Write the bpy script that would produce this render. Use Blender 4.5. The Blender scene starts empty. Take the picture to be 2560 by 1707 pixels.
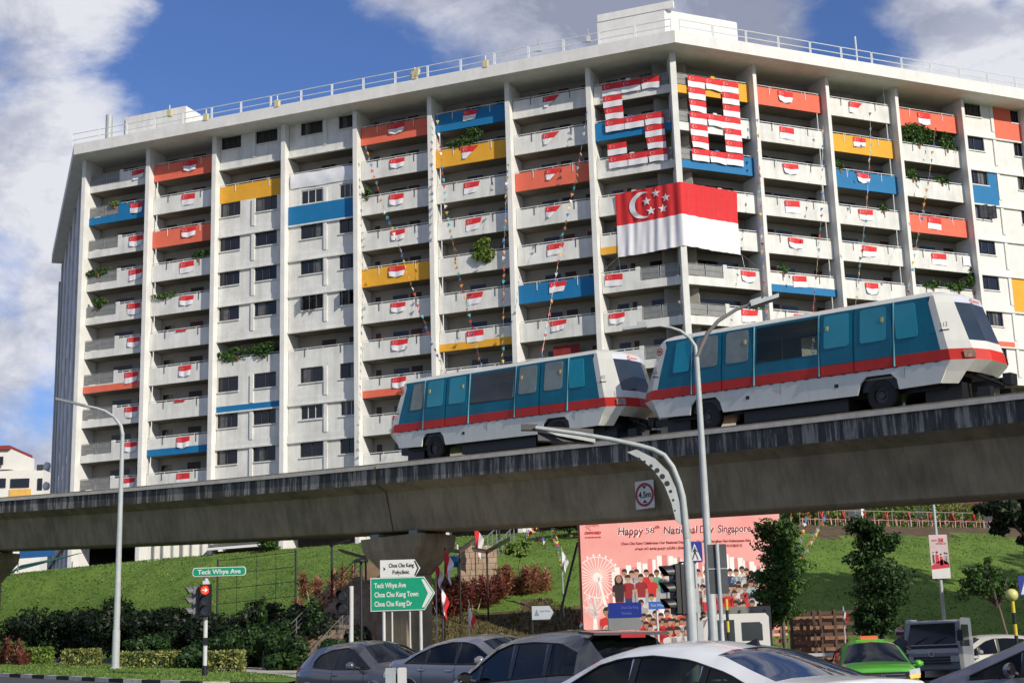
import bpy, bmesh, math, random
import numpy as np
from mathutils import Vector, Matrix
random.seed(7); rng=np.random.default_rng(11)
S=bpy.context.scene; R=math.radians
# ---------------------------------------------------------------- camera
FPX=3617.0; PITCH=R(12.87); ROLL=R(1.77); EYE=Vector((0,0,1.4))
fwd=Vector((0,math.cos(PITCH),math.sin(PITCH))); up0=Vector((0,-math.sin(PITCH),math.cos(PITCH))); rt0=Vector((1,0,0))
CR=math.cos(ROLL)*rt0-math.sin(ROLL)*up0; CU=math.sin(ROLL)*rt0+math.cos(ROLL)*up0
cd=bpy.data.cameras.new('camera'); cam=bpy.data.objects.new('camera',cd); S.collection.objects.link(cam)
m=Matrix((CR,CU,-fwd)).transposed().to_4x4(); m.translation=EYE; cam.matrix_world=m
cd.sensor_width=36; cd.lens=36*FPX/2560; cd.clip_end=3000; cd.clip_start=0.1
S.camera=cam
# ---------------------------------------------------------------- light
SUN=Vector((1.41,-1.62,1.05)).normalized()
sl=bpy.data.lights.new('sun','SUN'); sl.energy=4.5; sl.angle=R(0.5); sl.color=(1.0,.925,.79)
so=bpy.data.objects.new('sun',sl); S.collection.objects.link(so); so.rotation_euler=SUN.to_track_quat('Z','Y').to_euler(); so.location=(0,0,80)
S.view_settings.view_transform='Standard'; S.view_settings.look='None'; S.view_settings.exposure=0.0; S.view_settings.gamma=1
def ray(x,y): return fwd+CR*((x-1280)/FPX)-CU*((y-853.5)/FPX)
def at(x,y,Y):                       # photograph pixel (2560 wide) -> the point of that line of sight at distance Y
    q=ray(x,y); return EYE+q*(Y/q.y)
def atd(x,y,Y): return at(x*1.08844,y*1.08865,Y)
def world():
    w=bpy.data.worlds.new('World'); S.world=w; w.use_nodes=True; nt=w.node_tree; N=nt.nodes; L=nt.links; N.clear()
    out=N.new('ShaderNodeOutputWorld'); bg=N.new('ShaderNodeBackground'); bg.inputs[1].default_value=1.0
    sky=N.new('ShaderNodeTexSky'); sky.sky_type='NISHITA'; sky.sun_disc=False
    sky.sun_elevation=math.asin(SUN.z); sky.sun_rotation=math.atan2(SUN.x,SUN.y); sky.air_density=1.0; sky.dust_density=.25; sky.ozone_density=2.6
    tc=N.new('ShaderNodeTexCoord')
    mul=N.new('ShaderNodeVectorMath'); mul.operation='MULTIPLY'; mul.inputs[1].default_value=(.070,.084,.122); L.new(sky.outputs[0],mul.inputs[0])
    def noise(scale,detail,rough,off=(0,0,0),dist=0.0,st=(1,1,1.5)):
        mp=N.new('ShaderNodeMapping'); mp.inputs[1].default_value=off; mp.inputs[3].default_value=st; L.new(tc.outputs['Generated'],mp.inputs[0])
        n=N.new('ShaderNodeTexNoise'); n.inputs['Scale'].default_value=scale; n.inputs['Detail'].default_value=detail; n.inputs['Roughness'].default_value=rough; n.inputs['Distortion'].default_value=dist
        L.new(mp.outputs[0],n.inputs['Vector']); return n.outputs[0]
    def math_(op,a,b=None,c=None):
        n=N.new('ShaderNodeMath'); n.operation=op
        for i,v in enumerate((a,b,c)):
            if v is None: continue
            if isinstance(v,(int,float)): n.inputs[i].default_value=v
            else: L.new(v,n.inputs[i])
        return n.outputs[0]
    def blob(px,py,rad,amp):
        d=ray(px,py).normalized(); s=N.new('ShaderNodeVectorMath'); s.operation='DISTANCE'; L.new(tc.outputs['Generated'],s.inputs[0]); s.inputs[1].default_value=d
        r=rad/FPX; e=math_('DIVIDE',s.outputs['Value'],r); e=math_('MULTIPLY',e,e); e=math_('MULTIPLY',e,-1.0); e=math_('EXPONENT',e); return math_('MULTIPLY',e,amp)
    fld=math_('ADD',noise(6.0,10,.6,(3.1,.4,1.7),.3),0.055)
    for b in [(130,150,250,.15),(120,420,250,.15),(30,900,330,.15),(640,260,240,-.34),(520,60,130,-.30),(430,150,45,.16),(450,230,50,.14),(20,640,90,-.12),(800,170,190,-.24),(1000,190,160,-.2),(960,20,120,.10),(1400,50,330,.22),(1780,60,260,.16),(2110,130,120,-.34),(2010,230,90,-.12),(2280,120,60,-.12),(2470,200,160,.26),(2500,20,60,-.2),(330,560,60,-.1),(110,1010,70,-.18)]:
        fld=math_('ADD',fld,blob(*b))
    mr=N.new('ShaderNodeMapRange'); mr.interpolation_type='SMOOTHSTEP'; mr.inputs[1].default_value=.45; mr.inputs[2].default_value=.66; L.new(fld,mr.inputs[0])
    shade=noise(12.0,9,.62,(7,2,5),.3); 
    mr2=N.new('ShaderNodeMapRange'); mr2.inputs[1].default_value=.36; mr2.inputs[2].default_value=.64; L.new(shade,mr2.inputs[0])
    lit=math_('ADD',mr2.outputs[0],blob(330,180,200,.9)); lit=math_('ADD',lit,blob(120,350,280,.35)); lit=math_('ADD',lit,blob(1500,100,500,-.55)); lit=math_('ADD',lit,blob(2480,150,170,.5)); lit=math_('ADD',lit,blob(60,1000,250,.15)); lit=math_('ADD',lit,blob(120,60,200,-.1))
    cr=N.new('ShaderNodeValToRGB'); e=cr.color_ramp.elements; e[0].color=(.30,.33,.44,1); e[1].color=(.78,.79,.85,1); e[0].position=0; e[1].position=1.15 if False else 1.0
    k=cr.color_ramp.elements.new(.5); k.color=(.50,.53,.64,1); L.new(lit,cr.inputs[0])
    mx=N.new('ShaderNodeMix'); mx.data_type='RGBA'; L.new(mr.outputs[0],mx.inputs[0]); L.new(mul.outputs[0],mx.inputs[6]); L.new(cr.outputs[0],mx.inputs[7])
    L.new(mx.outputs[2],bg.inputs[0]); L.new(bg.outputs[0],out.inputs[0])
world()
# ---------------------------------------------------------------- materials
MATS={}
def M(name,rgb,rough=.75,var=.12,scale=2.0,bump=0.0,metal=0.0,streak=0.0,spec=.4,emit=None,rgb2=None,coat=0.0,vscale=None,sub=0.0,thr=None):
    if name in MATS: return MATS[name]
    m=bpy.data.materials.new(name); m.use_nodes=True; nt=m.node_tree; N=nt.nodes; L=nt.links
    b=N['Principled BSDF']; b.inputs['Roughness'].default_value=rough; b.inputs['Metallic'].default_value=metal; b.inputs['Specular IOR Level'].default_value=spec
    if coat: b.inputs['Coat Weight'].default_value=coat; b.inputs['Coat Roughness'].default_value=.06
    geo=N.new('ShaderNodeNewGeometry'); src=geo.outputs['Position']
    if vscale:
        mp=N.new('ShaderNodeMapping'); mp.inputs[3].default_value=vscale; L.new(src,mp.inputs[0]); src=mp.outputs[0]
    n=N.new('ShaderNodeTexNoise'); n.inputs['Scale'].default_value=scale; n.inputs['Detail'].default_value=8; n.inputs['Roughness'].default_value=.6; L.new(src,n.inputs['Vector'])
    cr=N.new('ShaderNodeValToRGB'); a,c=cr.color_ramp.elements; a.position=.32; c.position=.68
    if thr: a.position,c.position=thr
    lo=rgb2 if rgb2 else [v*(1-var) for v in rgb]; hi=rgb if rgb2 else [min(1,v*(1+var*.5)) for v in rgb]
    a.color=(*lo,1); c.color=(*hi,1); L.new(n.outputs[0],cr.inputs[0]); col=cr.outputs[0]
    if streak:
        mp=N.new('ShaderNodeMapping'); mp.inputs[3].default_value=(1,1,.07); L.new(geo.outputs['Position'],mp.inputs[0])
        n2=N.new('ShaderNodeTexNoise'); n2.inputs['Scale'].default_value=2.2; n2.inputs['Detail'].default_value=6; n2.inputs['Roughness'].default_value=.7; L.new(mp.outputs[0],n2.inputs['Vector'])
        r2=N.new('ShaderNodeMapRange'); r2.inputs[1].default_value=.42; r2.inputs[2].default_value=.75; r2.inputs[3].default_value=1.0; r2.inputs[4].default_value=1-streak; L.new(n2.outputs[0],r2.inputs[0])
        mm=N.new('ShaderNodeMix'); mm.data_type='RGBA'; mm.blend_type='MULTIPLY'; mm.inputs[0].default_value=1; L.new(col,mm.inputs[6]); L.new(r2.outputs[0],mm.inputs[7]); col=mm.outputs[2]
    L.new(col,b.inputs['Base Color'])
    if bump:
        bp=N.new('ShaderNodeBump'); bp.inputs['Strength'].default_value=min(1,bump); bp.inputs['Distance'].default_value=.02 if bump<=1 else .02*bump
        n3=N.new('ShaderNodeTexNoise'); n3.inputs['Scale'].default_value=scale*6; n3.inputs['Detail'].default_value=6; L.new(geo.outputs['Position'],n3.inputs['Vector']); L.new(n3.outputs[0],bp.inputs['Height']); L.new(bp.outputs[0],b.inputs['Normal'])
    if emit: b.inputs['Emission Color'].default_value=(*emit[:3],1); b.inputs['Emission Strength'].default_value=emit[3]
    if sub: b.inputs['Subsurface Weight'].default_value=sub
    MATS[name]=m; return m
def leafmat(name,dark,light,scale=3.0,trans=.25):
    if name in MATS: return MATS[name]
    m=bpy.data.materials.new(name); m.use_nodes=True; nt=m.node_tree; N=nt.nodes; L=nt.links; b=N['Principled BSDF']; out=N['Material Output']
    geo=N.new('ShaderNodeNewGeometry'); n=N.new('ShaderNodeTexNoise'); n.inputs['Scale'].default_value=scale; n.inputs['Detail'].default_value=4; L.new(geo.outputs['Position'],n.inputs['Vector'])
    a=N.new('ShaderNodeMath'); a.operation='MULTIPLY_ADD'; a.inputs[1].default_value=.55; L.new(geo.outputs['Random Per Island'],a.inputs[0]); L.new(n.outputs[0],a.inputs[2])
    mr=N.new('ShaderNodeMapRange'); mr.inputs[1].default_value=.45; mr.inputs[2].default_value=1.05; L.new(a.outputs[0],mr.inputs[0])
    mx=N.new('ShaderNodeMix'); mx.data_type='RGBA'; mx.inputs[6].default_value=(*dark,1); mx.inputs[7].default_value=(*light,1); L.new(mr.outputs[0],mx.inputs[0])
    L.new(mx.outputs[2],b.inputs['Base Color']); b.inputs['Roughness'].default_value=.5; b.inputs['Specular IOR Level'].default_value=.35
    tr=N.new('ShaderNodeBsdfTranslucent'); L.new(mx.outputs[2],tr.inputs[0]); ms=N.new('ShaderNodeMixShader'); ms.inputs[0].default_value=trans
    L.new(b.outputs[0],ms.inputs[1]); L.new(tr.outputs[0],ms.inputs[2]); L.new(ms.outputs[0],out.inputs[0]); MATS[name]=m; return m
def glassmat(name,tint,opac=.55,rough=.03,refl=1.5,body=(.02,.02,.025)):
    if name in MATS: return MATS[name]
    m=bpy.data.materials.new(name); m.use_nodes=True; nt=m.node_tree; N=nt.nodes; L=nt.links; out=N['Material Output']; N.remove(N['Principled BSDF'])
    t=N.new('ShaderNodeBsdfTransparent'); t.inputs[0].default_value=(*tint,1); d=N.new('ShaderNodeBsdfDiffuse'); d.inputs[0].default_value=(*body,1)
    g=N.new('ShaderNodeBsdfGlossy'); g.inputs['Roughness'].default_value=rough; g.inputs[0].default_value=(.9,.95,1,1)
    m1=N.new('ShaderNodeMixShader'); m1.inputs[0].default_value=opac; L.new(t.outputs[0],m1.inputs[1]); L.new(d.outputs[0],m1.inputs[2])
    fr=N.new('ShaderNodeFresnel'); fr.inputs[0].default_value=refl
    m2=N.new('ShaderNodeMixShader'); L.new(fr.outputs[0],m2.inputs[0]); L.new(m1.outputs[0],m2.inputs[1]); L.new(g.outputs[0],m2.inputs[2]); L.new(m2.outputs[0],out.inputs[0]); MATS[name]=m; return m
WHITE=M('white_plaster',(.71,.705,.675),.85,.09,1.2,.35,streak=.10)
WHITE2=M('weathered_plaster',(.70,.70,.67),.85,.14,.8,.35,streak=.22)
CEIL=M('ceiling_plaster',(.22,.19,.155),.9,.15,1.0,.2)  # brownish plaster, darkened in colour to stand in for corridor shade
INW=M('corridor_wall_paint',(.30,.285,.25),.9,.12,1.0)  # pale walls in truth; the recess shade is put into this darker colour
ORANGE=M('coral_paint',(.72,.145,.085),.75,.08,1.5,.2,streak=.08)
BLUE=M('blue_paint',(.005,.155,.36),.7,.08,1.5,.2,streak=.08)
YELLOW=M('yellow_paint',(.72,.36,.03),.75,.08,1.5,.2,streak=.08)
RED=M('flag_red',(.62,.025,.03),.75,.08,3)
FWH=M('flag_white',(.72,.71,.74),.8,.05,3)
DARKW=M('dark_window_glass',(.012,.013,.018),.12,.3,2,spec=.6)
FRAME=M('window_frame_dark',(.05,.05,.055),.5,.1,3)
FRAMEL=M('window_frame_light',(.55,.56,.56),.5,.1,3)
CURT=M('curtain_behind_glass',(.10,.10,.10),.35,.4,3,spec=.6)
DOORM=M('dark_door',(.035,.018,.014),.5,.3,2)
METAL=M('galvanised_metal',(.36,.38,.38),.45,.12,5,metal=.6)
GALV=M('painted_grey_metal',(.42,.45,.45),.45,.12,4,streak=.15)
WMETAL=M('white_rail_paint',(.66,.68,.68),.5,.06,3)
DRAIL=M('grey_railing_panel',(.20,.205,.20),.6,.2,3)
BLACK=M('black_rubber',(.012,.012,.013),.7,.2,6)
BLK=M('black_paint',(.015,.015,.017),.4,.2,6)
# ---------------------------------------------------------------- mesh helpers
class MB:
    def __init__(s): s.v=[]; s.f=[]; s.m=[]
    def face(s,pts,mi=0):
        i=len(s.v); s.v+= [tuple(p) for p in pts]; s.f.append(tuple(range(i,i+len(pts)))); s.m.append(mi)
    def add(s,vs,fs,mi=0):
        i=len(s.v); s.v+=[tuple(p) for p in vs]; s.f+=[tuple(a+i for a in f) for f in fs]; s.m+=([mi]*len(fs) if isinstance(mi,int) else list(mi))
    def hexa(s,o,ex,ey,ez,mi=0):
        o,ex,ey,ez=map(Vector,(o,ex,ey,ez)); p=[o,o+ex,o+ex+ey,o+ey,o+ez,o+ex+ez,o+ex+ey+ez,o+ey+ez]
        s.add(p,[(0,3,2,1),(4,5,6,7),(0,1,5,4),(1,2,6,5),(2,3,7,6),(3,0,4,7)],mi)
    def box(s,c,d,mi=0,rz=0):
        c=Vector(c); a=Matrix.Rotation(rz,3,'Z'); ex=a@Vector((d[0],0,0)); ey=a@Vector((0,d[1],0)); ez=Vector((0,0,d[2])); s.hexa(c-ex/2-ey/2-ez/2,ex,ey,ez,mi)
    def tube(s,pts,r,n=8,mi=0,caps=True):
        pts=[Vector(p) for p in pts]; rr=r if isinstance(r,(list,tuple)) else [r]*len(pts); i0=len(s.v); ref=Vector((0,0,1))
        for k,p in enumerate(pts):
            t=(pts[min(k+1,len(pts)-1)]-pts[max(k-1,0)]).normalized(); a=t.cross(ref)
            if a.length<.05: a=t.cross(Vector((1,0,0)))
            a.normalize(); b=a.cross(t)
            for j in range(n):
                an=2*math.pi*j/n; s.v.append(tuple(p+(a*math.cos(an)+b*math.sin(an))*rr[k]))
        for k in range(len(pts)-1):
            for j in range(n): s.f.append((i0+k*n+j,i0+k*n+(j+1)%n,i0+(k+1)*n+(j+1)%n,i0+(k+1)*n+j)); s.m.append(mi)
        if caps:
            s.f.append(tuple(i0+j for j in reversed(range(n)))); s.m.append(mi); e=i0+(len(pts)-1)*n; s.f.append(tuple(e+j for j in range(n))); s.m.append(mi)
    def prism(s,poly,o,ex,ey,ed,mi=0,mside=None):
        o,ex,ey,ed=map(Vector,(o,ex,ey,ed)); a=[o+ex*x+ey*y for x,y in poly]; b=[p+ed for p in a]; n=len(a); i=len(s.v); s.v+=[tuple(p) for p in a+b]
        s.f.append(tuple(range(i,i+n))); s.m.append(mi); s.f.append(tuple(range(i+2*n-1,i+n-1,-1))); s.m.append(mi)
        for k in range(n): s.f.append((i+k,i+(k+1)%n,i+n+(k+1)%n,i+n+k)); s.m.append(mi if mside is None else mside)
    def grid(s,fn,nu,nv,mi=0):
        i=len(s.v)
        for b in range(nv+1):
            for a in range(nu+1): s.v.append(tuple(fn(a/nu,b/nv)))
        for b in range(nv):
            for a in range(nu):
                s.f.append((i+b*(nu+1)+a,i+b*(nu+1)+a+1,i+(b+1)*(nu+1)+a+1,i+(b+1)*(nu+1)+a)); s.m.append(mi if isinstance(mi,int) else mi((a+.5)/nu,(b+.5)/nv))
    def lathe(s,prof,c,n=16,mi=0,ax=None):
        c=Vector(c); i=len(s.v); az=Vector(ax).normalized() if ax else Vector((0,0,1)); a=az.orthogonal().normalized(); b=az.cross(a)
        for r,z in prof:
            for j in range(n): t=2*math.pi*j/n; s.v.append(tuple(c+a*(r*math.cos(t))+b*(r*math.sin(t))+az*z))
        for k in range(len(prof)-1):
            for j in range(n): s.f.append((i+k*n+j,i+k*n+(j+1)%n,i+(k+1)*n+(j+1)%n,i+(k+1)*n+j)); s.m.append(mi)
    def build(s,name,mats,parent=None,world=False,smooth=None,coll=None):
        me=bpy.data.meshes.new(name); v=s.v
        if world and parent is not None:
            r=parent
            while r.parent: r=r.parent
            a=Matrix.Rotation(-r.rotation_euler.z,3,'Z'); l=r.location; v=[tuple(a@(Vector(p)-l)) for p in v]
        me.from_pydata(v,[],s.f)
        mats=mats if isinstance(mats,(list,tuple)) else [mats]
        for q in mats: me.materials.append(q)
        if len(mats)>1: me.polygons.foreach_set('material_index',s.m)
        if smooth: me.polygons.foreach_set('use_smooth',[True]*len(s.f)); me.set_sharp_from_angle(angle=R(smooth))
        me.update(); o=bpy.data.objects.new(name,me); S.collection.objects.link(o)
        if parent: o.parent=parent
        return o
def tag(o,label=None,cat=None,group=None,kind=None):
    if label: o['label']=label
    if cat: o['category']=cat
    if group: o['group']=group
    if kind: o['kind']=kind
    return o
def thing(name,label,cat,loc=(0,0,0),rz=0,group=None):
    o=bpy.data.objects.new(name,None); S.collection.objects.link(o); o.location=loc; o.rotation_euler=(0,0,rz); o.empty_display_size=.3
    return tag(o,label,cat,group)
def put(me,name,parent=None,loc=(0,0,0),rot=None):
    o=bpy.data.objects.new(name,me); S.collection.objects.link(o); o.location=loc
    if rot: o.rotation_euler=rot
    if parent: o.parent=parent
    return o
def text_mesh(body,size,frame=None,extr=.002,width=None,bold=0.0,shear=0,space=1.0):
    # frame: (origin, ex, ey) world/local unit axes -> returns vertices, faces; width: fit the line to this width
    c=bpy.data.curves.new('lettering','FONT'); c.body=body; c.size=size; c.extrude=extr; c.offset=bold; c.shear=shear; c.space_character=space; c.resolution_u=3; c.align_x='LEFT'
    o=bpy.data.objects.new('lettering',c); S.collection.objects.link(o); dg=bpy.context.evaluated_depsgraph_get(); me=bpy.data.meshes.new_from_object(o.evaluated_get(dg))
    vs=[Vector(v.co) for v in me.vertices]; fs=[tuple(p.vertices) for p in me.polygons]; bpy.data.objects.remove(o); bpy.data.curves.remove(c); bpy.data.meshes.remove(me)
    if not vs: return [],[]
    w=max(v.x for v in vs); k=1.0
    if width: k=width/w
    vs=[Vector((v.x*k,v.y,v.z)) for v in vs]; return vs,fs
def put_text(mb,body,size,o,ex,ey,mi=0,width=None,bold=0.0,center=False,shear=0,space=1.0,extr=.002):
    vs,fs=text_mesh(body,size,width=width,bold=bold,shear=shear,space=space,extr=extr)
    if not vs: return
    o,ex,ey=Vector(o),Vector(ex),Vector(ey); en=ex.cross(ey); w=max(v.x for v in vs) if center else 0
    mb.add([o+ex*(v.x-w/2)+ey*v.y+en*v.z for v in vs],fs,mi)
# ================================================================= APARTMENT BUILDING
BC=Vector((11.47,92.1,0)); AL=2.77358; AR=.41742
DL=Vector((math.cos(AL),math.sin(AL),0)); DR=Vector((math.cos(AR),math.sin(AR),0))
NL=Vector((-DL.y,DL.x,0)); NR=Vector((DR.y,-DR.x,0)); DW=Vector((-.352,.936,0)); NW=Vector((-.936,-.352,0))
FACE={'L':(BC,DL,NL),'R':(BC,DR,NR)}
BW={'L':6.025,'R':6.09}; FH=2.7
def zb(r): return 39.5-FH*(r-1)
def fp(F,u,o,z): c,d,n=FACE[F]; p=c+d*u+n*o; return Vector((p.x,p.y,z))
FACE['W']=(fp('L',48.3,0,0),DW,NW)
def fb(mb,F,u0,u1,o0,o1,z0,z1,mi=0):
    c,d,n=FACE[F]; mb.hexa(fp(F,u0,o0,z0),d*(u1-u0),n*(o1-o0),(0,0,z1-z0),mi)
def plan(o,oW=None,back=-9.0):
    oW=o if oW is None else oW; t=math.tan((AL-AR-math.pi/2-math.pi/4*0)/1.0) if False else 0
    # mitred corners
    def inter(p,d,q,e):
        k=((q.x-p.x)*e.y-(q.y-p.y)*e.x)/(d.x*e.y-d.y*e.x); return p+d*k
    r=[fp('R',43,o,0),inter(fp('R',0,o,0),DR,fp('L',0,o,0),DL),inter(fp('L',0,o,0),DL,fp('W',0,oW,0),DW),fp('W',30,oW,0)]
    return r
def slab(mb,o,z0,z1,ob=-9.0,mi=0,oW=None,mside=None):
    f=plan(o,oW); b=plan(ob); a=f+b[::-1]; mb.prism([(p.x,p.y) for p in a],(0,0,z0),(1,0,0),(0,1,0),(0,0,z1-z0),mi,mside)
bld=thing('apartment_building','twelve storey white apartment block with coral blue and yellow balconies bent around a corner','apartment block',(BC.x,BC.y,9.6))
mb=MB(); slab(mb,2.0,42.1,42.98,oW=1.1); mb.build('roof',[WHITE],bld,True)
mb=MB(); slab(mb,1.5,42.98,43.1,oW=.6); mb.build('roof_kerb',[WHITE],bld,True)
for r in range(1,12):
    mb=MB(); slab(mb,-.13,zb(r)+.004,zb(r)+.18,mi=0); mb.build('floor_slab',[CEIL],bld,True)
# columns / fins
CO={'L':[(k*6.025,k*6.025-.34) for k in range(1,9)],'R':[(k*6.09+.28,k*6.09) for k in range(1,8)]}
for F in 'LR':
    for a,b in CO[F]:
        mb=MB(); fb(mb,F,min(a,b),max(a,b),-1.5,.62,9.2,42.098); mb.build('column',[WHITE],bld,True)
mb=MB(); c0=fp('L',-.3,.62,0); bis=(NL+NR).normalized(); tv=Vector((-bis.y,bis.x,0)); p=BC+bis*.62
mb.hexa(Vector((p.x,p.y,9.2))-tv*.2-bis*1.6,tv*.4,bis*1.6,(0,0,32.898)); mb.build('column',[WHITE],bld,True)
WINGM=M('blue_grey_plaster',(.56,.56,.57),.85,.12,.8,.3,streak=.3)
# wing wall in shade at the left end
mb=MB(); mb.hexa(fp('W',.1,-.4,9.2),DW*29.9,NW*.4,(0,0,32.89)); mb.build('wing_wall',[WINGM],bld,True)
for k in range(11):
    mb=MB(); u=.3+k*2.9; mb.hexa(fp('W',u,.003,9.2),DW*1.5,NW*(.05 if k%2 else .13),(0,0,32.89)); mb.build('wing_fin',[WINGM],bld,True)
for k in range(3,9):
    mb=MB()
    for r in range(1,12): mb.hexa(fp('W',1.3+k*2.9,.01,zb(r)+.9),DW*1.1,NW*.05,(0,0,1.2))
    mb.build('wing_window_strip',[DARKW],bld,True)
PATT={2:[('w',.05,.2),('d',.46,.66),('d',.9,.995)],3:[('w',.3,.55),('d',.62,.78)],4:[('d',.35,.55),('d',.75,.97)],5:[('d',.06,.13),('w',.31,.52),('d',.56,.71),('d',.86,.995)],6:[('w',.32,.53),('w',.74,.995)],7:[('w',.26,.46),('d',.52,.66),('d',.83,.99)],8:[('w',.1,.25),('d',.3,.36),('w',.55,.95)],1:[('w',.3,.6),('d',.72,.95)],
 'R1':[('w',.1,.85)],'R2':[('d',.22,.34),('w',.38,.6),('d',.88,.99)],'R3':[('w',.3,.52),('d',.86,.98)],'R4':[('w',.22,.36),('w',.42,.66),('d',.8,.95)]}
wcount=[0]; dcount=[0]; extraW=MB(); extraD=MB()
def span(F,k):       # inner edges of bay, left edge first (in picture), as u
    if F=='L': a=(9-k)*6.025-.37; b=(8-k)*6.025+.02; return (a,b if k<8 else .25)
    a=(k-1)*6.09+.3 if k>1 else .25; return (a,k*6.09-.02)
def uf(F,k,f): a,b=span(F,k); return a+(b-a)*f
def window(F,u0,u1,z0,z1,off,style=0,light=False,bars=2):
    if wcount[0]>=96: fb(extraW,F,min(u0,u1),max(u0,u1),off-.03,off,z0,z1); return None
    wcount[0]+=1; a,b=min(u0,u1),max(u0,u1); mb=MB(); t=.05
    fb(mb,F,a,b,off-.02,off+.04,z0,z0+t); fb(mb,F,a,b,off-.02,off+.04,z1-t,z1); fb(mb,F,a,a+t,off-.02,off+.04,z0+t,z1-t); fb(mb,F,b-t,b,off-.02,off+.04,z0+t,z1-t)
    for i in range(1,bars+1): c=a+(b-a)*i/(bars+1); fb(mb,F,c-.02,c+.02,off-.02,off+.03,z0+t,z1-t)
    w=mb.build('window',[FRAMEL if light else FRAME],bld,True)
    mb=MB(); fb(mb,F,a+.01,b-.01,off-.06,off-.022,z0+.01,z1-.01); mb.build('pane',[DARKW],w,True)
    if style:
        mb=MB(); c=a+(b-a)*random.choice((.55,.62,.1)); fb(mb,F,c,c+(b-a)*random.uniform(.2,.34),off-.021,off-.012,z0+t,z1-t); mb.build('curtain',[CURT],w,True)
    return w
def door(F,u0,u1,z0,z1,off,red=False):
    a,b=min(u0,u1),max(u0,u1)
    if dcount[0]>=98: fb(extraD,F,a,b,off-.03,off,z0,z1); return
    dcount[0]+=1; mb=MB(); fb(mb,F,a,b,off-.03,off,z0,z1); mb.build('door',[DOORM if not red else M('red_door',(.12,.02,.015),.5,.2)],bld,True)
# --- balconies
COL={}
def setc(F,k,r,m,part='full'): COL[(F,k,r)]=(m,part)
for a in [('L',1,2,BLUE),('L',2,1,ORANGE),('L',2,3,ORANGE),('L',3,2,YELLOW),('L',5,1,ORANGE),('L',5,5,YELLOW),('L',6,1,BLUE),('L',6,2,YELLOW),('L',7,3,ORANGE),('L',7,6,BLUE),('L',8,2,BLUE),('R',1,1,YELLOW),('R',1,3,BLUE),('R',2,1,ORANGE),('R',3,2,YELLOW),('R',3,3,BLUE),('R',4,1,ORANGE),('R',4,4,ORANGE)]: setc(*a)
for a in [('L',1,7,ORANGE),('L',2,9,BLUE),('L',5,8,ORANGE),('L',6,7,YELLOW),('L',8,5,YELLOW),('R',2,6,BLUE)]: setc(*a,'strip')
ROWS={('L',1):11,('L',2):11,('L',5):10,('L',6):9,('L',7):9,('L',8):9,('R',1):8,('R',2):7,('R',3):7,('R',4):6}
CN={id(ORANGE):'coral',id(BLUE):'blue',id(YELLOW):'yellow'}
def balcony(F,k,r):
    a,b=span(F,k); z=zb(r); lo,hi=min(a,b),max(a,b); m,part=COL.get((F,k,r),(None,None)); H=1.32
    if F=='L' and k==8: hi=max(a,b); lo=-.02
    if F=='R' and k==1: lo=-.02
    rail=(F,k) in (('L',1),('L',8),('R',1)); mb=MB()
    if rail:
        if (F,k)==('L',1): r0,r1=45.05,hi; s0,s1=lo,45.05
        elif (F,k)==('L',8): r0,r1=.3,3.0; s0,s1=3.0,hi
        else: r0,r1=.3,3.05; s0,s1=3.05,hi
        fb(mb,F,lo,hi,-.12,0,z,z+.58); fb(mb,F,s0,s1,-.12,0,z+.58,z+H)
        p0=r1 if s0>=r1 else r0-.0; pc=s0 if s0>=r1 else s1-.3
        fb(mb,F,pc,pc+.3,-.13,.01,z+H,z+H+.22)
    else: 
        if part=='strip': fb(mb,F,lo,hi,-.12,0,z+.52,z+H); fb(mb,F,lo,hi,-.12,.012,z,z+.518,1)
        else: fb(mb,F,lo,hi,-.12,0,z,z+H)
    if rail and part=='strip':
        fb(mb,F,lo,hi,.002,.014,z-.002,z+.5,1)
    for f in (.24,.76):
        if not rail: u=uf(F,k,f); fb(mb,F,u-.018,u+.018,.004,.04,z+.82,z+H+.1,2)
    mats=[m if (m and part=='full') else WHITE2,m or WHITE2,FRAME if not (m and part=='full') else WMETAL]
    o=mb.build('parapet',mats,bld,True)
    if m: o['label']=CN[id(m)]+(' painted balcony parapet' if part=='full' else ' strip along a white balcony parapet')
    mb=MB(); zz=z+H+.13
    sa,sb=(s0,s1) if rail else (lo,hi)
    mb.tube([fp(F,sa,-.05,zz),fp(F,sb,-.05,zz)],.028,6)
    for f in np.linspace(.05,.95,5): u=sa+(sb-sa)*f; mb.tube([fp(F,u,-.05,z+H-.01),fp(F,u,-.05,zz)],.02,5)
    if not rail and r>1 and k in (2,6,'x') or (F=='R' and k in (3,)): u=uf(F,k,.05 if F=='L' else .93); mb.tube([fp(F,u,-.07,z+.2),fp(F,u,-.07,z+FH)],.035,6)
    mb.build('handrail',[WMETAL],o,True)
    if rail:
        mb=MB(); n=2; g=(r1-r0)/n
        for i in range(n):
            x0,x1=r0+i*g+.06,r0+(i+1)*g-.06
            for zz in (z+.66,z+1.02,z+1.46): mb.tube([fp(F,x0,-.06,zz),fp(F,x1,-.06,zz)],.022,5)
            mb.tube([fp(F,x0,-.06,z+.56),fp(F,x0,-.06,z+1.46)],.025,5); mb.tube([fp(F,x1,-.06,z+.56),fp(F,x1,-.06,z+1.46)],.025,5)
            fb(mb,F,x0,x1,-.07,-.055,z+.68,z+1.0,1); fb(mb,F,x0,x1,-.07,-.055,z+1.05,z+1.4,1)
        mb.build('railing',[METAL,DRAIL],o,True)
PK={('L',i):i for i in range(1,9)}; PK.update({('R',i):'R%d'%i for i in range(1,5)})
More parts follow.
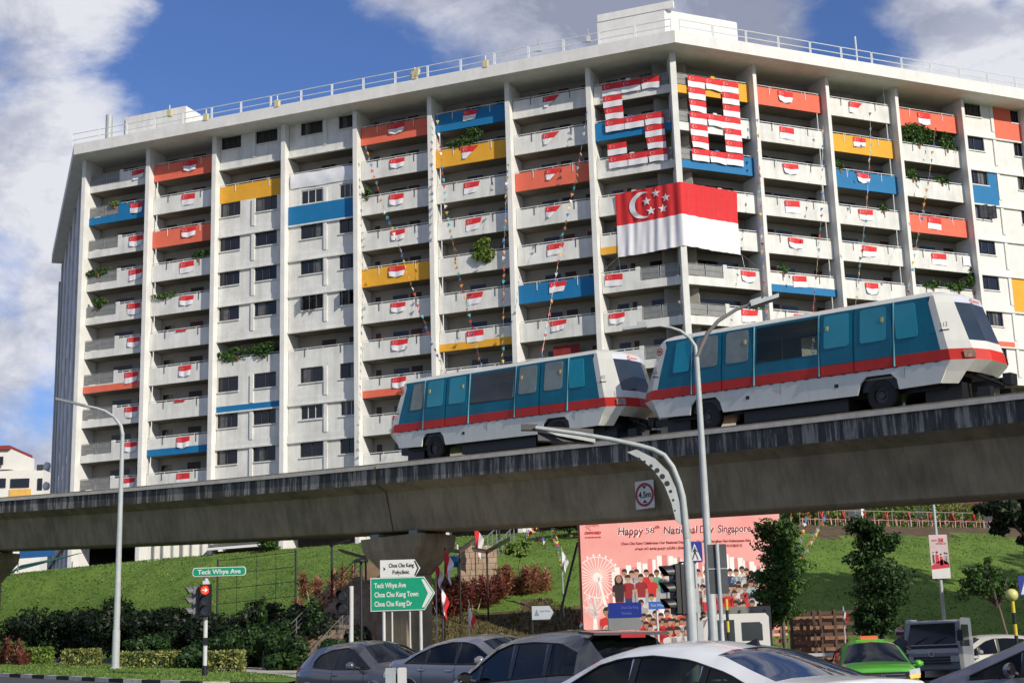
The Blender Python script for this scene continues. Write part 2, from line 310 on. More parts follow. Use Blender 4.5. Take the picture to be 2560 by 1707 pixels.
def interior(F,k,r):
    z=zb(r)
    for t,f0,f1 in PATT[PK[(F,k)]]:
        u0,u1=uf(F,k,f0),uf(F,k,f1)
        if t=='w': window(F,u0,u1,z+1.15,z+2.2,-1.46,style=(r*7+k)%3==0,bars=1)
        else: door(F,u0,u1,z+.2,z+2.25,-1.46,red=(r*5+k)%4==0)
for (F,k),n in ROWS.items():
    for r in range(1,n+1): balcony(F,k,r)
for r in (2,7): balcony('L',3,r); balcony('L',4,r)
vis=[(F,k,r) for (F,k),n in ROWS.items() for r in range(1,n+1)]
# window-wall bays
WB={('L',3):([(.012,.32),(.555,.885)],.53,[1,3,4,5,6,8,9,10,11]),('L',4):([(.175,.50),(.745,.985)],.545,[1,3,4,5,6,8,9,10,11]),
    ('R',5):([(.03,.36),(.86,.998)],.53,[1,2,3,4,5,6,7,8]),('R',6):([(.05,.36),(.7,.98)],.53,[1,2,3,4,5,6])}
WALLC={('L',4,3):(BLUE,0,1,0.0,1.5),('R',5,1):(ORANGE,.56,1.0,.08,2.62),('R',5,3):(BLUE,.0,.5,.08,2.62),('R',5,6):(YELLOW,.56,1,.08,2.62),('R',6,6):(YELLOW,0,1,.08,2.62),('R',6,1):(ORANGE,0,.5,.08,2.62)}
for (F,k),(wins,pil,rows) in WB.items():
    a,b=span(F,k); lo,hi=min(a,b),max(a,b)
    for r in rows:
        wall=MB(); led=wall; z=zb(r); fb(wall,F,lo,hi,-.25,0,z,z+1.58)
        edges=sorted([tuple(sorted((uf(F,k,p),uf(F,k,q)))) for p,q in wins]); x=lo
        for e0,e1 in edges:
            if e0-x>.01: fb(wall,F,x,e0,-.25,0,z+1.58,z+FH)
            x=e1
        if hi-x>.01: fb(wall,F,x,hi,-.25,0,z+1.58,z+FH)
        fb(wall,F,lo,hi,-.25,0,z+2.64,z+FH)if False else None
        fb(led,F,lo,hi,.002,.16,z-.06,z+.05)
        fb(led,F,lo,hi,.002,.045,z+.05,z+.55)
        pu=uf(F,k,pil); fb(wall,F,pu-.13,pu+.13,.001,.1,z+.55,z+2.63)
        for i,(e0,e1) in enumerate(edges):
            dd=(r*3+i*5+k)%7; window(F,e0+.015,e1-.015,z+1.6,z+2.66,-.07,style=dd in(0,3,5),light=(k==4 and r in (3,9)),bars=2 if r%2 else 1)
            fb(led,F,e0-.06,e1+.06,.003,.09,z+1.5,z+1.575)
        wall.build('wall_bay',[WHITE2 if F=='L' else WHITE],bld,True)
        if (F,k,r) in WALLC:
            m,f0,f1,z0,z1=WALLC[(F,k,r)]; u0,u1=sorted((uf(F,k,f0),uf(F,k,f1))); pn=MB()
            e=edges[0] if (F,k,r)!=('L',4,3) else None
            if (F,k,r)==('L',4,3): fb(pn,F,u0,u1,.046,.115,z+.02,z+1.5)
            elif r==3: fb(pn,F,u0,u1,.046,.06,z+z0,z+1.5); fb(pn,F,edges[0][1],u1,.002,.02,z+1.5,z+z1)
            else:
                cut=[q for q in edges if q[0]<u1 and q[1]>u0]; fb(pn,F,u0,u1,.046,.06,z+z0,z+1.5); x=u0
                for q in cut: fb(pn,F,x,max(x+.01,q[0]),.002,.02,z+1.5,z+z1); x=q[1]
                if u1-x>.02: fb(pn,F,x,u1,.002,.02,z+1.5,z+z1)
            o=pn.build('painted_wall_panel',[m],bld,True); o['label']=CN[id(m)]+' painted panel on the white wall'
    if (F,k)==('L',3):
        pn=MB(); fb(pn,F,lo,hi,.046,.06,zb(8)+.06,zb(8)+.5); pn.build('painted_wall_panel',[BLUE],bld,True)['label']='thin blue strip on the white wall'
    if (F,k)==('R',5):
        pn=MB(); fb(pn,F,lo,uf(F,k,.5),.046,.06,zb(7)+.06,zb(7)+.45); pn.build('painted_wall_panel',[ORANGE],bld,True)['label']='thin coral strip on the white wall'
interior('L',3,2); interior('L',4,2); interior('L',3,7); interior('L',4,7)
for v in sorted(vis,key=lambda v:v[2]): interior(*v)
if extraW.f: tag(extraW.build('window',[DARKW],bld,True),kind='stuff')
if extraD.f: tag(extraD.build('door',[DOORM],bld,True),kind='stuff')
# corridor back walls
for F,ks in (('L',range(1,9)),('R',range(1,8))):
    for k in ks:
        a,b=span(F,k); lo,hi=min(a,b),max(a,b)
        if (F,k)==('L',8): lo=-.5
        if (F,k)==('R',1): lo=-.5
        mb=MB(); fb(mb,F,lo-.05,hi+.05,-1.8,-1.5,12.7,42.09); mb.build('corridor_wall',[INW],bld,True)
# roof railings
for F,u0,u1 in (('L',-.6,48.4),('R',-.3,42)):
    c,d,n=FACE[F]; k=round((u1-u0)/2.6); g=(u1-u0)/k
    for i in range(k):
        mb=MB(); x0,x1=u0+i*g+.05,u0+(i+1)*g-.05
        for zz in (43.45,43.95): mb.tube([fp(F,x0,1.75,zz),fp(F,x1,1.75,zz)],.033,5)
        for x in (x0,x1): mb.tube([fp(F,x,1.75,42.97),fp(F,x,1.75,43.95)],.038,5)
        mb.build('roof_railing',[WMETAL],bld,True)
# roof rooms
mb=MB(); pts=[fp('R',6.7,-1.9,0),fp('L',-.7,-1.9,0)+Vector((.3,-.2,0))*0,fp('L',5.75,-1.9,0),fp('L',5.75,-7,0),fp('R',6.7,-7,0)]
pts[1]=BC-bis*2.05
mb.prism([(p.x,p.y) for p in pts],(0,0,42.99),(1,0,0),(0,1,0),(0,0,3.5)); mb.build('roof_machine_room',[WHITE],bld,True)
mb=MB(); pts2=[p for p in pts]; mb.hexa(fp('L',.1,-1.85,46.51),DL*5.6,-NL*.3,(0,0,.55)); mb.hexa(fp('L',5.4,-2.2,46.51),DL*.35,-NL*3.5,(0,0,.55)); mb.build('roof_parapet',[WHITE],bld,True)
mb=MB(); mb.hexa(fp('L',39.7,-1.0,42.99),DL*5.7,-NL*4,(0,0,2.85)); mb.build('roof_machine_room',[WHITE2],bld,True)
mb=MB(); mb.hexa(fp('L',45.45,-1.2,42.99),DL*.25,-NL*3,(0,0,3.0)); mb.build('roof_parapet',[WHITE2],bld,True)
mb=MB(); mb.lathe([(.0,43.6),(.28,43.6),(.28,46.3),(0,46.3)],(fp('L',47.0,-1,0)),14); mb.lathe([(.1,42.97),(.1,43.6)],(fp('L',47.0,-1,0)),8); mb.build('vent_stack',[GALV],bld,True,smooth=40)
for i,(u,z) in enumerate([(35.9,0),(29.7,0),(18.4,.25),(12.9,0),(39.2,1.7)]):
    mb=MB(); P=fp('L',u,1.9,43.15+z*.55); mb.box(P,(.35,.3,.55),0,AL)
    if i==2: mb.lathe([(0,.1),(.42,.06),(.45,-.1),(0,-.14)],P+Vector((0,0,.25)),14,0,ax=(NL+Vector((-.4,0,.3))))
    mb.tube([P+Vector((0,0,.2)),P+Vector((0,0,.65))],.04,6,1); mb.build('roof_floodlight',[M('cream_lamp_housing',(.55,.5,.3),.5),WMETAL],bld,True)
for u in (8.9,5.3):
    mb=MB(); P=fp('L',u,1.8,43.6); mb.box(P,(.3,.25,.4)); mb.tube([P,P+Vector((0,0,.8))],.03,5); mb.build('roof_camera',[GALV],bld,True)
mb=MB(); mb.tube([fp('R',14.3,1.7,43),fp('R',14.3,1.7,45)],.06,6); mb.build('roof_post',[WMETAL],bld,True)
mb=MB(); mb.tube([fp('R',6.9,-2.2,43),fp('R',6.9,-2.2,46.6)],.06,6); mb.build('roof_post',[WMETAL],bld,True)
# void deck
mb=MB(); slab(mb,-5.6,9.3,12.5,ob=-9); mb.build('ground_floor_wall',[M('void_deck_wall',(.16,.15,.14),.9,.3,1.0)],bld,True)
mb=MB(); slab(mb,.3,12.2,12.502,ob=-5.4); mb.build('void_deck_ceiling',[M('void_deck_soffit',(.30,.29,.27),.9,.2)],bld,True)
# pipes at far left edge with two floodlights
mb=MB(); 
for d in (0,.35): mb.tube([fp('W',29+d,.3,11),fp('W',29+d,.3,40)],.09,6)
mb.build('drain_pipe',[GALV],bld,True)
for z in (20.8,19.0):
    mb=MB(); mb.lathe([(0,0),(.35,.05),(.4,.3),(.3,.4),(0,.4)],fp('W',22,.9,z),12,0,ax=(NW-Vector((0,.8,0)))); mb.build('wall_floodlight',[WMETAL],bld,True)
# ================================================================= FLAGS
def star(cx,cy,r,asp):
    return [(cx+(r if i%2==0 else r*.42)*math.sin(math.pi*i/5)/asp,cy-(r if i%2==0 else r*.42)*math.cos(math.pi*i/5)) for i in range(10)]
def crescent(cx,cy,r,asp,N=14):
    o=[(cx-r*math.sin(a)/asp,cy-r*math.cos(a)) for a in np.linspace(-.25,math.pi+.25,N)]
    i=[(cx+(.30*r-.88*r*math.sin(a))/asp,cy-.88*r*math.cos(a)) for a in np.linspace(math.pi+.18,-.18,N)]
    return o+i
def flagfn(w,h,v,seed):
    rs=random.Random(seed); ph=rs.uniform(0,6); am=.018
    def fn(s,t):
        x,z=s*w,-t*h; y=-am*math.sin(s*9+ph+t*3)*(.3+t)-.012
        if v==1: x=s*w*(1-.22*t); z=-t*h*(1-.10*s)
        if v==2: z-= .10*h*math.sin(math.pi*s)*t; x=w*(.5+(s-.5)*(1-.12*t)); y-=.03*math.sin(math.pi*s)*t
        if v==3: x=w*(s*(1-.72*t)); z=-t*h*(1.0); y-=.05*abs(math.sin(s*7))*t
        if v==4: x=w*(s+.08*t*(1-s)); z=-t*h*(1-.06*math.sin(5*s))
        if v==5: x=w*(.5+(s-.5)*(1-.18*t*t)); z=-t*h*(1-.14*abs(s-.5)*2); y-=.05*abs(math.sin(s*5+1))*t
        if v==6: x=w*(s-.10*t*s); z=-t*h*(1-.2*s*s); y-=.04*abs(math.sin(s*11))*t
        return Vector((x-w/2,y,z))
    return fn
def flag_mesh(w,h,v,seed,big=False):
    fn=flagfn(w,h,v,seed); mb=MB(); mb.grid(fn,14,10,lambda s,t:0 if t<.5 else 1)
    e=MB(); asp=w/h
    def lay(poly):
        c=(sum(p[0] for p in poly)/len(poly),sum(p[1] for p in poly)/len(poly))
        e.face([fn(p[0],p[1])+Vector((0,-.006,0)) for p in poly])
    cres=crescent(.2,.25,.155,asp); n=len(cres)//2
    for i in range(n-1):
        lay([cres[i],cres[i+1],cres[2*n-2-i],cres[2*n-1-i]])
    for i in range(5):
        a=2*math.pi*i/5; st=star(.315+.085*math.sin(a)/asp,.25-.085*math.cos(a),.042,asp)
        cx=(.315+.085*math.sin(a)/asp,.25-.085*math.cos(a))
        for k in range(0,10,2): lay([cx,st[k-1],st[k],st[(k+1)%10]])
    a=mb.build('cloth',[RED,FWH],smooth=60).data; b=e.build('crescent_and_stars',[M('flag_emblem_white',(.60,.38,.38),.8)]).data
    for o in list(S.collection.objects)[-2:]: bpy.data.objects.remove(o)
    return a,b
FM=[flag_mesh(1.28,.86,v,s) for v,s in ((0,1),(1,2),(2,3),(3,4),(4,5),(5,6),(2,9),(6,10))]
ORD=['top','second','third','fourth','fifth','sixth','seventh','eighth','ninth','tenth','eleventh']
BAYN={('L',1):'far left bay',('L',2):'second bay from the left end',('L',5):'bay right of the window bays',('L',6):'third bay left of the corner bay',('L',7):'bay next left of the corner bays',('L',8):'bay just left of the corner',('R',1):'bay just right of the corner',('R',2):'second bay right of the corner',('R',3):'third bay right of the corner',('R',4):'fourth bay right of the corner'}
BAYN[('L',6)]='second bay left of the 5 bay'; BAYN[('L',7)]='bay beside the 5 flags'; 
ANG={'L':math.atan2(-DL.y,-DL.x),'R':math.atan2(DR.y,DR.x)}
FL={('L',1):(.80,range(1,11)),('L',2):(.575,[1,2,3,4,5,7,9,10]),('L',5):(.51,range(1,10)),('L',6):(.49,[1,2,3,4,6,7]),('L',7):(.505,range(1,8)),('L',8):(.17,[6,7]),('R',1):(.81,[6,7]),('R',2):(.46,range(1,8)),('R',3):(.475,range(1,7)),('R',4):(.47,[1,4,5])}
for (F,k),(f,rows) in FL.items():
    for r in rows:
        v=(0,2,4,5,6,7)[(r*7+k*3+r*k)%6]
        if (F,k)==('L',7) and r in (1,2,3,4): v=3
        if (F,k)==('L',7) and r in (5,6): v=1
        if (F,k)==('L',6): v=3 if r==2 else (1 if r in (1,3,4,6) else 0)
        if (F,k)==('R',3) and r==1: v=3
        if (F,k)==('R',4): v=2 if r==1 else 0
        m,part=COL.get((F,k,r),(None,None)); pc=(CN[id(m)] if m else 'white')
        if part=='strip': pc=pc+'-striped'
        t=thing('hanging_flag','red and white flag on %s parapet, %s floor, %s'%(pc,ORD[r-1],BAYN[(F,k)]),'flag',fp(F,uf(F,k,f+((r*37+k*11)%5-2)*.006),.035,zb(r)+1.24),ANG[F],'small flags hung on the balconies')
        rs_=random.Random(r*31+k*7+len(F)); t.rotation_euler=(0,rs_.uniform(-.05,.05),ANG[F]+rs_.uniform(-.03,.03)); t.scale=(rs_.uniform(.88,1.06),1,rs_.uniform(.86,1.05)); put(FM[v][0],'cloth',t); put(FM[v][1],'crescent_and_stars',t)
# numerals made of flags
F5=[flag_mesh(1.36,.84,v,s) for v,s in ((0,21),(0,22),(4,23))]; F8=F5
def numflag(F,u,z,lab,i):
    a=F5[i%3]; t=thing('numeral_flag',lab,'flag',fp(F,u,.13+.01*(i%2),z),ANG[F],'flags sewn into the numbers 5 and 8'); put(a[0],'cloth',t); put(a[1],'crescent_and_stars',t)
zz=[40.8,39.93,39.03,38.15,37.3,36.42,35.5]; nm=['top','','','middle','','','bottom']
c5=[4.31,2.92,1.55]; pos=['left','middle','right']
for i,z in enumerate(zz):
    if i in (0,3,6):
        for j in range(3): numflag('L',c5[j]-.04*i,z,'%s flag in the %s bar of the large flag numeral 5'%(pos[j],nm[i]),i+j)
    elif i in (1,2): numflag('L',c5[0]-.04*i,z,'%s flag in the upper left stroke of the flag numeral 5'%(['upper','lower'][i-1]),i)
    else: numflag('L',c5[2]-.04*i,z,'%s flag in the lower right stroke of the flag numeral 5'%(['upper','lower'][i-4]),i)
numflag('L',c5[0]-.2,zz[5],'lone flag at the lower left of the flag numeral 5',1)
c8=[1.78,3.13,4.48]
for i,z in enumerate(zz):
    if i in (0,3,6):
        for j in range(3): numflag('R',c8[j],z,'%s flag in the %s bar of the large flag numeral 8'%(pos[j],nm[i]),i+j+1)
    else:
        for j in (0,2): numflag('R',c8[j],z,'%s %s side flag of the %s loop of the flag numeral 8'%(['upper','lower'][(i-1)%3 if i<3 else (i-4)],pos[j],'top' if i<3 else 'bottom'),i+j)
# open casements, plastic sheet and laundry details
def casement(F,k,r,f,z0,z1,w,ang,mt,lab):
    u=uf(F,k,f); c,d,n=FACE[F]; right=(-d if F=='L' else d); dv=(right*math.cos(ang)+n*math.sin(ang)); mb=MB(); o=fp(F,u,.0,z0); t=.04; h=z1-z0
    for a,b,cc,e in ((0,0,w,t),(0,h-t,w,t),(0,0,t,h),(w-t,0,t,h),(w/2-.015,0,.03,h)): mb.hexa(o+dv*a+Vector((0,0,b)),dv*cc,n*.03+right*.01,(0,0,e))
    mb.hexa(o+dv*t+Vector((0,0,t)),dv*(w-2*t),n*.008,(0,0,h-2*t),1)
    q=mb.build('open_casement',[mt,CURT],bld,True); q['label']=lab
for f in (.19,.30,.40): casement('L',4,6,f,zb(6)+1.62,zb(6)+2.62,.55,1.0,FRAMEL,'pale window casement standing open')
for f in (.78,.88): casement('L',4,6,f,zb(6)+1.62,zb(6)+2.62,.5,1.1,FRAMEL,'pale window casement standing open')
for f in (.16,.30): casement('R',5,4,f,zb(4)+1.62,zb(4)+2.62,.6,.9,FRAME,'dark window casement standing open')
t=thing('plastic_sheet','shiny white plastic sheet draped along the balcony between window bays','sheet',fp('L',uf('L',4,.5),.03,zb(2)+.2),math.atan2(-DL.y,-DL.x))
mb=MB(); mb.grid(lambda s,q:Vector(((s-.5)*5.3,-.03-.012*math.sin(s*21+q*3)-.06*math.sin(q*3.1),q*1.12+.02*math.sin(s*11))),60,8); mb.build('sheet',[M('glossy_white_plastic',(.72,.73,.76),.25,.1,2)],t,smooth=80)
rs=random.Random(77)
for i,(F,k,r,f,w_,col,lab) in enumerate((('L',2,6,.5,.9,RED,'red cloth strip over the sixth floor rail near the left end'),('L',2,8,.5,.9,RED,'red cloth strip over the eighth floor rail near the left end'),('R',4,5,.92,.75,FWH,'pale patterned cloth hung at the right end beside the column'),('L',2,8,.92,.8,RED,'red cloth hanging inside the eighth floor corridor near the left end'),('L',7,8,.55,1.9,M('dark_red_cloth',(.22,.02,.02),.8),'dark red cloth banner in the corridor above the rear rail car'))):
    off=.05 if i<3 else -.6; z1=zb(r)+(1.35 if i<2 else (1.28 if i==2 else 2.3)); h=.16 if i<2 else .8
    t=thing('hanging_cloth',lab,'cloth',fp(F,uf(F,k,f),off,z1),math.atan2(-DL.y,-DL.x) if F=='L' else math.atan2(DR.y,DR.x)); mb=MB(); mb.grid(lambda s,q:Vector(((s-.5)*w_,-.02*math.sin(s*17+q*4)-.02,-q*h*(1-.1*math.sin(s*3)))),12,6); mb.build('cloth',[col],t,smooth=80)
# giant flag wrapped round the corner
big=thing('giant_flag','giant red and white flag with crescent and five stars wrapped around the building corner','giant flag',(BC.x,BC.y,28.3))
ZT,ZB_=32.78,28.35; UL,UR=4.42,4.5
def bigfn(s,t):
    L=UL+UR; x=s*L; z=ZT-t*(ZT-ZB_); rz=.03*math.sin(s*23)*t+.02*math.sin(s*61+2)*t
    if x<UL: u=UL-x; o=.12+.55*(1-u/UL)**1.0+.03*math.sin(u*9); p=fp('L',u-(.27*(1-u/UL)),o,z)
    else: u=x-UL; o=.12+.55*(1-u/UR)+.03*math.sin(u*8); p=fp('R',u-(.27*(1-u/UR)),o,z)
    n=(NL if x<UL else NR); e=abs(x-UL)
    return p+n*(rz*min(1,e*1.4)+.012*math.sin(s*120+t*4)*min(1,e)*(.4+t)-.12*math.sin(t*3)*min(1,e*.8))+Vector((0,0,-.03*math.sin(s*9)*t))
mb=MB(); mb.grid(bigfn,150,16,lambda s,t:0 if t<.5 else 1); mb.build('cloth',[RED,FWH],big,True,smooth=70)
e=MB(); asp=(UL+UR)/(ZT-ZB_)
def bl(poly): e.face([bigfn(p[0],p[1])+(NL if p[0]<.5 else NR)*.05 for p in poly])
cres=crescent(.205,.25,.205,asp*1.0,50); n=len(cres)//2
for i in range(n-1): bl([cres[i],cres[i+1],cres[2*n-2-i],cres[2*n-1-i]])
for i in range(5):
    a=2*math.pi*i/5; cx=(.31+.14*math.sin(a)/asp*1.1,.245-.14*math.cos(a)); st=star(cx[0],cx[1],.07,asp)
    for k in range(0,10,2): bl([cx,st[k-1],st[k],st[(k+1)%10]])
e.build('crescent_and_stars',[FWH],big,True)
mb=MB()
for F,u in (('L',UL-.05),('R',UR-.05)):
    mb.tube([fp(F,u,.2,ZB_),fp(F,u-.1 if F=='L' else u+.1,.3,zb(6)+1.4)],.012,4); mb.tube([fp(F,u,.2,ZB_),fp(F,u+1.1,.3,zb(6)+1.5)],.012,4)
mb.build('cord',[METAL],big,True)
# ================================================================= VIADUCT
GA=(-3.13800906e-03,-9.54771126e-01,5.52131592e+01); GZ=(-0.06815374,9.70566883)
def gy(X): return GA[0]*X*X+GA[1]*X+GA[2]
def gz(X): return GZ[0]*X+GZ[1]
_xs=np.linspace(-60,40,4001); _ss=np.concatenate([[0],np.cumsum(np.hypot(np.diff(_xs),np.diff(gy(_xs))))]); _s40=np.interp(-40,_xs,_ss)
def gX(s): return float(np.interp(s+_s40,_ss,_xs))
def gs(X): return float(np.interp(X,_xs,_ss)-_s40)
def gfr(X):
    d=2*GA[0]*X+GA[1]; t=Vector((1,d,0)).normalized(); n=Vector((-t.y,t.x,0)); return Vector((X,gy(X),gz(X))),t,n
CONC=M('stained_concrete',(.29,.24,.155),.9,.35,.5,.6,streak=.42)
CONCL=M('pale_concrete_lip',(.46,.44,.40),.85,.15,2.0,.3,streak=.2)
def stainmat():
    m=M('streaked_concrete',(.13,.125,.115),.9,.2,1.0); nt=m.node_tree; N=nt.nodes; L=nt.links; b=N['Principled BSDF']
    geo=N.new('ShaderNodeNewGeometry'); mp=N.new('ShaderNodeMapping'); mp.inputs[3].default_value=(1,1,.09); L.new(geo.outputs['Position'],mp.inputs[0])
    n=N.new('ShaderNodeTexNoise'); n.inputs['Scale'].default_value=2.6; n.inputs['Detail'].default_value=5; n.inputs['Roughness'].default_value=.75; L.new(mp.outputs[0],n.inputs['Vector'])
    cr=N.new('ShaderNodeValToRGB'); e=cr.color_ramp.elements; e[0].position=.42; e[0].color=(.045,.045,.044,1); e[1].position=.57; e[1].color=(.27,.26,.235,1); k=e.new(.50); k.color=(.075,.075,.073,1)
    L.new(n.outputs[0],cr.inputs[0]); L.new(cr.outputs[0],b.inputs['Base Color']); return m
STAIN=stainmat()
via=thing('viaduct','long concrete light rail viaduct with dark streaked edge band crossing on flared piers','viaduct',(-5,60,1.4))
PROF=[(.0,0,0),(-.03,-.16,0),(.06,-.17,1),(.06,-.80,1),(.10,-.82,2),(.62,-1.12,2),(.98,-2.70,2),(1.05,-2.76,2)]
WID=3.7
def beam(x0,x1):
    mb=MB(); n=max(2,int((x1-x0)/1.0)); full=[(o,z) for o,z,_ in PROF]+[(WID-o,z) for o,z,_ in PROF[::-1]]; mi=[0,1,1,2,2,2,2,2,2,2,2,2,1,1,0,3]
    k=len(full)
    for i in range(n+1):
        X=x0+(x1-x0)*i/n; p,t,nn=gfr(X)
        for o,z in full: mb.v.append(tuple(p+nn*o+Vector((0,0,z))))
    for i in range(n):
        for j in range(k):
            a=i*k+j; b=i*k+(j+1)%k; mb.f.append((a,a+k,b+k,b)); mb.m.append(mi[j])
    mb.f.append(tuple(range(k))); mb.m.append(2); mb.f.append(tuple(range(n*k+k-1,n*k-1,-1))); mb.m.append(2)
    mb.build('guideway_beam',[CONCL,STAIN,CONC,CONCL],via,True)
JX=[-54,-31.9,-5.95,15.6,34]
for a,b in zip(JX[:-1],JX[1:]): beam(a+.035,b-.035)
# running plinths and kerb on deck
mb=MB()
for o in (.55,1.3,2.4,3.1):
    pts=[]
    for i in range(60):
        p,t,nn=gfr(-50+i*84/59); pts.append(p+nn*o+Vector((0,0,.06)))
    for a,b in zip(pts[:-1],pts[1:]): d=b-a; _,t,nn=gfr(a.x); mb.hexa(a,d*1.001,nn*.2,(0,0,.08))
mb.build('running_strip',[CONC],via,True)
for X in JX[1:4]:
    p,t,nn=gfr(X); c=p+nn*WID/2; zt=c.z-2.95; g=-.033*c.x+.022*c.y
    p2=thing  # noqa
    mb=MB()
    def ring(z,w,d,ch=.12): return [c+t*a+nn*b+Vector((0,0,z-c.z)) for a,b in ((-w/2,-d/2+ch),(-w/2+ch,-d/2),(w/2-ch,-d/2),(w/2,-d/2+ch),(w/2,d/2-ch),(w/2-ch,d/2),(-w/2+ch,d/2),(-w/2,d/2-ch))]
    def loft(mb,rings):
        k=len(rings[0]); i=len(mb.v)
        for r_ in rings: mb.v+=[tuple(q) for q in r_]
        for a in range(len(rings)-1):
            for j in range(k): mb.f.append((i+a*k+j,i+a*k+(j+1)%k,i+(a+1)*k+(j+1)%k,i+(a+1)*k+j)); mb.m.append(0)
        mb.f.append(tuple(i+(len(rings)-1)*k+j for j in range(k))); mb.m.append(0)
    loft(mb,[ring(g-.5,1.5,1.5),ring(zt-1.62,1.5,1.5)]); pier=mb.build('pier',[CONC],via,True)
    mb=MB(); loft(mb,[ring(zt-1.6,1.52,1.52),ring(zt-.55,3.6,2.2),ring(zt-.02,3.75,2.3)]); mb.build('pier_head',[CONC],pier,True)
    mb=MB()
    for a in (-1.2,1.2):
        for b in (-.6,.6):
          mb=MB(); q=c+t*a+nn*b; mb.box((q.x,q.y,zt+.08),(.5,.5,.2),0,math.atan2(t.y,t.x)); mb.build('bearing',[M('bearing_steel',(.25,.25,.24),.6)],pier,True)
    if X<-20:
        pass
# height-limit sign on the beam
def plate(mb,o,ex,ey,w,h,r=.03,mi=0,d=.004,seg=4):
    pts=[]
    for cx,cy,a0 in ((w/2-r,h/2-r,0),(-w/2+r,h/2-r,90),(-w/2+r,-h/2+r,180),(w/2-r,-h/2+r,270)):
        for i in range(seg+1): a=R(a0+90*i/seg); pts.append((cx+r*math.cos(a),cy+r*math.sin(a)))
    ex,ey=Vector(ex),Vector(ey); mb.prism(pts,o,ex,ey,ex.cross(ey)*d,mi)
def annulus(mb,o,ex,ey,r0,r1,mi=0,n=28,d=.004):
    o,ex,ey=Vector(o),Vector(ex),Vector(ey); en=ex.cross(ey)*d; i=len(mb.v)
    for k in range(n):
        a=2*math.pi*k/n; u=ex*math.cos(a)+ey*math.sin(a); mb.v+=[tuple(o+u*r0+en),tuple(o+u*r1+en)]
    for k in range(n): a=i+2*k; b=i+2*((k+1)%n); mb.f.append((a,a+1,b+1,b)); mb.m.append(mi)
SW=M('sign_white',(.62,.62,.60),.5,.06,5); SR=M('sign_red',(.35,.02,.02),.5,.08,5); SBK=M('sign_black',(.015,.015,.015),.5); SGREEN=M('sign_green',(.0,.27,.14),.45,.08,4); SBLUE=M('sign_blue',(.005,.02,.22),.45,.08,4)
X=4.15; p,t,nn=gfr(X); o=p+nn*.62+Vector((0,0,-1.98)); zu=Vector((0,0,1))
sg=thing('height_limit_sign','round red bordered 4.5m height limit sign fixed to the viaduct beam','sign',o,math.atan2(t.y,t.x))
mb=MB(); ex,ey=Vector((1,0,0)),Vector((0,0,1)); plate(mb,(0,-.02,0),ex,ey,.86,1.0); mb.tube([(-.2,0,.2),(-.2,.35,.2)],.03,5); mb.tube([(.2,0,.2),(.2,.35,.2)],.03,5); mb.build('board',[SW],sg)
mb=MB(); annulus(mb,(0,-.03,.0),ex,ey,.335,.425,1); put_text(mb,'4.5m',.30,(0,-.03,-.1),ex,ey,0,width=.56,bold=.008,center=True)
mb.face([(-.1,-.036,.31),(0,-.036,.2),(.1,-.036,.31)],0); mb.face([(-.1,-.036,-.29),(.1,-.036,-.29),(0,-.036,-.18)],0); mb.build('lettering',[SBK,SR],sg)
# ================================================================= TRAIN
TW=M('train_white_paint',(.66,.66,.60),.35,.06,1.2,streak=.12,coat=.4); TB=M('train_teal_paint',(.0,.145,.23),.45,.18,1.0,coat=.12,streak=.15,spec=.25); TR=M('train_red_stripe',(.55,.028,.018),.45,.15,1.0,coat=.1,streak=.15,spec=.25)
TGL=glassmat('train_dark_glass',(.80,.86,.82),.22,.03,1.25,(.06,.08,.08)); TGT=M('train_teal_window',(.01,.27,.37),.12,.15,.6,spec=.5); TGG=M('train_grey_window',(.20,.235,.22),.12,.25,1.2,spec=.5); TGB=M('train_windscreen',(.015,.028,.045),.05,.4,.8,spec=.9)
TP=M('train_pale_panel',(.5,.52,.6),.4,.06); TO=M('train_orange_mark',(.75,.12,.03),.5); IVORY=M('train_interior',(.35,.36,.3),.7)
def interp(tab,z): zs,vs=zip(*tab); return float(np.interp(z,zs,vs))
YS=[(.63,1.30),(.95,1.37),(1.25,1.40),(1.57,1.40),(2.1,1.385),(3.18,1.29),(3.28,1.20),(3.38,.95),(3.43,.6)]
XC1=[(.63,5.35),(.95,5.5),(1.25,5.72),(1.57,5.66),(3.18,5.22),(3.28,5.1),(3.38,4.9),(3.43,4.7)]
XC2=[(.63,5.7),(.95,6.0),(1.25,6.32),(1.57,6.24),(3.18,5.62),(3.28,5.45),(3.38,5.15),(3.43,4.9)]
XF=[(.63,5.8),(.95,6.12),(1.25,6.55),(1.57,6.48),(3.18,5.85),(3.28,5.65),(3.38,5.25),(3.43,4.95)]
XB=[(1.25,5.46),(1.57,5.42),(3.18,5.0)]
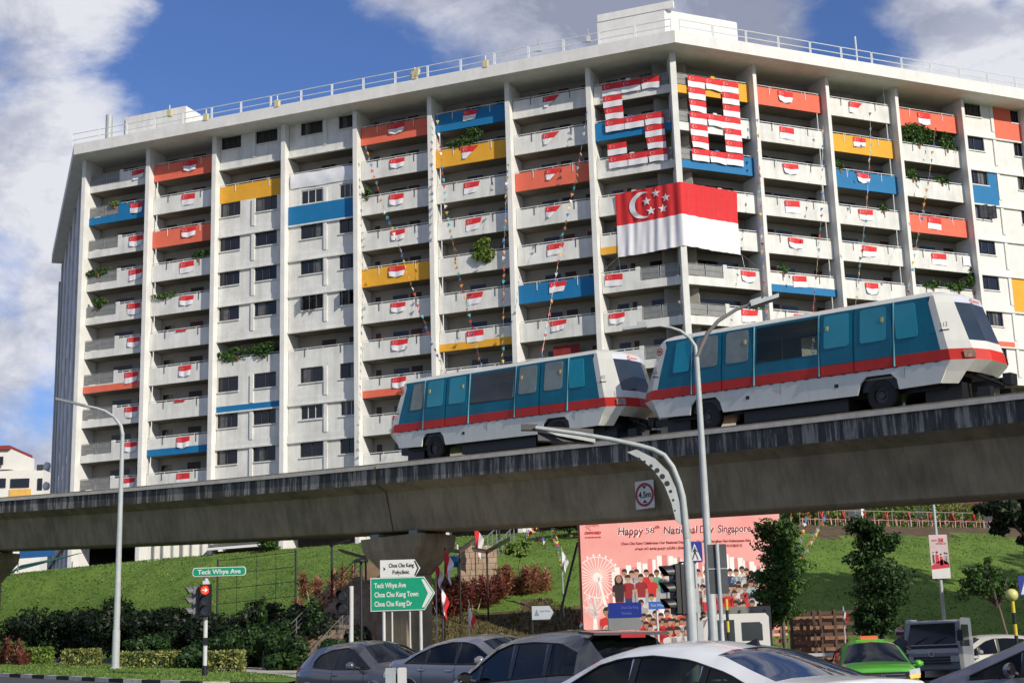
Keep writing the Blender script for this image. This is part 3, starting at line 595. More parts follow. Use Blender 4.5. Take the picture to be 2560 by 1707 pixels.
def train_car(label,s,number,teal,marks):
    X=gX(s); p,t,nn=gfr(X); c=p+nn*WID/2; rz=math.atan2(t.y,t.x); sl=math.atan(-GZ[0]*t.x)
    root=thing('train_car',label,'light rail car',c+Vector((0,0,.02)),rz); root.rotation_euler=(0,sl,rz); root.scale=(1.03,1,1.075)
    ys=lambda z:interp(YS,z)
    body=MB()
    lv=[1.25,1.57,1.97,3.10,3.18,3.28,3.38,3.43]
    for sd in (-1,1):
        # side strips
        for a,b in zip(lv[:-1],lv[1:]):
            xs=[-1,-1.22,1.12,1]   # symbolic
            def xb(z): return interp(XB,z) if z<3.18 else interp(XC1,z)-.12
            segs=[(-xb(a),-xb(b),-1.22,-1.22),(-1.22,-1.22,1.12,1.12),(1.12,1.12,xb(a),xb(b))]
            if a>=3.18: segs=[(-xb(a),-xb(b),xb(a),xb(b))]
            for i,(x0a,x0b,x1a,x1b) in enumerate(segs):
                if a==1.97 and i==1: continue
                mi=2 if a<1.5 else (1 if a<3.15 else 0)
                body.face([(x0a,sd*ys(a),a),(x1a,sd*ys(a),a),(x1b,sd*ys(b),b),(x0b,sd*ys(b),b)] if sd<0 else [(x1a,sd*ys(a),a),(x0a,sd*ys(a),a),(x0b,sd*ys(b),b),(x1b,sd*ys(b),b)],mi)
    for en in (-1,1):
        lv2=[.63,.95,1.25,1.57,1.82,2.98,3.18,3.28,3.38,3.43]
        for a,b in zip(lv2[:-1],lv2[1:]):
            def row(z):
                y=ys(z); xb0=(interp(XB,z) if 1.25<=z<3.18 else (interp(XC1,z)-.12 if z>=3.18 else 5.2)); 
                return [(en*xb0,-y,z),(en*interp(XC1,z),-y,z),(en*interp(XC2,z),-y*.72,z),(en*interp(XF,z),-y*.3,z),(en*interp(XF,z),y*.3,z),(en*interp(XC2,z),y*.72,z),(en*interp(XC1,z),y,z),(en*xb0,y,z)]
            ra,rb=row(a),row(b)
            for i in range(7):
                mi=2 if (a>=1.24 and b<=1.58) else 0
                if 2<=i<=4 and a==1.82: mi=3
                if 2<=i<=4 and a==2.98: mi=4
                if a<.9 and 2<=i<=4: continue
                q=[ra[i],ra[i+1],rb[i+1],rb[i]]; body.face(q if en>0 else q[::-1],mi)
    body.face([(x,y,3.43) for x,y in ((-4.7,-.6),(4.7,-.6),(4.7,.6),(-4.7,.6))],0)
    for en in(-1,1): body.face([(en*4.7,-.6,3.43),(en*4.9,-.43,3.43),(en*4.95,-.18,3.43),(en*4.95,.18,3.43),(en*4.9,.43,3.43),(en*4.7,.6,3.43)][::en],0)
    body.build('body',[TW,TB,TR,TGB,TP],root,smooth=28)
    # skirt with wheel arches
    for sd in (-1,1):
        sk=MB(); poly=[(-5.36,.63),(-4.02,.60),(-3.96,.90),(-3.78,1.08),(-2.92,1.08),(-2.74,.90),(-2.62,.56),(2.54,.56),(2.66,.90),(2.86,1.08),(3.72,1.08),(3.92,.90),(3.98,.60),(5.36,.63),(5.68,1.245),(-5.68,1.245)]
        sk.prism(poly,(0,-1.385 if sd<0 else 1.325,0),(1,0,0),(0,0,1),(0,.06,0)); sk.build('skirt',[TW],root)
    mb=MB()
    for i in range(24):
        x=-5.2+i*.455; mb.box((x,-1.402,1.245),(.13,.012,.03))
    mb.build('stripe_clip',[BLK],root)
    # windows and doors
    def wpoly(x0,x1,z0,z1,r=.09,sk=0):
        out=[]
        for cx,cz,a0 in ((x1-r,z1-r,0),(x0+r,z1-r,90),(x0+r,z0+r,180),(x1-r,z0+r,270)):
            for i in range(4): a=R(a0+30*i); z=cz+r*math.sin(a); out.append((cx+r*math.cos(a)+sk*(z-z0),z))
        return out
    def pan(mb,poly,off,th,mi,sd):
        n=len(poly); i=len(mb.v)
        for o in (off+th,off): mb.v+=[(x,sd*(ys(z)+o),z) for x,z in poly]
        f=tuple(range(i,i+n)); mb.f.append(f if sd>0 else f[::-1]); mb.m.append(mi)
        for k in range(n): mb.f.append((i+k,i+(k+1)%n,i+n+(k+1)%n,i+n+k)); mb.m.append(mi)
    for sd in (-1,1):
        for dr in ((-3.84,-2.66),(-2.58,-1.38),(1.28,2.44),(2.52,3.82)):
            mb=MB(); pan(mb,[(dr[0],1.26),(dr[1],1.26),(dr[1],1.565),(dr[0],1.565)],.004,.03,1,sd); pan(mb,[(dr[0],1.575),(dr[1],1.575),(dr[1],2.1),(dr[1],3.15),(dr[0],3.15),(dr[0],2.1)],.004,.03,0,sd)
            d=mb.build('door',[TB,TR],root)
            c0=(dr[0]+dr[1])/2; idx=[-3.84,-2.58,1.28,2.52].index(dr[0]); wm=teal[idx+1]
            mb=MB(); pan(mb,wpoly(c0-.45,c0+.45,2.08,3.10),.036,.012,0,sd); w=mb.build('window',[wm],d)
            if sd<0: 
                mb=MB(); mb.box((c0+(.33 if idx%2 else -.33),-1.412+.03,2.7),(.09,.03,.14)); mb.build('sticker',[M('sticker_yellow',(.6,.5,.15),.6)],w)
        for i,(x0,x1,sk_) in enumerate(((-4.72,-4.02,.12),(3.98,4.72,-.12))):
            mb=MB(); pan(mb,wpoly(x0,x1,2.05,3.08,.08,sk_),.006,.015,0,sd); mb.build('window',[teal[0 if i==0 else 5]],root)
        mb=MB(); pan(mb,wpoly(-1.2,1.1,1.98,3.095,.06),.0,.012,0,sd); mb.build('window',[TGL],root)
        for x in (-3.9,-1.31,1.21,3.88):
          mb=MB(); pan(mb,[(x-.018,1.26),(x+.018,1.26),(x+.018,3.17),(x-.018,3.17)],.004,.055,0,sd)
          mb.build('door_guide',[M('train_guide_pale_teal',(.12,.32,.38),.3)],root)
    # under frame
    mb=MB(); mb.box((0,0,.78),(10.4,1.7,.5)); mb.box((-3.35,0,.85),(1.3,2.5,.42)); mb.box((3.3,0,.85),(1.3,2.5,.42)); mb.box((0,-.6,.38),(4.0,.9,.4)); mb.box((1.2,.6,.36),(3,.8,.4)); mb.box((-5,0,.45),(1.0,1.5,.5)); mb.box((5.1,0,.45),(1.2,1.5,.5)); mb.build('underframe',[BLK],root)
    for x in (-3.35,3.3):
        for y in (-1.12,1.12):
            mb=MB(); mb.lathe([(.24,-.16),(.44,-.16),(.5,-.1),(.5,.1),(.44,.16),(.24,.16)],(x,y,.5),22,0,ax=(0,1,0)); w=mb.build('wheel',[BLACK],root,smooth=40)
            mb=MB(); mb.lathe([(0,-.1),(.1,-.12),(.12,-.06),(.25,-.08),(.25,.08),(0,.1)],(x,y,.5),16,0,ax=(0,1,0)); mb.build('rim',[M('dirty_rim',(.06,.06,.06),.5,.3,8)],w,smooth=40)  # rim in a near-black tone with random mottling
    mb=MB(); mb.box((6.15,0,.62),(.9,.3,.25)); mb.tube([(6.3,0,.7),(6.85,0,.72)],.09,8); mb.box((6.85,0,.72),(.25,.42,.32)); mb.tube([(5.9,.35,.9),(6.7,.35,.6)],.05,6); mb.tube([(5.9,-.4,.95),(6.75,-.3,.55)],.05,6); mb.box((6.5,.5,.35),(.35,.25,.35)); mb.box((6.35,-.55,.35),(.4,.25,.3)); mb.build('coupler',[BLK],root)
    mb=MB(); mb.box((-6.1,0,.65),(.9,.3,.25)); mb.build('coupler',[BLK],root)
    # lamps
    for sd in (-1,1):
        for en in (1,):
            mb=MB(); y=1.0; mb.face([(6.06,sd*1.2,1.30),(6.32,sd*.98,1.30),(6.29,sd*.98,1.52),(6.03,sd*1.2,1.52)][::-sd]); 
            for v in range(len(mb.v)): mb.v[v]=(mb.v[v][0]+.03,mb.v[v][1]+sd*.02,mb.v[v][2])
            mb.build('lamp_cluster',[M('train_lamp_lens',(.28,.16,.10),.2,.5,9,spec=.8)],root)
    mb=MB()
    for x in (-.3,4.2): mb.tube([(x,-1.402,1.2),(x,-1.36,.6)],.006,4)
    mb.build('skirt_joint',[BLK],root)
    # floor & interior
    mb=MB(); mb.box((0,0,1.0),(9.6,2.5,.05)); 
    mb.box((-2.6,.9,1.35),(.5,.5,.6)); mb.box((3,.9,1.35),(1.5,.5,.5)); 
    for x in (-1.25,1.15,-2.62,2.48): mb.tube([(x,.2,1.0),(x,.2,3.3)],.02,5)
    mb.box((0,0,3.33),(8.8,1.6,.03)); mb.build('interior',[IVORY],root)
    # markings
    mb=MB(); put_text(mb,number,.17,(5.43,-1.408,2.22),(1,0,0),(0,0,1),0,width=.26); mb.face([(5.38,-1.41,2.1),(5.52,-1.41,2.17),(5.52,-1.41,2.13),(5.74,-1.41,2.13),(5.74,-1.41,2.09)][::-1],0)
    put_text(mb,number,.15,(-5.62,-1.408,2.1),(1,0,0),(0,0,1),0,width=.2); mb.face([(-5.66,-1.41,2.0),(-5.52,-1.41,2.06),(-5.52,-1.41,2.02),(-5.38,-1.41,2.02),(-5.38,-1.41,1.98)][::-1],0)
    annulus(mb,(-5.33,-1.345,2.85),(1,0,0),(0,.09,1),.095,.13,1); annulus(mb,(-5.33,-1.347,2.85),(1,0,0),(0,.09,1),.0,.06,1)
    for x in (-1.6,1.8): mb.box((x,-1.388,.92),(.14,.01,.11),0)
    d=Vector((0,1,0)); n2=Vector((1,0,-.0))
    annulus(mb,(5.93,-.3,3.06),(0,1,0),(-.45,0,1),.04,.075,2,d=.02); put_text(mb,'SMRT',.11,(5.945,-.18,3.03),(0,1,0),(-.45,0,1),2,width=.4)
    mb.build('marking',[SBK,SR,TO],root)
    mb=MB(); mb.build if False else None
    return root
t1=train_car('teal and white rail car with red stripe leading uphill on the right',64.2,'112',[TGT,TGG,TGG,TGT,TGT,TGT],1)
t2=train_car('teal and white rail car with red stripe coupled behind on the left',50.3,'102',[TGG,TGT,TGT,TGG,TGG,TGT],0)
# ================================================================= TERRAIN
def road_z(X,Y): return -.033*max(-45,min(45,X))+.022*max(-10,min(110,Y))
def pl(tab,x): a,b=zip(*tab); return float(np.interp(x,a,b))
TOE=[(-60,120),(-30,92),(-16,74),(-8,61),(2,61),(14,59),(30,55),(60,44)]
CREST=[(-90,145),(-60,114),(-36.2,101.9),(11.7,83.4),(36.6,94.5),(90,118)]
CZ=[(-60,8.6),(-45,8.95),(-36,9.15),(-24,9.5),(-10,9.65),(2,9.6),(12,9.35),(40,9.35)]
def hz(X,Y):
    yt,yc=pl(TOE,X),pl(CREST,X); t=(Y-yt)/(yc-yt)
    if t<=0: return road_z(X,Y)
    z0=road_z(X,yt); z1=pl(CZ,X)
    if t>=1: return z1+min(.35,(Y-yc)*.06)
    s=t+.045*math.sin(2*math.pi*t)*-1; return z0+(z1-z0)*s
GRASS=M('mown_grass',(.15,.235,.045),.9,.3,.4,1.0,rgb2=(.075,.14,.028),thr=(.3,.7))
def grassmat():
    m=MATS['mown_grass']; nt=m.node_tree; N=nt.nodes; L=nt.links; b=N['Principled BSDF']; src=b.inputs['Base Color'].links[0].from_socket
    geo=N.new('ShaderNodeNewGeometry'); n=N.new('ShaderNodeTexNoise'); n.inputs['Scale'].default_value=9; n.inputs['Detail'].default_value=10; n.inputs['Roughness'].default_value=.8; L.new(geo.outputs['Position'],n.inputs['Vector'])
    r=N.new('ShaderNodeMapRange'); r.inputs[1].default_value=.35; r.inputs[2].default_value=.65; r.inputs[3].default_value=.72; r.inputs[4].default_value=1.22; L.new(n.outputs[0],r.inputs[0])
    mm=N.new('ShaderNodeMix'); mm.data_type='RGBA'; mm.blend_type='MULTIPLY'; mm.inputs[0].default_value=1; L.new(src,mm.inputs[6]); L.new(r.outputs[0],mm.inputs[7]); L.new(mm.outputs[2],b.inputs['Base Color'])
    b.inputs['Specular IOR Level'].default_value=.15
    for q in N:
        if q.type=='BUMP': q.inputs['Distance'].default_value=.05; q.inputs['Strength'].default_value=1
grassmat()
SOIL=M('mulched_soil',(.15,.095,.055),.95,.5,1.6,1.0,rgb2=(.045,.04,.02)); ASPH=M('asphalt',(.062,.062,.064),.9,.25,3.0,.6); PAVE=M('pale_pavement',(.48,.45,.39),.85,.12,1.2,.3); PLAT=M('podium_paving',(.30,.29,.27),.9,.2,1.0,.2)
def kind_at(X,Y):
    yt,yc=pl(TOE,X),pl(CREST,X); t=(Y-yt)/(yc-yt)
    if t<0: return 0
    if t>1.0: return 3 if t>1.12 else 1
    if -5.5<X<9.5 and t<.40+.05*math.sin(X*1.3): return 2
    if X>13 and t>.86+.03*math.sin(X): return 2
    return 1
xs=[-400,-250,-150,-110]+list(np.arange(-90,91,1.5))+[110,150,250,400]; ys=[-60,-30,0,20,35]+list(np.arange(40,150,1.5))+[170,220,350,700]
sets={0:MB(),1:MB(),2:MB(),3:MB()}
hcache={}
for i in range(len(xs)-1):
    for j in range(len(ys)-1):
        k=kind_at((xs[i]+xs[i+1])/2,(ys[j]+ys[j+1])/2); q=[(xs[a],ys[b]) for a,b in ((i,j),(i+1,j),(i+1,j+1),(i,j+1))]
        sets[k].face([(x,y,hz(x,y)) for x,y in q])
for k,nm,mt in ((0,'road',ASPH),(1,'grass_bank',GRASS),(2,'soil_bank',SOIL),(3,'podium',PLAT)):
    o=sets[k].build(nm,mt); bm=bmesh.new(); bm.from_mesh(o.data); bmesh.ops.remove_doubles(bm,verts=bm.verts,dist=.001); bm.to_mesh(o.data); bm.free()
    for p in o.data.polygons: p.use_smooth=True
    tag(o,kind='structure')
# grass tufts over the bank: uncountable cover
def tufts(name,n,fn,h,mat,seed):
    r=np.random.default_rng(seed); v=[];f=[]
    for i in range(n):
        X,Y=fn(r); z=hz(X,Y)+(.1 if name=='verge_grass' else 0); a=r.uniform(0,6.28); w=.03+.05*r.random(); hh=h*r.uniform(.4,1.2); dx,dy=math.cos(a)*w,math.sin(a)*w; lx,ly=r.normal(0,.06,2); k=len(v)
        v+=[(X-dx,Y-dy,z-.03),(X+dx,Y+dy,z-.03),(X+lx,Y+ly,z+hh)]; f.append((k,k+1,k+2))
    me=bpy.data.meshes.new(name); me.from_pydata(v,[],f); me.materials.append(mat); o=bpy.data.objects.new(name,me); S.collection.objects.link(o); return tag(o,'rough green grass blades growing over the bank' if 'verge' not in name else 'short green grass blades on the roadside verge','grass',kind='stuff')
GL=leafmat('grass_blade',(.09,.155,.028),(.18,.275,.06),1.0)
def bankpt(r):
    while True:
        X=r.uniform(-42,40); Y=r.uniform(58,104)
        if kind_at(X,Y)==1 and Y<pl(CREST,X)+1: return X,Y
tufts('bank_grass',60000,bankpt,.06,GL,5)
def soilpt(r):
    while True:
        X=r.uniform(-6,10); Y=r.uniform(58,80)
        if kind_at(X,Y)==2: return X,Y
o=tufts('soil_ground_cover',12000,soilpt,.16,leafmat('dry_cover',(.05,.05,.015),(.17,.15,.05),1.5),6); o['label']='low brownish ground cover on the mulched bank'; o['category']='ground cover'
# verge, path, kerb
KL=[(-34,70.8),(-26,62),(-19,54.3),(-12.5,47.1),(-9.5,44.5),(-7,44)]
PA=[(-34,90),(-26,80),(-15,67.5),(-8.6,53.5),(-6.5,48)]
def strip(name,a,b,dz,mat,n=40):
    mb=MB(); x0,x1=a[0][0],a[-1][0]
    def pa(t,tab): 
        i=t*(len(tab)-1); k=min(len(tab)-2,int(i)); q=i-k; return tab[k][0]+(tab[k+1][0]-tab[k][0])*q,tab[k][1]+(tab[k+1][1]-tab[k][1])*q
    mb.grid(lambda s,t:(lambda P,Q:(lambda x,y:Vector((x,y,hz(x,y)+dz)))(P[0]+(Q[0]-P[0])*t,P[1]+(Q[1]-P[1])*t))(pa(s,a),pa(s,b)),n,8)
    o=mb.build(name,mat,smooth=60); return tag(o,kind='structure')
strip('verge',KL,[(x,y) for x,y in [(-34,89.6),(-26,79.6),(-15.2,67.1),(-12.5,60.5),(-8.9,53.3),(-7.0,47.2)]],.12,GRASS)
strip('footpath',[(-34,89.6),(-26,79.6),(-15.2,67.1),(-12.5,60.5),(-8.9,53.3),(-6.6,46)],[(-34,92),(-26,82),(-15,70.3),(-11,64),(-6.6,58.6),(0,58.4)],.14,PAVE)
strip('pavement',[(-6.6,46),(0,53),(8,54),(20,51.5)],[(0,60.4),(2,60.5),(10,59),(24,55.5)],.13,PAVE)
def vergept(r):
    while True:
        t=r.uniform(0,1); X=r.uniform(-30,-8); k=pl(KL,X); p=pl([(-34,89.6),(-26,79.6),(-15.2,67.1),(-12.5,60.5),(-8.9,53.3)],X); Y=r.uniform(k+.2,p)
        return X,Y
tufts('verge_grass',14000,vergept,.08,GL,8)
kp=[];  
for i in range(len(KL)-1):
    a,b=Vector((*KL[i],0)),Vector((*KL[i+1],0)); n=max(1,round((b-a).length/1.0))
    for j in range(n): kp.append(a+(b-a)*j/n)
mbs=[MB(),MB()]
for i in range(len(kp)-1):
    a,b=kp[i],kp[i+1]; d=(b-a); nrm=Vector((-d.y,d.x,0)).normalized(); za=road_z(a.x,a.y)-.15; zb2=road_z(b.x,b.y)-.15
    a=Vector((a.x,a.y,za)); b=Vector((b.x,b.y,zb2)); mbs[0].hexa(a-nrm*.2,(b-a)*.999,nrm*.22,(0,0,.28),i%2)
o=mbs[0].build('kerb',[M('kerb_white_paint',(.55,.53,.47),.8,.25,4),M('kerb_black_paint',(.03,.03,.03),.8,.3,4)]); tag(o,kind='structure')
# ================================================================= FOLIAGE
def leaves(n,center,rad,size,seed,shape='ellip',flat=.5,lobes=7,up=.3):
    r=np.random.default_rng(seed); c=np.array(center,float); rad=np.array(rad,float)
    lob=r.normal(0,.45,(lobes,3)); lob[:,2]*=.9; lob/=np.maximum(1,np.linalg.norm(lob,axis=1)/.75)[:,None]; ls=r.uniform(.32,.55,lobes)
    pick=r.integers(0,lobes,n); d=r.normal(0,1,(n,3)); d/=np.linalg.norm(d,axis=1)[:,None]; rr=ls[pick]*r.uniform(.55,1.05,n)
    P=lob[pick]+d*rr[:,None]
    if shape=='box': P=r.uniform(-1,1,(n,3)); ax=r.integers(0,3,n); k=r.random(n)<.75; P[np.arange(n)[k],ax[k]]=np.sign(P[np.arange(n)[k],ax[k]])*r.uniform(.8,1.05,k.sum())
    P=P*rad+c
    nr=d+r.normal(0,.6,(n,3)); nr[:,2]+=up; nr/=np.linalg.norm(nr,axis=1)[:,None]; t=np.cross(nr,r.normal(0,1,(n,3))); t/=np.linalg.norm(t,axis=1)[:,None]; b=np.cross(nr,t)
    s=(size*r.uniform(.6,1.4,n))[:,None]; q=np.stack([P-t*s,P-b*s*flat,P+t*s,P+b*s*flat],1).reshape(-1,3)
    return q,[(4*i,4*i+1,4*i+2,4*i+3) for i in range(n)]
def foliage(name,parent,parts,mat,local=True):
    V=[];F=[]
    for q,f in parts: k=len(V); V+=q.tolist(); F+=[tuple(a+k for a in x) for x in f]
    me=bpy.data.meshes.new(name); me.from_pydata(V,[],F); me.materials.append(mat); o=bpy.data.objects.new(name,me); S.collection.objects.link(o); o.parent=parent; return o
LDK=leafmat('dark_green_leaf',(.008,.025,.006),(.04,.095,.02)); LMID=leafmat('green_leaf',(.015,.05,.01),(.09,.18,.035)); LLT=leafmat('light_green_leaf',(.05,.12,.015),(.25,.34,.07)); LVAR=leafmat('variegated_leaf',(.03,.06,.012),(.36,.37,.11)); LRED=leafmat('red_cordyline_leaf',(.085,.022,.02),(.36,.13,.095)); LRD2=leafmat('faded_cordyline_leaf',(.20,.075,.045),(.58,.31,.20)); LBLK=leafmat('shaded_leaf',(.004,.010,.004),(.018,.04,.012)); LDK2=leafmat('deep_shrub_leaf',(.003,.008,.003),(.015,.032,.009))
BARK=M('bark',(.16,.13,.10),.9,.3,6,.5); PSTEM=M('pale_stem',(.42,.36,.28),.85,.2,6)
def bush(name,label,cat,px,py_top,Y,wpx,mat,n,size=.09,group=None,seed=1,h=None,shape='ellip',base=None,dz=0,depth=None):
    top=atd(px,py_top,Y); g=hz(top.x,Y) if base is None else base; H=h or max(.5,top.z-g); w=wpx*1.0884/FPX*Y/2
    t=thing(name,label,cat,(top.x,Y,top.z-H),0,group)
    q=leaves(n,(0,0,H*.55),(w,depth or min(w,1.2),H*.52),size,seed,shape,lobes=9); foliage('foliage',t,[q],mat)
    mb=MB(); rs=random.Random(seed)
    for i in range(3): a=rs.uniform(0,6.28); mb.tube([(0,0,0),(math.cos(a)*w*.4,math.sin(a)*.3,H*.6)],.03,5)
    mb.build('stem',BARK,t); return t
# dark shrubs at the foot of the bank
DS=[(20,1418,230),(140,1398,190),(215,1385,180),(290,1381,180),(365,1381,170),(440,1381,170),(510,1386,170),(585,1392,160),(640,1402,130),(690,1388,120),(745,1398,120),(800,1412,110)]
wd=['leftmost','second','third','fourth','fifth','sixth','seventh','eighth','ninth','tenth','eleventh','rightmost']
for i,(x,y,w) in enumerate(DS):
    Yb=[80,79,77,75,73,71,69,68,67,66,65.5,65][i]
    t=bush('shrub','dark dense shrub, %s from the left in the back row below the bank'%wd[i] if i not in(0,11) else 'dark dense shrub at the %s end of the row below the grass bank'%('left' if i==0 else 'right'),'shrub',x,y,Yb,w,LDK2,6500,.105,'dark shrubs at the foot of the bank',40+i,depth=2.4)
DS2=[(560,1440,120),(640,1425,70),(600,1395,40),(715,1392,50),(470,1460,120),(350,1465,130),(660,1460,120),(760,1455,110)]
for i,(x,y,w) in enumerate(DS2):
    bush('shrub','low leafy green shrub in front of the dark row, %s from the left'%['sixth','eighth','fourth tip','fifth tip','third','second','seventh','ninth'][i],'shrub',x,y,[62,61,66,64,64,67,60,58.5][i],w,LDK,3000,.095,'leafy shrubs in front of the dark row',60+i)
# variegated hedges by the footpath
HG=[(25,1478,60,74,'clipped bush at the left edge of the photo by the path',LMID),(90,1490,55,72,'clump of white lily leaves beside the left clipped bush',LLT),(188,1493,80,69,'small yellow green hedge between lilies and the lamp post',LVAR),(340,1499,130,64,'long yellow green hedge right of the tall lamp post',LVAR),(518,1498,84,57,'yellow green hedge right of the traffic light pole',LVAR)]
for i,(x,y,w,Y,l,mt) in enumerate(HG): bush('hedge_bush',l,'hedge' if i!=1 else 'plant',x,y,Y,w,mt,1700,.075,'low bushes along the footpath',80+i,h=.95 if i!=0 else 1.3,shape='box',dz=0,depth=.45)
def cordy(x,ytop,Y,n,mat,label,seed,h=2.6,spread=1.15,leafn=150):
    top=atd(x,ytop,Y); g=hz(top.x,Y); H=max(1.2,top.z-g); t=thing('cordyline',label,'shrub',(top.x,Y,g),0,'red leaved cordyline shrubs'); H*=.93; r=np.random.default_rng(seed); mb=MB(); V=[];F=[]
    for i in range(n):
        a=r.uniform(0,6.28); rad=spread*r.uniform(.1,1); hh=H*r.uniform(.45,1.0)-.3; bx,by=math.cos(a)*rad*.35,math.sin(a)*rad*.35; tx,ty=math.cos(a)*rad,math.sin(a)*rad
        mb.tube([(bx,by,0),((bx+tx)/2,(by+ty)/2,hh*.55),(tx,ty,hh)],[.028,.024,.016],5)
        for j in range(leafn):
            b=r.uniform(0,6.28); el=r.uniform(-.35,1.45); L=r.uniform(.28,.52); d=np.array([math.cos(b)*math.cos(el),math.sin(b)*math.cos(el),math.sin(el)]); s=np.array([-math.sin(b),math.cos(b),0])*.035; o=np.array([tx,ty,hh-r.uniform(0,.9)])
            k=len(V); m_=o+d*L*.55; e=o+d*L+np.array([0,0,-.12*L]); V+=[o.tolist(),(m_+s).tolist(),e.tolist(),(m_-s).tolist()]; F.append((k,k+1,k+2,k+3))
    mb.build('stem',PSTEM,t); me=bpy.data.meshes.new('foliage'); me.from_pydata(V,[],F); me.materials.append(mat); o=bpy.data.objects.new('foliage',me); S.collection.objects.link(o); o.parent=t
for a in [(735,1290,73,8,LRD2,'faded red cordyline at the left edge of the left clump',1),(768,1280,73,10,LRD2,'tallest rusty cordyline in the clump left of the pier',2),(805,1305,72,6,LRD2,'thin brownish cordyline nearest the pier on its left',3),
          (1010,1318,72,10,LRED,'dark red cordyline right beside the direction sign tip',4),(1045,1312,72,12,LRED,'dark red cordyline second from the direction sign',5),(1085,1308,72,12,LRED,'dark red cordyline below the blue playground hoods',6),(1122,1308,73,10,LRED,'red cordyline between the playground and the pale stemmed ones',7),
          (1160,1285,74,9,LRD2,'pale stemmed rusty cordyline left of the tall one',8),(1196,1270,74,11,LRD2,'tallest pale stemmed rusty cordyline by the open lawn',9),(1222,1292,74,7,LRD2,'pale stemmed rusty cordyline at the right end by the lawn',10)]: cordy(*a)
cordy(22,1440,72,5,LRED,'small bright red cordyline behind the left clipped bush',21); cordy(50,1442,71,5,LRED,'bright red spiky cordyline at the left beside the lamp post hedge',22)
# columnar trees, right
def coltree(x,ytop,ybot,Y,wpx,label,seed,mat=LMID,n=11000,size=.075):
    top=atd(x,ytop,Y); bot=atd(x,ybot,Y); g=hz(top.x,Y); w=wpx*1.0884/FPX*Y/2; t=thing('columnar_tree',label,'tree',(top.x,Y,g),0,'narrow leafy trees by the fence'); H=top.z-g; z0=bot.z-g; r=np.random.default_rng(seed); parts=[]
    k=9
    for i in range(k):
        f=i/(k-1); z=z0+(H-z0)*f; ww=w*(.80+.42*math.sin(math.pi*min(1,f*1.0+.05)))*r.uniform(.9,1.15); parts.append(leaves(n//k,(r.normal(0,.12),r.normal(0,.1),z-.1),(ww,ww,(H-z0)/k*1.35),size,seed*31+i,lobes=11))
    foliage('crown',t,parts,mat); mb=MB(); mb.tube([(0,0,-.2),(.03,0,H*.5),(0,.02,H*.92)],[.09,.06,.02],7)
    for i in range(9): a=r.uniform(0,6.28); z=z0+(H-z0)*i/9; mb.tube([(0,0,z),(math.cos(a)*w*.6,math.sin(a)*w*.6,z+.35)],[.03,.01],5)
    mb.build('trunk',BARK,t,smooth=60)
coltree(1782,1208,1410,52.5,112,'narrow dark green tree covering the right edge of the pink billboard',3)
coltree(2002,1205,1430,52,112,'narrow dark green tree standing alone before the right grass bank',4,LDK)
# small dull tree at the right with slim leaning trunk, and big dark tree above
def rtree(x,y,Y,w,h,tx,label,seed,mat,n,size,name='round_tree'):
    c=atd(x,y,Y); g=hz(c.x,Y); t=thing(name,label,'tree',(c.x+tx,Y,g)); r=np.random.default_rng(seed); parts=[]
    for i in range(9): parts.append(leaves(n//9,(-tx+r.normal(0,w*.42),r.normal(0,w*.35),c.z-g+r.normal(0,h*.38)),(w*.5,w*.5,h*.42),size,seed*17+i,lobes=6))
    foliage('crown',t,parts,mat); mb=MB(); H=c.z-g; mb.tube([(0,0,-.2),(-.1,0,H*.4),(-tx*.6,0,H*.75),(-tx,0,H)],[w*.07,w*.05,w*.035,.02],7)
    for i in range(7): a=r.uniform(0,6.28); mb.tube([(-tx*.6,0,H*.7),(-tx+math.cos(a)*w*.6,math.sin(a)*w*.5,H+r.normal(0,h*.35))],[.05,.01],5)
    mb.build('trunk',BARK,t,smooth=60)
rtree(2272,1325,55,1.15,1.1,.55,'airy small tree with thin leaning trunk before the shaded bank at right',5,LMID,3200,.075)
rtree(2352,1180,60,2.1,1.2,1.8,'large very dark tree overhanging the top right of the bank',6,LBLK,9000,.13,'dark_tree')
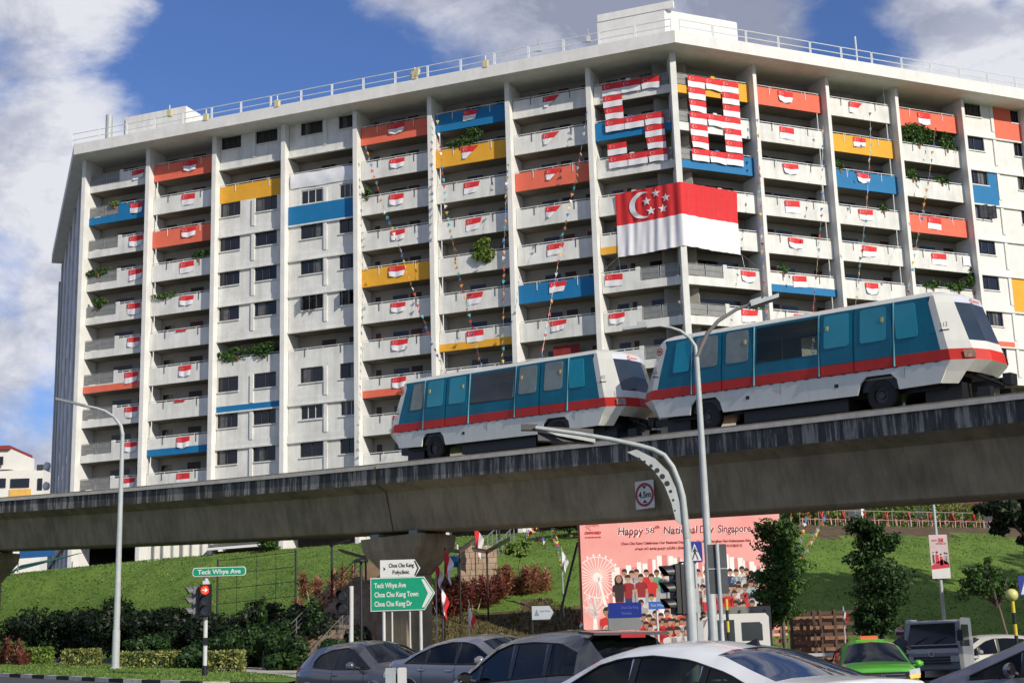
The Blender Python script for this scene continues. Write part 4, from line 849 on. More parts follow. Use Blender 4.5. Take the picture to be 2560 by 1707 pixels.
# balcony plants
def bplant(F,k,r,f,dz,w,h,label,n=260,size=.10,mat=None,off=-.05,seed=0):
    t=thing('balcony_plant',label,'plant',fp(F,uf(F,k,f),off,zb(r)+1.32),ANG[F],'plants on the balconies'); q=leaves(int(n*2.2),(0,0,h*.5+dz),(w*.72,.32,h*.72),size*.95,seed+int(f*100)+r*7+k,lobes=11); foliage('foliage',t,[q],mat or LMID)
    mb=MB(); mb.lathe([(0,-.25),(.1,-.25),(.14,.02),(0,.02)],(0,0,0),8); mb.build('pot',[M('clay_pot',(.25,.1,.05),.8)],t)
for a in [('L',1,2,.42,0,.7,.35,'small light green plant on the blue parapet in the far left bay',200,.08,LLT),('L',1,4,.18,-.1,1.8,.5,'trailing plants over the railing, fourth floor of the far left bay'),('L',1,5,.2,0,1.2,.6,'leafy plants at the railing, fifth floor of the far left bay'),
 ('L',2,4,.74,0,1.3,.6,'feathery bush on the parapet, fourth floor, second bay from left'),('L',2,5,.2,-.05,1.9,.45,'row of potted plants, fifth floor, second bay from left'),('L',3,7,.3,-.1,2.6,.75,'thick greenery at the left of the planted balcony between windows',500),('L',3,7,.72,-.05,1.6,1.0,'taller greenery on the planted balcony between windows',400),
 ('L',5,3,.08,-.1,.6,.8,'small plant at the left end of the third floor beside bunting',160),('L',6,2,.34,-.05,1.9,.5,'low creeping plants on the yellow parapet',300),('L',6,2,.48,.1,1.2,1.1,'tall feathery plant above the yellow parapet',300),('L',6,5,.64,-.5,1.3,1.3,'big grassy bush hanging over the white parapet below the flags',700,.12,LLT,.15),
 ('R',3,3,.15,0,.9,.6,'small plants above the blue parapet right of the corner',160),('R',3,4,.75,-.1,.7,.5,'small fern above the white parapet, third bay right of corner',130),('R',4,2,.35,.1,3.0,1.3,'dense tall greenery filling the second floor balcony at right',900,.13),('R',4,2,.8,-.1,1.3,1.1,'broad leaved plant at the right end of the green filled balcony',300,.13),('R',4,3,.2,0,.9,1.0,'round bushy plant on the third floor balcony at right',250),('R',4,3,.66,-.1,1.5,.6,'low plants at the right half of the third floor balcony',220),
 ('R',4,6,.35,-.05,1.5,.5,'plants in a planter above the train roof',300),('R',4,6,.75,-.1,1.8,.7,'leafy planter above the train roof nearest the column',350),('R',4,6,.98,.6,.7,1.1,'papaya like plant rising beside the column above the train',150,.14),('R',1,7,.9,0,.8,.6,'thin plant behind the railing above the leading rail car',80),('R',2,6,.25,0,.8,.7,'wispy plant above the blue striped parapet',80)]: bplant(*a)
# ================================================================= BUNTING
BCOL=[M('bunting_%s'%n,c,.7,.05) for n,c in (('yellow',(.7,.5,.08)),('blue',(.08,.18,.55)),('red',(.6,.05,.05)),('white',(.7,.7,.68)),('orange',(.7,.25,.05)),('teal',(.1,.4,.4)))]
PEN=[]
for m_ in BCOL:
    mb=MB(); mb.add([(0,-.15,0),(0,.15,0),(.05,0,-.34),(.012,-.15,0),(.012,.15,0),(.062,0,-.34)],[(0,1,2),(5,4,3),(0,2,5,3),(1,4,5,2),(0,3,4,1)]); o=mb.build('pennant',m_); PEN.append(o.data); bpy.data.objects.remove(o)
def bunting(pts,label,seed,n=26,sc=1.0):
    P=[]; t=thing('bunting',label,'bunting',pts[0],0,'strings of coloured bunting'); mb=MB(); o=Vector(pts[0]); loc=[Vector(p)-o for p in pts]; mb.tube(loc,.007,4); mb.build('cord',METAL,t); rs=random.Random(seed)
    seg=[(b-a).length for a,b in zip(loc[:-1],loc[1:])]; T=sum(seg)
    for i in range(n):
        d=T*(i+.5)/n; k=0
        while k<len(seg)-1 and d>seg[k]: d-=seg[k]; k+=1
        p=loc[k]+(loc[k+1]-loc[k])*(d/seg[k]); q=put(PEN[rs.randrange(6)],'pennant',t,p,(rs.uniform(-.5,.5),rs.uniform(-.6,.6),rs.uniform(0,3))); q.scale=(sc*(o+p).y/95,)*3
def fpo(F,x,y,off):
    c,d,n=FACE[F]; q=ray(x*1.08844,y*1.08865); c2=c+n*off; tt=((c2.x-EYE.x)*n.x+(c2.y-EYE.y)*n.y)/(q.x*n.x+q.y*n.y); return EYE+q*tt
BN=[('L',[(838,330,.75),(880,470,1.2),(918,570,2),(960,700,3.5),(1005,820,5)],(1290,1325,78),'leftmost bunting string, slanting right over the bay beside the window bays'),('L',[(1003,255,.75),(1025,480,1.5),(1050,610,2.5),(1103,830,5)],(1292,1328,77),'bunting string starting beside the blue top parapet'),
 ('L',[(1166,370,.8),(1158,560,1.5),(1155,830,4)],(1294,1330,76),'bunting string hanging straight beside the column right of the yellow parapet'),('L',[(1350,250,.8),(1325,400,1.2),(1295,530,2),(1245,810,4.5)],(1296,1332,75),'bunting string slanting left below the flag numeral 5'),
 ('R',[(1738,265,.8),(1745,450,1.2),(1757,690,3)],(1812,1310,62),'bunting string by the column right of the flag numeral 8'),('R',[(1890,290,.8),(1888,480,1.5),(1868,712,4)],(1815,1312,61.5),'bunting string by the second column right of the corner'),
 ('R',[(1998,250,.5),(2000,330,1),(1990,480,2),(1965,700,4)],(1818,1314,61),'bunting string crossing the yellow and blue balconies at right'),('R',[(2150,285,.5),(2135,400,1),(2105,560,2.5),(2080,700,4)],(1822,1318,60.5),'rightmost bunting string crossing the coral balconies')]
for i,(F,tp,an,lab) in enumerate(BN):
    pts=[fpo(F,*p) for p in tp]; e=pts[-1]; a=atd(*an)
    if i<4: mid=atd([1215,1225,1265,1270][i],[1200,1190,1205,1195][i],86)
    else: mid=atd([1818,1860,1908,1915][i-4],[1175,1165,1158,1150][i-4],72)
    bunting([tuple(p) for p in pts]+[tuple(e*.6+mid*.4),tuple(mid),tuple(a)],lab,i,84,.8)

for i,(x,y,h_,w_) in enumerate(((33,50,21,6.5),(39,52,21,6.5),(45,56,21,6.5),(51,62,21,7))):  # unseen trees added to cast shadow over the lower right bank
    t=thing('rain_tree',['broad crowned roadside tree outside the right of the photo, nearest the camera','second broad crowned roadside tree outside the right of the photo','third broad crowned roadside tree outside the right of the photo','farthest broad crowned roadside tree outside the right of the photo'][i],'tree',(x,y,hz(x,y)),0,'roadside trees beyond the right edge')
    parts=[]; r=np.random.default_rng(900+i)
    for k in range(12): a=r.uniform(0,6.28); q=r.uniform(.1,.75)*w_; parts.append(leaves(620,(math.cos(a)*q,math.sin(a)*q,h_*r.uniform(.4,.88)),(w_*.5,w_*.5,h_*.16),.5,950+i*20+k))
    foliage('crown',t,parts,LDK); mb=MB(); mb.tube([(0,0,-.5),(.2,0,h_*.4),(0,.2,h_*.8)],[.5,.35,.15],8)
    for k in range(6): a=k*1.05; mb.tube([(.2,0,h_*.35),(math.cos(a)*w_*.5,math.sin(a)*w_*.5,h_*.7)],[.2,.05],6)
    mb.build('trunk',BARK,t,smooth=60)
# ================================================================= STREET FURNITURE
ZU=Vector((0,0,1)); EX=Vector((1,0,0))
def gz_(X,Y): return hz(X,Y)
def tap(mb,a,b,r0,r1,n=12,mi=0): mb.tube([a,Vector(a)*.5+Vector(b)*.5,b],[r0,(r0+r1)/2,r1],n,mi)
# left street lamp
P=atd(265,1530,62); z0=hz(P.x,62)+.1
lamp=thing('street_lamp','tall pale street lamp with arm curving left before the building left end','street lamp',(P.x,62,z0))
def L(x,y,Y,o): return atd(x,y,Y)-Vector(o)
o=(P.x,62,z0)
mb=MB(); e=L(283,1000,62,o); e.x=0.02; e.y=0; mb.tube([(0,0,-.2),(0,0,1.6),(0,0,1.62),(0,0,e.z*.5),(0.01,0,e.z)],[.17,.16,.14,.12,.085],12); mb.build('pole',[GALV],lamp,smooth=40)
mb=MB(); pts=[L(x,y,62,o) for x,y in ((283,1000),(278,978),(262,957),(242,944),(222,937),(198,932))]; pts[0]=e; mb.tube(pts,[.085,.075,.07,.06,.055,.05],10); mb.build('arm',[GALV],lamp,smooth=60)
mb=MB(); a,b=L(198,932,62,o),L(130,916,62,o); d=(b-a); mb.hexa(a+Vector((0,-.16,-.05)),d,(0,.32,0),(0,0,.1)); mb.hexa(a+Vector((.15,-.1,-.1)),d*.35,(0,.2,0),(0,0,.08)); mb.build('lamp_head',[METAL],lamp)
mb=MB(); mb.lathe([(0,.0),(.22,.0),(.24,.08),(.15,.14),(0,.14)],(0,0,-.02),10); mb.build('base_plate',[GALV],lamp)
# double-arm street lamp
Y0=36; P=atd(1638,1455,Y0); z0=road_z(P.x,Y0); o=(P.x,Y0,z0)
lamp=thing('street_lamp','tall grey street lamp with two curved arms crossing the leading rail car','street lamp',o)
tp=L(1604,820,Y0,o); mb=MB(); mb.tube([(0,0,-.1),(0,0,3.2),(0,0,3.25),(tp.x*0,0,tp.z*.6),(0,0,tp.z)],[.12,.115,.10,.09,.065],12); mb.build('pole',[GALV],lamp,smooth=40)
mb=MB(); mb.tube([Vector((0,0,tp.z))]+[L(x,y,Y0,o)+Vector((0,-.02*i,0)) for i,(x,y) in enumerate(((1613,790),(1625,765),(1650,737),(1690,712),(1725,700)))],[.065,.06,.055,.05,.045,.04],10); mb.build('arm',[M('arm_dark_metal',(.16,.16,.15),.5,.2)],lamp,smooth=60)
mb=MB(); a,b=L(1722,702,Y0,o),L(1786,681,Y0,o); mb.hexa(a+Vector((0,-.2,-.06)),b-a,(0,.4,0),(0,0,.1)); mb.hexa(a+Vector((0,-.1,.03)),(b-a)*.4,(0,.2,0),(0,0,.09)); mb.build('lamp_head',[METAL],lamp)
mb=MB(); mb.tube([Vector((0,0,tp.z))]+[L(x,y,Y0,o) for x,y in ((1597,795),(1583,775),(1563,760),(1540,752),(1515,748),(1483,752))],[.055,.05,.045,.04,.035,.03,.03],10); mb.build('arm',[GALV],lamp,smooth=60)
mb=MB(); a,b=L(1485,751,Y0,o),L(1430,758,Y0,o); mb.hexa(a+Vector((0,-.15,-.03)),b-a,(0,.3,0),(0,0,.07)); mb.hexa(a+Vector((-.02,-.06,.03)),(-.2,0,0),(0,.12,0),(0,0,.1)); mb.build('lamp_head',[METAL],lamp)
# traffic lights
LENS=M('dark_signal_lens',(.02,.02,.02),.15,.2,4,spec=.8)
REDL=M('lit_red_lens',(.4,.02,.01),.3,emit=(1,.05,.02,1.6)); REDA=M('lit_red_arrow',(.9,.2,.12),.3,emit=(1,.45,.3,3.2))
GREYH=M('signal_housing_grey',(.13,.13,.135),.45,.15,4)
def sighead(root,c,rz,w=.36,h=1.05,n=3,housing=None,lit=False,visor=.28,prefix=''):
    c=Vector(c); a=Matrix.Rotation(rz,3,'Z'); ex,ey=a@Vector((1,0,0)),a@Vector((0,1,0))   # -ey is the face
    mb=MB(); mb.hexa(c-ex*w/2-ey*.12+Vector((0,0,-h/2)),ex*w,ey*.24,(0,0,h)); mb.hexa(c-ex*(w/2+.03)-ey*.0+Vector((0,0,-h/2-.03)),ex*(w+.06),ey*.03,(0,0,h+.06)); hd=mb.build('signal_head',[housing or BLK],root)
    for i in range(n):
        q=c-ey*.125+Vector((0,0,h/2-h/n*(i+.5))); r=min(w,h/n)*.42; mb=MB(); poly=[(r*math.cos(R(t)),r*math.sin(R(t))) for t in range(0,360,20)]; mb.prism(poly,q,ex,(0,0,1),-ey*.015); mb.build('lens',[REDL if (lit and i==0) else LENS],hd)
        if lit and i==0:
            mb=MB(); q2=q-ey*.02; pa=[(-.09,-.012),(.03,-.012),(-.01,-.06),(.02,-.07),(.09,0),(.02,.07),(-.01,.06),(.03,.012),(-.09,.012)]
            mb.face([q2+ex*x+Vector((0,0,y)) for x,y in pa]); mb.build('arrow',[REDA],hd)
        mb=MB(); V=[]; seg=10
        for k in range(seg+1):
            t=R(-20+220*k/seg); u=ex*math.cos(t)*(r+.02)+Vector((0,0,math.sin(t)*(r+.02))); V+= [q+u,q+u*.94-ey*visor*(.55+.45*math.sin(max(0,t)) if 0<=t<=math.pi else .5)]
        mb.add(V,[(2*k,2*k+2,2*k+3,2*k+1) for k in range(seg)]+[(2*k+1,2*k+3,2*k+2,2*k) for k in range(0)]); mb.build('visor',[housing or BLK],hd,smooth=60)
    return hd
Yp=51; P=atd(470,1558,Yp); z0=hz(P.x,Yp)+.05; o=Vector((P.x,Yp,z0))
tl=thing('traffic_light','pole traffic light with a lit red arrow under a green street name sign','traffic light',o)
mb=MB(); mb.tube([(0,0,0),(0,0,.42)],.10,12); mb.build('pole_base',[BLK],tl,smooth=60)
mb=MB(); mb.tube([(0,0,.42),(0,0,3.45)],.075,12); mb.build('pole',[M('white_pole_paint',(.55,.56,.56),.5,.08,4,streak=.2)],tl,smooth=60)
sighead(tl,(.03,-.22,2.62),R(3),lit=True); sighead(tl,(-.36,.05,2.6),R(-68),housing=GREYH)
mb=MB(); mb.hexa((-.06,-.12,1.12),(.16,0,0),(0,.1,0),(0,0,.24)); mb.build('push_button',[BLK],tl)
mb=MB(); mb.tube([(0,0,3.3),(0.02,-.05,3.5)],.05,8); mb.hexa((-.1,-.1,3.1),(.2,0,0),(0,.2,0),(0,0,.2)); mb.build('bracket',[SW],tl)
sn=thing('street_name_sign','green street name sign reading Teck Whye Ave on top of the traffic light','sign',o+Vector((.48,-.12,3.6)))
mb=MB(); plate(mb,(0,0,0),(1,0,0),ZU,1.86,.31,.1,0,.03); mb.build('board',[SW],sn)
mb=MB(); plate(mb,(0,-.035,0),(1,0,0),ZU,1.80,.26,.08,0,.004); mb.build('face',[SGREEN],sn)
mb=MB(); put_text(mb,'Teck Whye Ave',.22,(0,-.048,-.075),(1,0,0),ZU,0,width=1.5,bold=.006,center=True); mb.build('lettering',[SW],sn)
# second signal seen from behind, white pole
Ys=48; P=atd(806,1470,Ys); g=road_z(P.x,Ys); o=Vector((P.x,Ys,g)); top=atd(812,1345,Ys)
t2_=thing('traffic_light','slim white pole traffic light with two dark lenses left of the green direction sign','traffic light',o)
mb=MB(); mb.tube([(0,0,0),(.02,0,top.z-g)],.075,12); mb.build('pole',[MATS['white_pole_paint']],t2_,smooth=60)
sighead(t2_,(-.24,-.05,top.z-g-.5),R(-12),w=.36,h=.8,n=2)
# overhead signal mast
Ym=34; P=atd(1590,1455,Ym); g=road_z(P.x,Ym); o=Vector((P.x,Ym,g))
ms=thing('signal_mast','grey overhead traffic signal mast with perforated bracket and long arm reaching left','traffic light',o)
k=[L(x,y,Ym,o) for x,y in ((1575,1235),(1568,1140),(1560,1110),(1545,1072),(1525,1045),(1500,1032),(1468,1023),(1400,1008),(1330,996),(1230,982))]
MG=M('mast_pale_metal',(.40,.43,.42),.5,.1,5,streak=.25)
mb=MB(); pz=k[0].z; mb.tube([(0,0,-.1),(0,0,pz-.6),(0,0,pz-.5),(0,0,pz)],[.13,.12,.10,.085],14); mb.build('pole',[GALV],ms,smooth=40)
k[0]=Vector((0,0,pz)); pts=[Vector((q.x,-.01,q.z)) for q in k]
mb=MB(); mb.tube(pts,[.09,.075,.07,.065,.062,.06,.058,.055,.052,.05],12); mb.build('arm',[MG],ms,smooth=60)
# perforated bracket
A=[L(x,y,Ym,o) for x,y in ((1567,1205),(1562,1160),(1552,1120),(1535,1083),(1505,1053),(1462,1032))]; B=[L(x,y,Ym,o) for x,y in ((1552,1195),(1542,1155),(1525,1112),(1502,1080),(1470,1053),(1440,1038))]
mb=MB(); F_=[]; n=len(A)
for i in range(n-1):
    for yy in (-.02,.02): mb.face([(A[i].x,yy,A[i].z),(A[i+1].x,yy,A[i+1].z),(B[i+1].x,yy,B[i+1].z),(B[i].x,yy,B[i].z)])
    mb.face([(B[i].x,-.02,B[i].z),(B[i+1].x,-.02,B[i+1].z),(B[i+1].x,.02,B[i+1].z),(B[i].x,.02,B[i].z)])
mb.build('bracket',[MG],ms)
mb=MB()
for x,y,r in ((1550,1172,.022),(1546,1148,.03),(1540,1128,.04),(1532,1110,.065),(1521,1094,.065),(1509,1080,.06),(1495,1070,.045),(1480,1060,.035),(1468,1053,.03)):
    mb=MB(); q=L(x,y,Ym,o); mb.prism([(r*math.cos(R(t)),r*math.sin(R(t))) for t in range(0,360,30)],(q.x,-.022,q.z),(1,0,0),ZU,(0,-.003,0)); mb.build('hole',[SBK],ms)
hd=L(1245,988,Ym,o); c=Vector((hd.x+.45,.3,hd.z-.02)); mb=MB()
mb.hexa((hd.x-.1,.08,hd.z-.22),(1.35,.5,-.03),(0,.28,0),(0,0,.34)); mb.hexa((hd.x-.5,.0,hd.z+.03),(.4,.1,0),(0,.2,0),(0,0,.14)); mb.build('signal_head',[BLK],ms)
mb=MB(); mb.hexa((hd.x-.12,.04,hd.z-.02),(1.4,.4,-.24),(0,.05,0),(0,0,.13)); mb.build('backing_bar',[MG],ms)
sighead(ms,L(1548,1352,Ym,o)+Vector((.1,.1,0)),R(-72),w=.40,h=1.12,visor=.32)
mb=MB(); q=L(1560,1290,Ym,o); mb.tube([(0,0,q.z),(q.x,.1,q.z),(q.x,.1,q.z-.15)],.02,6); mb.build('signal_bracket',[BLK],ms); mb=MB(); mb.tube([(0,0,q.z-1.2),(q.x,.1,q.z-1.2)],.02,6); mb.build('signal_bracket',[BLK],ms)
mb=MB(); mb.hexa((.12,-.06,1.3),(.14,0,0),(0,.1,0),(0,0,.5)); mb.hexa((.1,-.05,2.0),(.1,0,0),(0,.1,0),(0,0,.55)); mb.build('control_box',[GALV],ms)
def flatsign(name,label,x0,y0,x1,y1,Y,mat,rz=0,shape='rect',poles=(.5,),pm=None,r=.04,down=True,extra=None,cat='sign',th=.03):
    a,b=atd(x0,y0,Y),atd(x1,y1,Y); c=(a+b)/2; w=abs(b.x-a.x)/max(.3,math.cos(rz)); h=abs(a.z-b.z); t=thing(name,label,cat,(c.x,Y,c.z),rz)
    mb=MB()
    if shape=='rect': plate(mb,(0,0,0),(1,0,0),ZU,w,h,r,0,th)
    else: mb.prism([(-w/2,-h/2),(w/2-h*.32,-h/2),(w/2,0),(w/2-h*.32,h/2),(-w/2,h/2)],(0,0,0),(1,0,0),ZU,(0,-th,0))
    mb.build('board',[mat],t)
    for f in poles:
        mb=MB(); px=-w/2+w*f; g=hz(c.x+px,Y)-c.z; mb.tube([(px,.05,g),(px,.05,h/2-.02)],.035 if pm is None else pm[1],8); mb.build('pole',[GALV if pm is None else pm[0]],t,smooth=60)
    return t,w,h
# green direction sign
t,w,h=flatsign('direction_sign','large green arrow shaped direction sign listing Teck Whye Ave and Choa Chu Kang',851,1327,1000,1399,50,SW,0,'arrow',(.2,.77),(MATS['white_pole_paint'],.055))
mb=MB(); s=.95; mb.prism([(-w/2+.03,-h/2+.03),(w/2-h*.32-.01,-h/2+.03),(w/2-.04,0),(w/2-h*.32-.01,h/2-.03),(-w/2+.03,h/2-.03)],(0,-.034,0),(1,0,0),ZU,(0,-.005,0)); mb.build('face',[SGREEN],t)
mb=MB(); xr=w/2-.04; mb.prism([(xr-.42,-h/2+.09),(xr-.33,-h/2+.09),(xr-.03,0),(xr-.33,h/2-.09),(xr-.42,h/2-.09),(xr-.36,h/2-.22),(xr-.2,0),(xr-.36,-h/2+.22)],(0,-.044,0),(1,0,0),ZU,(0,-.003,0))
for i,s_ in enumerate(('Teck Whye Ave','Choa Chu Kang Town','Choa Chu Kang Dr')): put_text(mb,s_,.235,(-w/2+.13,-.046,h/2-.34-.31*i),(1,0,0),ZU,0,width=[1.08,1.5,1.28][i],bold=.006)
mb.build('lettering',[SW],t)
t,w,h=flatsign('direction_sign','small white arrow shaped sign reading Choa Chu Kang Polyclinic above the green sign',873,1286,966,1324,50,SW,0,'arrow',(.28,.72),(MATS['white_pole_paint'],.03))
mb=MB(); put_text(mb,'Choa Chu Kang',.19,(-w/2+.3,-.045,.05),(1,0,0),ZU,0,width=.86,bold=.002); put_text(mb,'Polyclinic',.19,(-w/2+.42,-.045,-.18),(1,0,0),ZU,0,width=.58,bold=.002); xr=w/2-.02
mb.prism([(xr-.2,-h/2+.05),(xr-.15,-h/2+.05),(xr-.03,0),(xr-.15,h/2-.05),(xr-.2,h/2-.05),(xr-.09,0)],(0,-.032,0),(1,0,0),ZU,(0,-.003,0)); mb.face([(-w/2+.12,-.036,.07),(-w/2+.12,-.036,-.07),(-w/2+.19,-.036,0)]); mb.build('lettering',[SBK],t)
# grey sign, blue signs
t,w,h=flatsign('direction_sign','small grey white arrow sign with black frame in front of the mulched bank',1219,1389,1275,1423,45,SBK,0,'arrow',(.04,),(BLK,.04)); mb=MB(); s=.9; mb.prism([(-w/2+.03,-h/2+.03),(w/2-h*.34,-h/2+.03),(w/2-.04,0),(w/2-h*.34,h/2-.03),(-w/2+.03,h/2-.03)],(0,-.034,0),(1,0,0),ZU,(0,-.004,0)); mb.build('face',[M('sign_pale_grey',(.42,.45,.48),.5)],t)
mb=MB(); put_text(mb,'Teck Whye',.085,(-.1,-.042,.02),(1,0,0),ZU,0,width=.32); mb.prism([(-.26,-.09),(-.12,-.09),(-.19,.11)],(0,-.042,0),(1,0,0),ZU,(0,-.002,0)); mb.build('lettering',[M('sign_grey_print',(.18,.22,.26),.6)],t)
t,w,h=flatsign('direction_sign','dark blue sign reading Choa Chu Kang Terrace in front of the billboard crowd',1397,1384,1474,1417,42,SBLUE,0,'rect',(.02,),(GALV,.03)); mb=MB(); put_text(mb,'Choa Chu Kang',.11,(-.12,-.035,.04),(1,0,0),ZU,0,width=.5); put_text(mb,'Terrace',.11,(-.12,-.035,-.12),(1,0,0),ZU,0,width=.3); mb.build('lettering',[M('sign_dim_print',(.12,.17,.38),.6)],t)
t,w,h=flatsign('direction_sign','grey arrow board hanging right below the dark blue sign',1397,1419,1478,1445,42,M('sign_mid_grey',(.20,.21,.21),.6),0,'arrow',()); mb=MB(); mb.tube([(-w/2,.02,-h/2),(-w/2,.02,h/2+.15)],.02,6); mb.build('bracket',[GALV],t)
t,w,h=flatsign('direction_sign','small bright blue arrow sign on a thin white pole among the billboard children',1489,1381,1536,1397,40,M('sign_mid_blue',(.03,.12,.42),.5),0,'arrow',(.42,),(SW,.028)); mb=MB(); put_text(mb,'Teck Whye',.09,(-.22,-.035,-.03),(1,0,0),ZU,0,width=.36); mb.build('lettering',[SW],t)
def crossing(t,w,h):
    mb=MB(); mb.face([(-w*.42,-.035,-h*.42),(w*.42,-.035,-h*.42),(0,-.035,h*.42)]); mb.build('triangle',[SW],t)
    mb=MB(); s=h*.5; f=lambda p:[(x*s,-.04,y*s-.03) for x,y in p]
    mb.face(f([(.05*math.cos(R(a))*1.6,.52+.08*math.sin(R(a))) for a in range(0,360,45)])); mb.face(f([(-.09,.42),(-.1,0),(.1,0),(.1,.42)])); mb.face(f([(-.1,.02),(-.32,-.62),(-.22,-.64),(.02,.02)])); mb.face(f([(0,.02),(.22,-.66),(.32,-.62),(.1,.02)])); mb.face(f([(.09,.42),(.3,.12),(.25,.08),(.08,.28)])); mb.face(f([(-.09,.42),(-.24,.1),(-.18,.08),(-.07,.28)])); mb.build('walking_figure',[SBK],t)
t,w,h=flatsign('crossing_sign','square blue pedestrian crossing sign beside the signal mast',1577,1244,1614,1290,35.5,SBLUE,R(4),'rect',(.5,),(GALV,.035)); crossing(t,w,h)
t,w,h=flatsign('crossing_sign','blue pedestrian crossing sign cut off by the right photo edge',2337,1322,2376,1367,40,SBLUE,0,'rect',(.5,),(GALV,.03)); crossing(t,w,h)
# dark back-facing sign boards on a pale pole
t,w,h=flatsign('sign_board','dark grey back of a tall sign board on a pale pole beside the tall lamp',1624,1250,1674,1362,31,M('board_dark_grey',(.075,.08,.085),.6,.15),R(-5),'rect',(.52,),(MATS['white_pole_paint'],.045),r=.02)
mb=MB(); mb.hexa((-w/2,-.035,-.01),(w,0,0),(0,-.01,0),(0,0,.025)); mb.tube([(-w/2+w*.52,-.06,-h/2-.6),(-w/2+w*.52,-.06,h/2+.02)],.04,8); mb.build('rib',[GALV],t)
# zebra posts
YP=M('beacon_yellow',(.60,.48,.03),.4,.08)
def zebra(name,label,cat,x,ytop,Y,globe,r=.05,n=8,bz=None):
    p=atd(x,ytop,Y); g=hz(p.x,Y); t=thing(name,label,cat,(p.x,Y,g)); H=p.z-g-(.28 if globe else 0); mb=MB()
    for i in range(n): mb.tube([(0,0,H*i/n),(0,0,H*(i+1)/n)],r,10,i%2)
    mb.build('pole',[BLK,YP],t,smooth=60)
    if globe: mb=MB(); mb.lathe([(0,0)]+[(.17*math.sin(R(a)),.17-.17*math.cos(R(a))) for a in range(20,180,20)]+[(0,.34)],(0,0,H),16); mb.build('globe',[M('globe_pale_yellow',(.60,.58,.20),.3,.06)],t,smooth=80)
zebra('beacon','yellow globe crossing beacon on a black and yellow pole at the right','beacon',2323,1356,40,True); zebra('striped_post','black and yellow striped post behind the pale sign pole','post',1668,1375,44,False,.045)
# bollard plates
P=atd(915,1532,24); o=(P.x,24,road_z(P.x,24)); t=thing('guard_post','low grey and white double sided guard plate in front of the sedans','post',o,R(-8)); H=P.z-o[2]
mb=MB(); plate(mb,(-.12,-.0,H-.35),(1,0,0),ZU,.17,.7,.02,0,.05); mb.build('plate',[GALV],t); mb=MB(); plate(mb,(.07,-.02,H-.35),(1,0,0),ZU,.14,.7,.03,0,.05); mb.build('plate',[SW],t); mb=MB(); mb.tube([(-.03,0,0),(-.03,0,H-.1)],.04,8); mb.build('pole',[BLK],t)
# banner pole
Yb=56; a,b=atd(2140,1150,Yb),atd(2169,1425,Yb); g=hz(b.x,Yb); t=thing('banner_pole','slim grey pole carrying a printed National Day banner before the right bank','pole',(b.x,Yb,g)); mb=MB(); tap(mb,(0,0,0),(0,0,a.z-g+3),.08,.05); mb.build('pole',[GALV],t,smooth=60)
c=(atd(2132,1228,Yb)+atd(2180,1328,Yb))/2; bn=thing('banner','white printed National Day banner with red figures on the slim pole','banner',(c.x,Yb-.12,c.z)); mb=MB(); plate(mb,(0,0,0),(1,0,0),ZU,.70,1.66,.005,0,.02); mb.build('sheet',[M('banner_pinkish_white',(.58,.46,.48),.7)],bn)
mb=MB(); q=lambda p,m_:mb.face([(x,-.024,y) for x,y in p],m_)
mb.face([(-.35,-.023,-.83),(.35,-.023,-.83),(.35,-.023,-.45),(-.35,-.023,-.5)],1); q([(-.34,-.48),(.34,-.42),(.34,-.28),(.1,-.1),(-.1,-.2),(-.34,-.34)],0)
for x,y,s_,m_ in ((-.1,.1,.12,0),(.05,.02,.1,0),(.2,.06,.1,2),(.28,.05,.09,2),(-.24,.1,.07,3)): q([(x-s_*.6,y-.35),(x+s_*.6,y-.35),(x+s_*.5,y-.02),(x-s_*.5,y-.02)],m_); q([(x+s_*.4*math.cos(R(a)),y+.06+s_*.45*math.sin(R(a))) for a in range(0,360,45)],3)
put_text(mb,'58',.2,(.0,-.026,.55),(1,0,0),ZU,0,width=.2,bold=.01); put_text(mb,'HAPPY',.09,(-.27,-.026,.58),(1,0,0),ZU,0,width=.24); put_text(mb,'NATIONAL DAY',.08,(-.1,-.026,.46),(1,0,0),ZU,0,width=.4); mb.build('print',[M('banner_red',(.5,.03,.05),.6),SW,M('banner_grey',(.35,.33,.33),.6),M('banner_dark',(.1,.04,.04),.6)],bn)
# ================================================================= BILLBOARD
bx0,bx1=atd(1331,1200,65),atd(1790,1190,65.4); base=Vector((bx0.x,59,bx0.z)); ZT_=atd(1331,1190,65).z; ZTr=atd(1780,1184,56.2).z
rzb=math.atan2(bx1.y-65,bx1.x-bx0.x); Wb=math.hypot(bx1.x-bx0.x,bx1.y-65); Hb=ZT_-2.5
bb=thing('billboard','huge pink National Day billboard with ferris wheel and crowd printed under the viaduct','billboard',(bx0.x,65,2.5),rzb)
PK=M('billboard_pink',(.86,.44,.41),.6,.10,.35,rgb2=(.80,.31,.29)); PK2=M('billboard_mid_pink',(.74,.24,.23),.6); PWH=M('billboard_cream',(.92,.86,.83),.6)
mb=MB(); mb.hexa((0,0,0),(Wb,0,0),(0,.12,0),(0,0,Hb)); mb.build('panel',[PK],bb)
mb=MB(); mb.tube([(-.05,.1,-1),(-.05,.1,Hb)],.05,6); mb.tube([(.4,.3,-1),(.4,.3,Hb)],.05,6); mb.tube([(Wb*.5,.3,-1),(Wb*.5,.3,Hb)],.05,6); mb.tube([(Wb-.1,.3,-1),(Wb-.1,.3,Hb)],.05,6); mb.build('support_frame',[M('frame_dark_red',(.12,.03,.03),.6)],bb)
SK=[M('print_skin_%s'%n,c,.6,.05) for n,c in (('light',(.48,.27,.18)),('tan',(.36,.19,.12)),('brown',(.22,.11,.07)))]; HAIR=M('print_black_hair',(.02,.012,.012),.6)
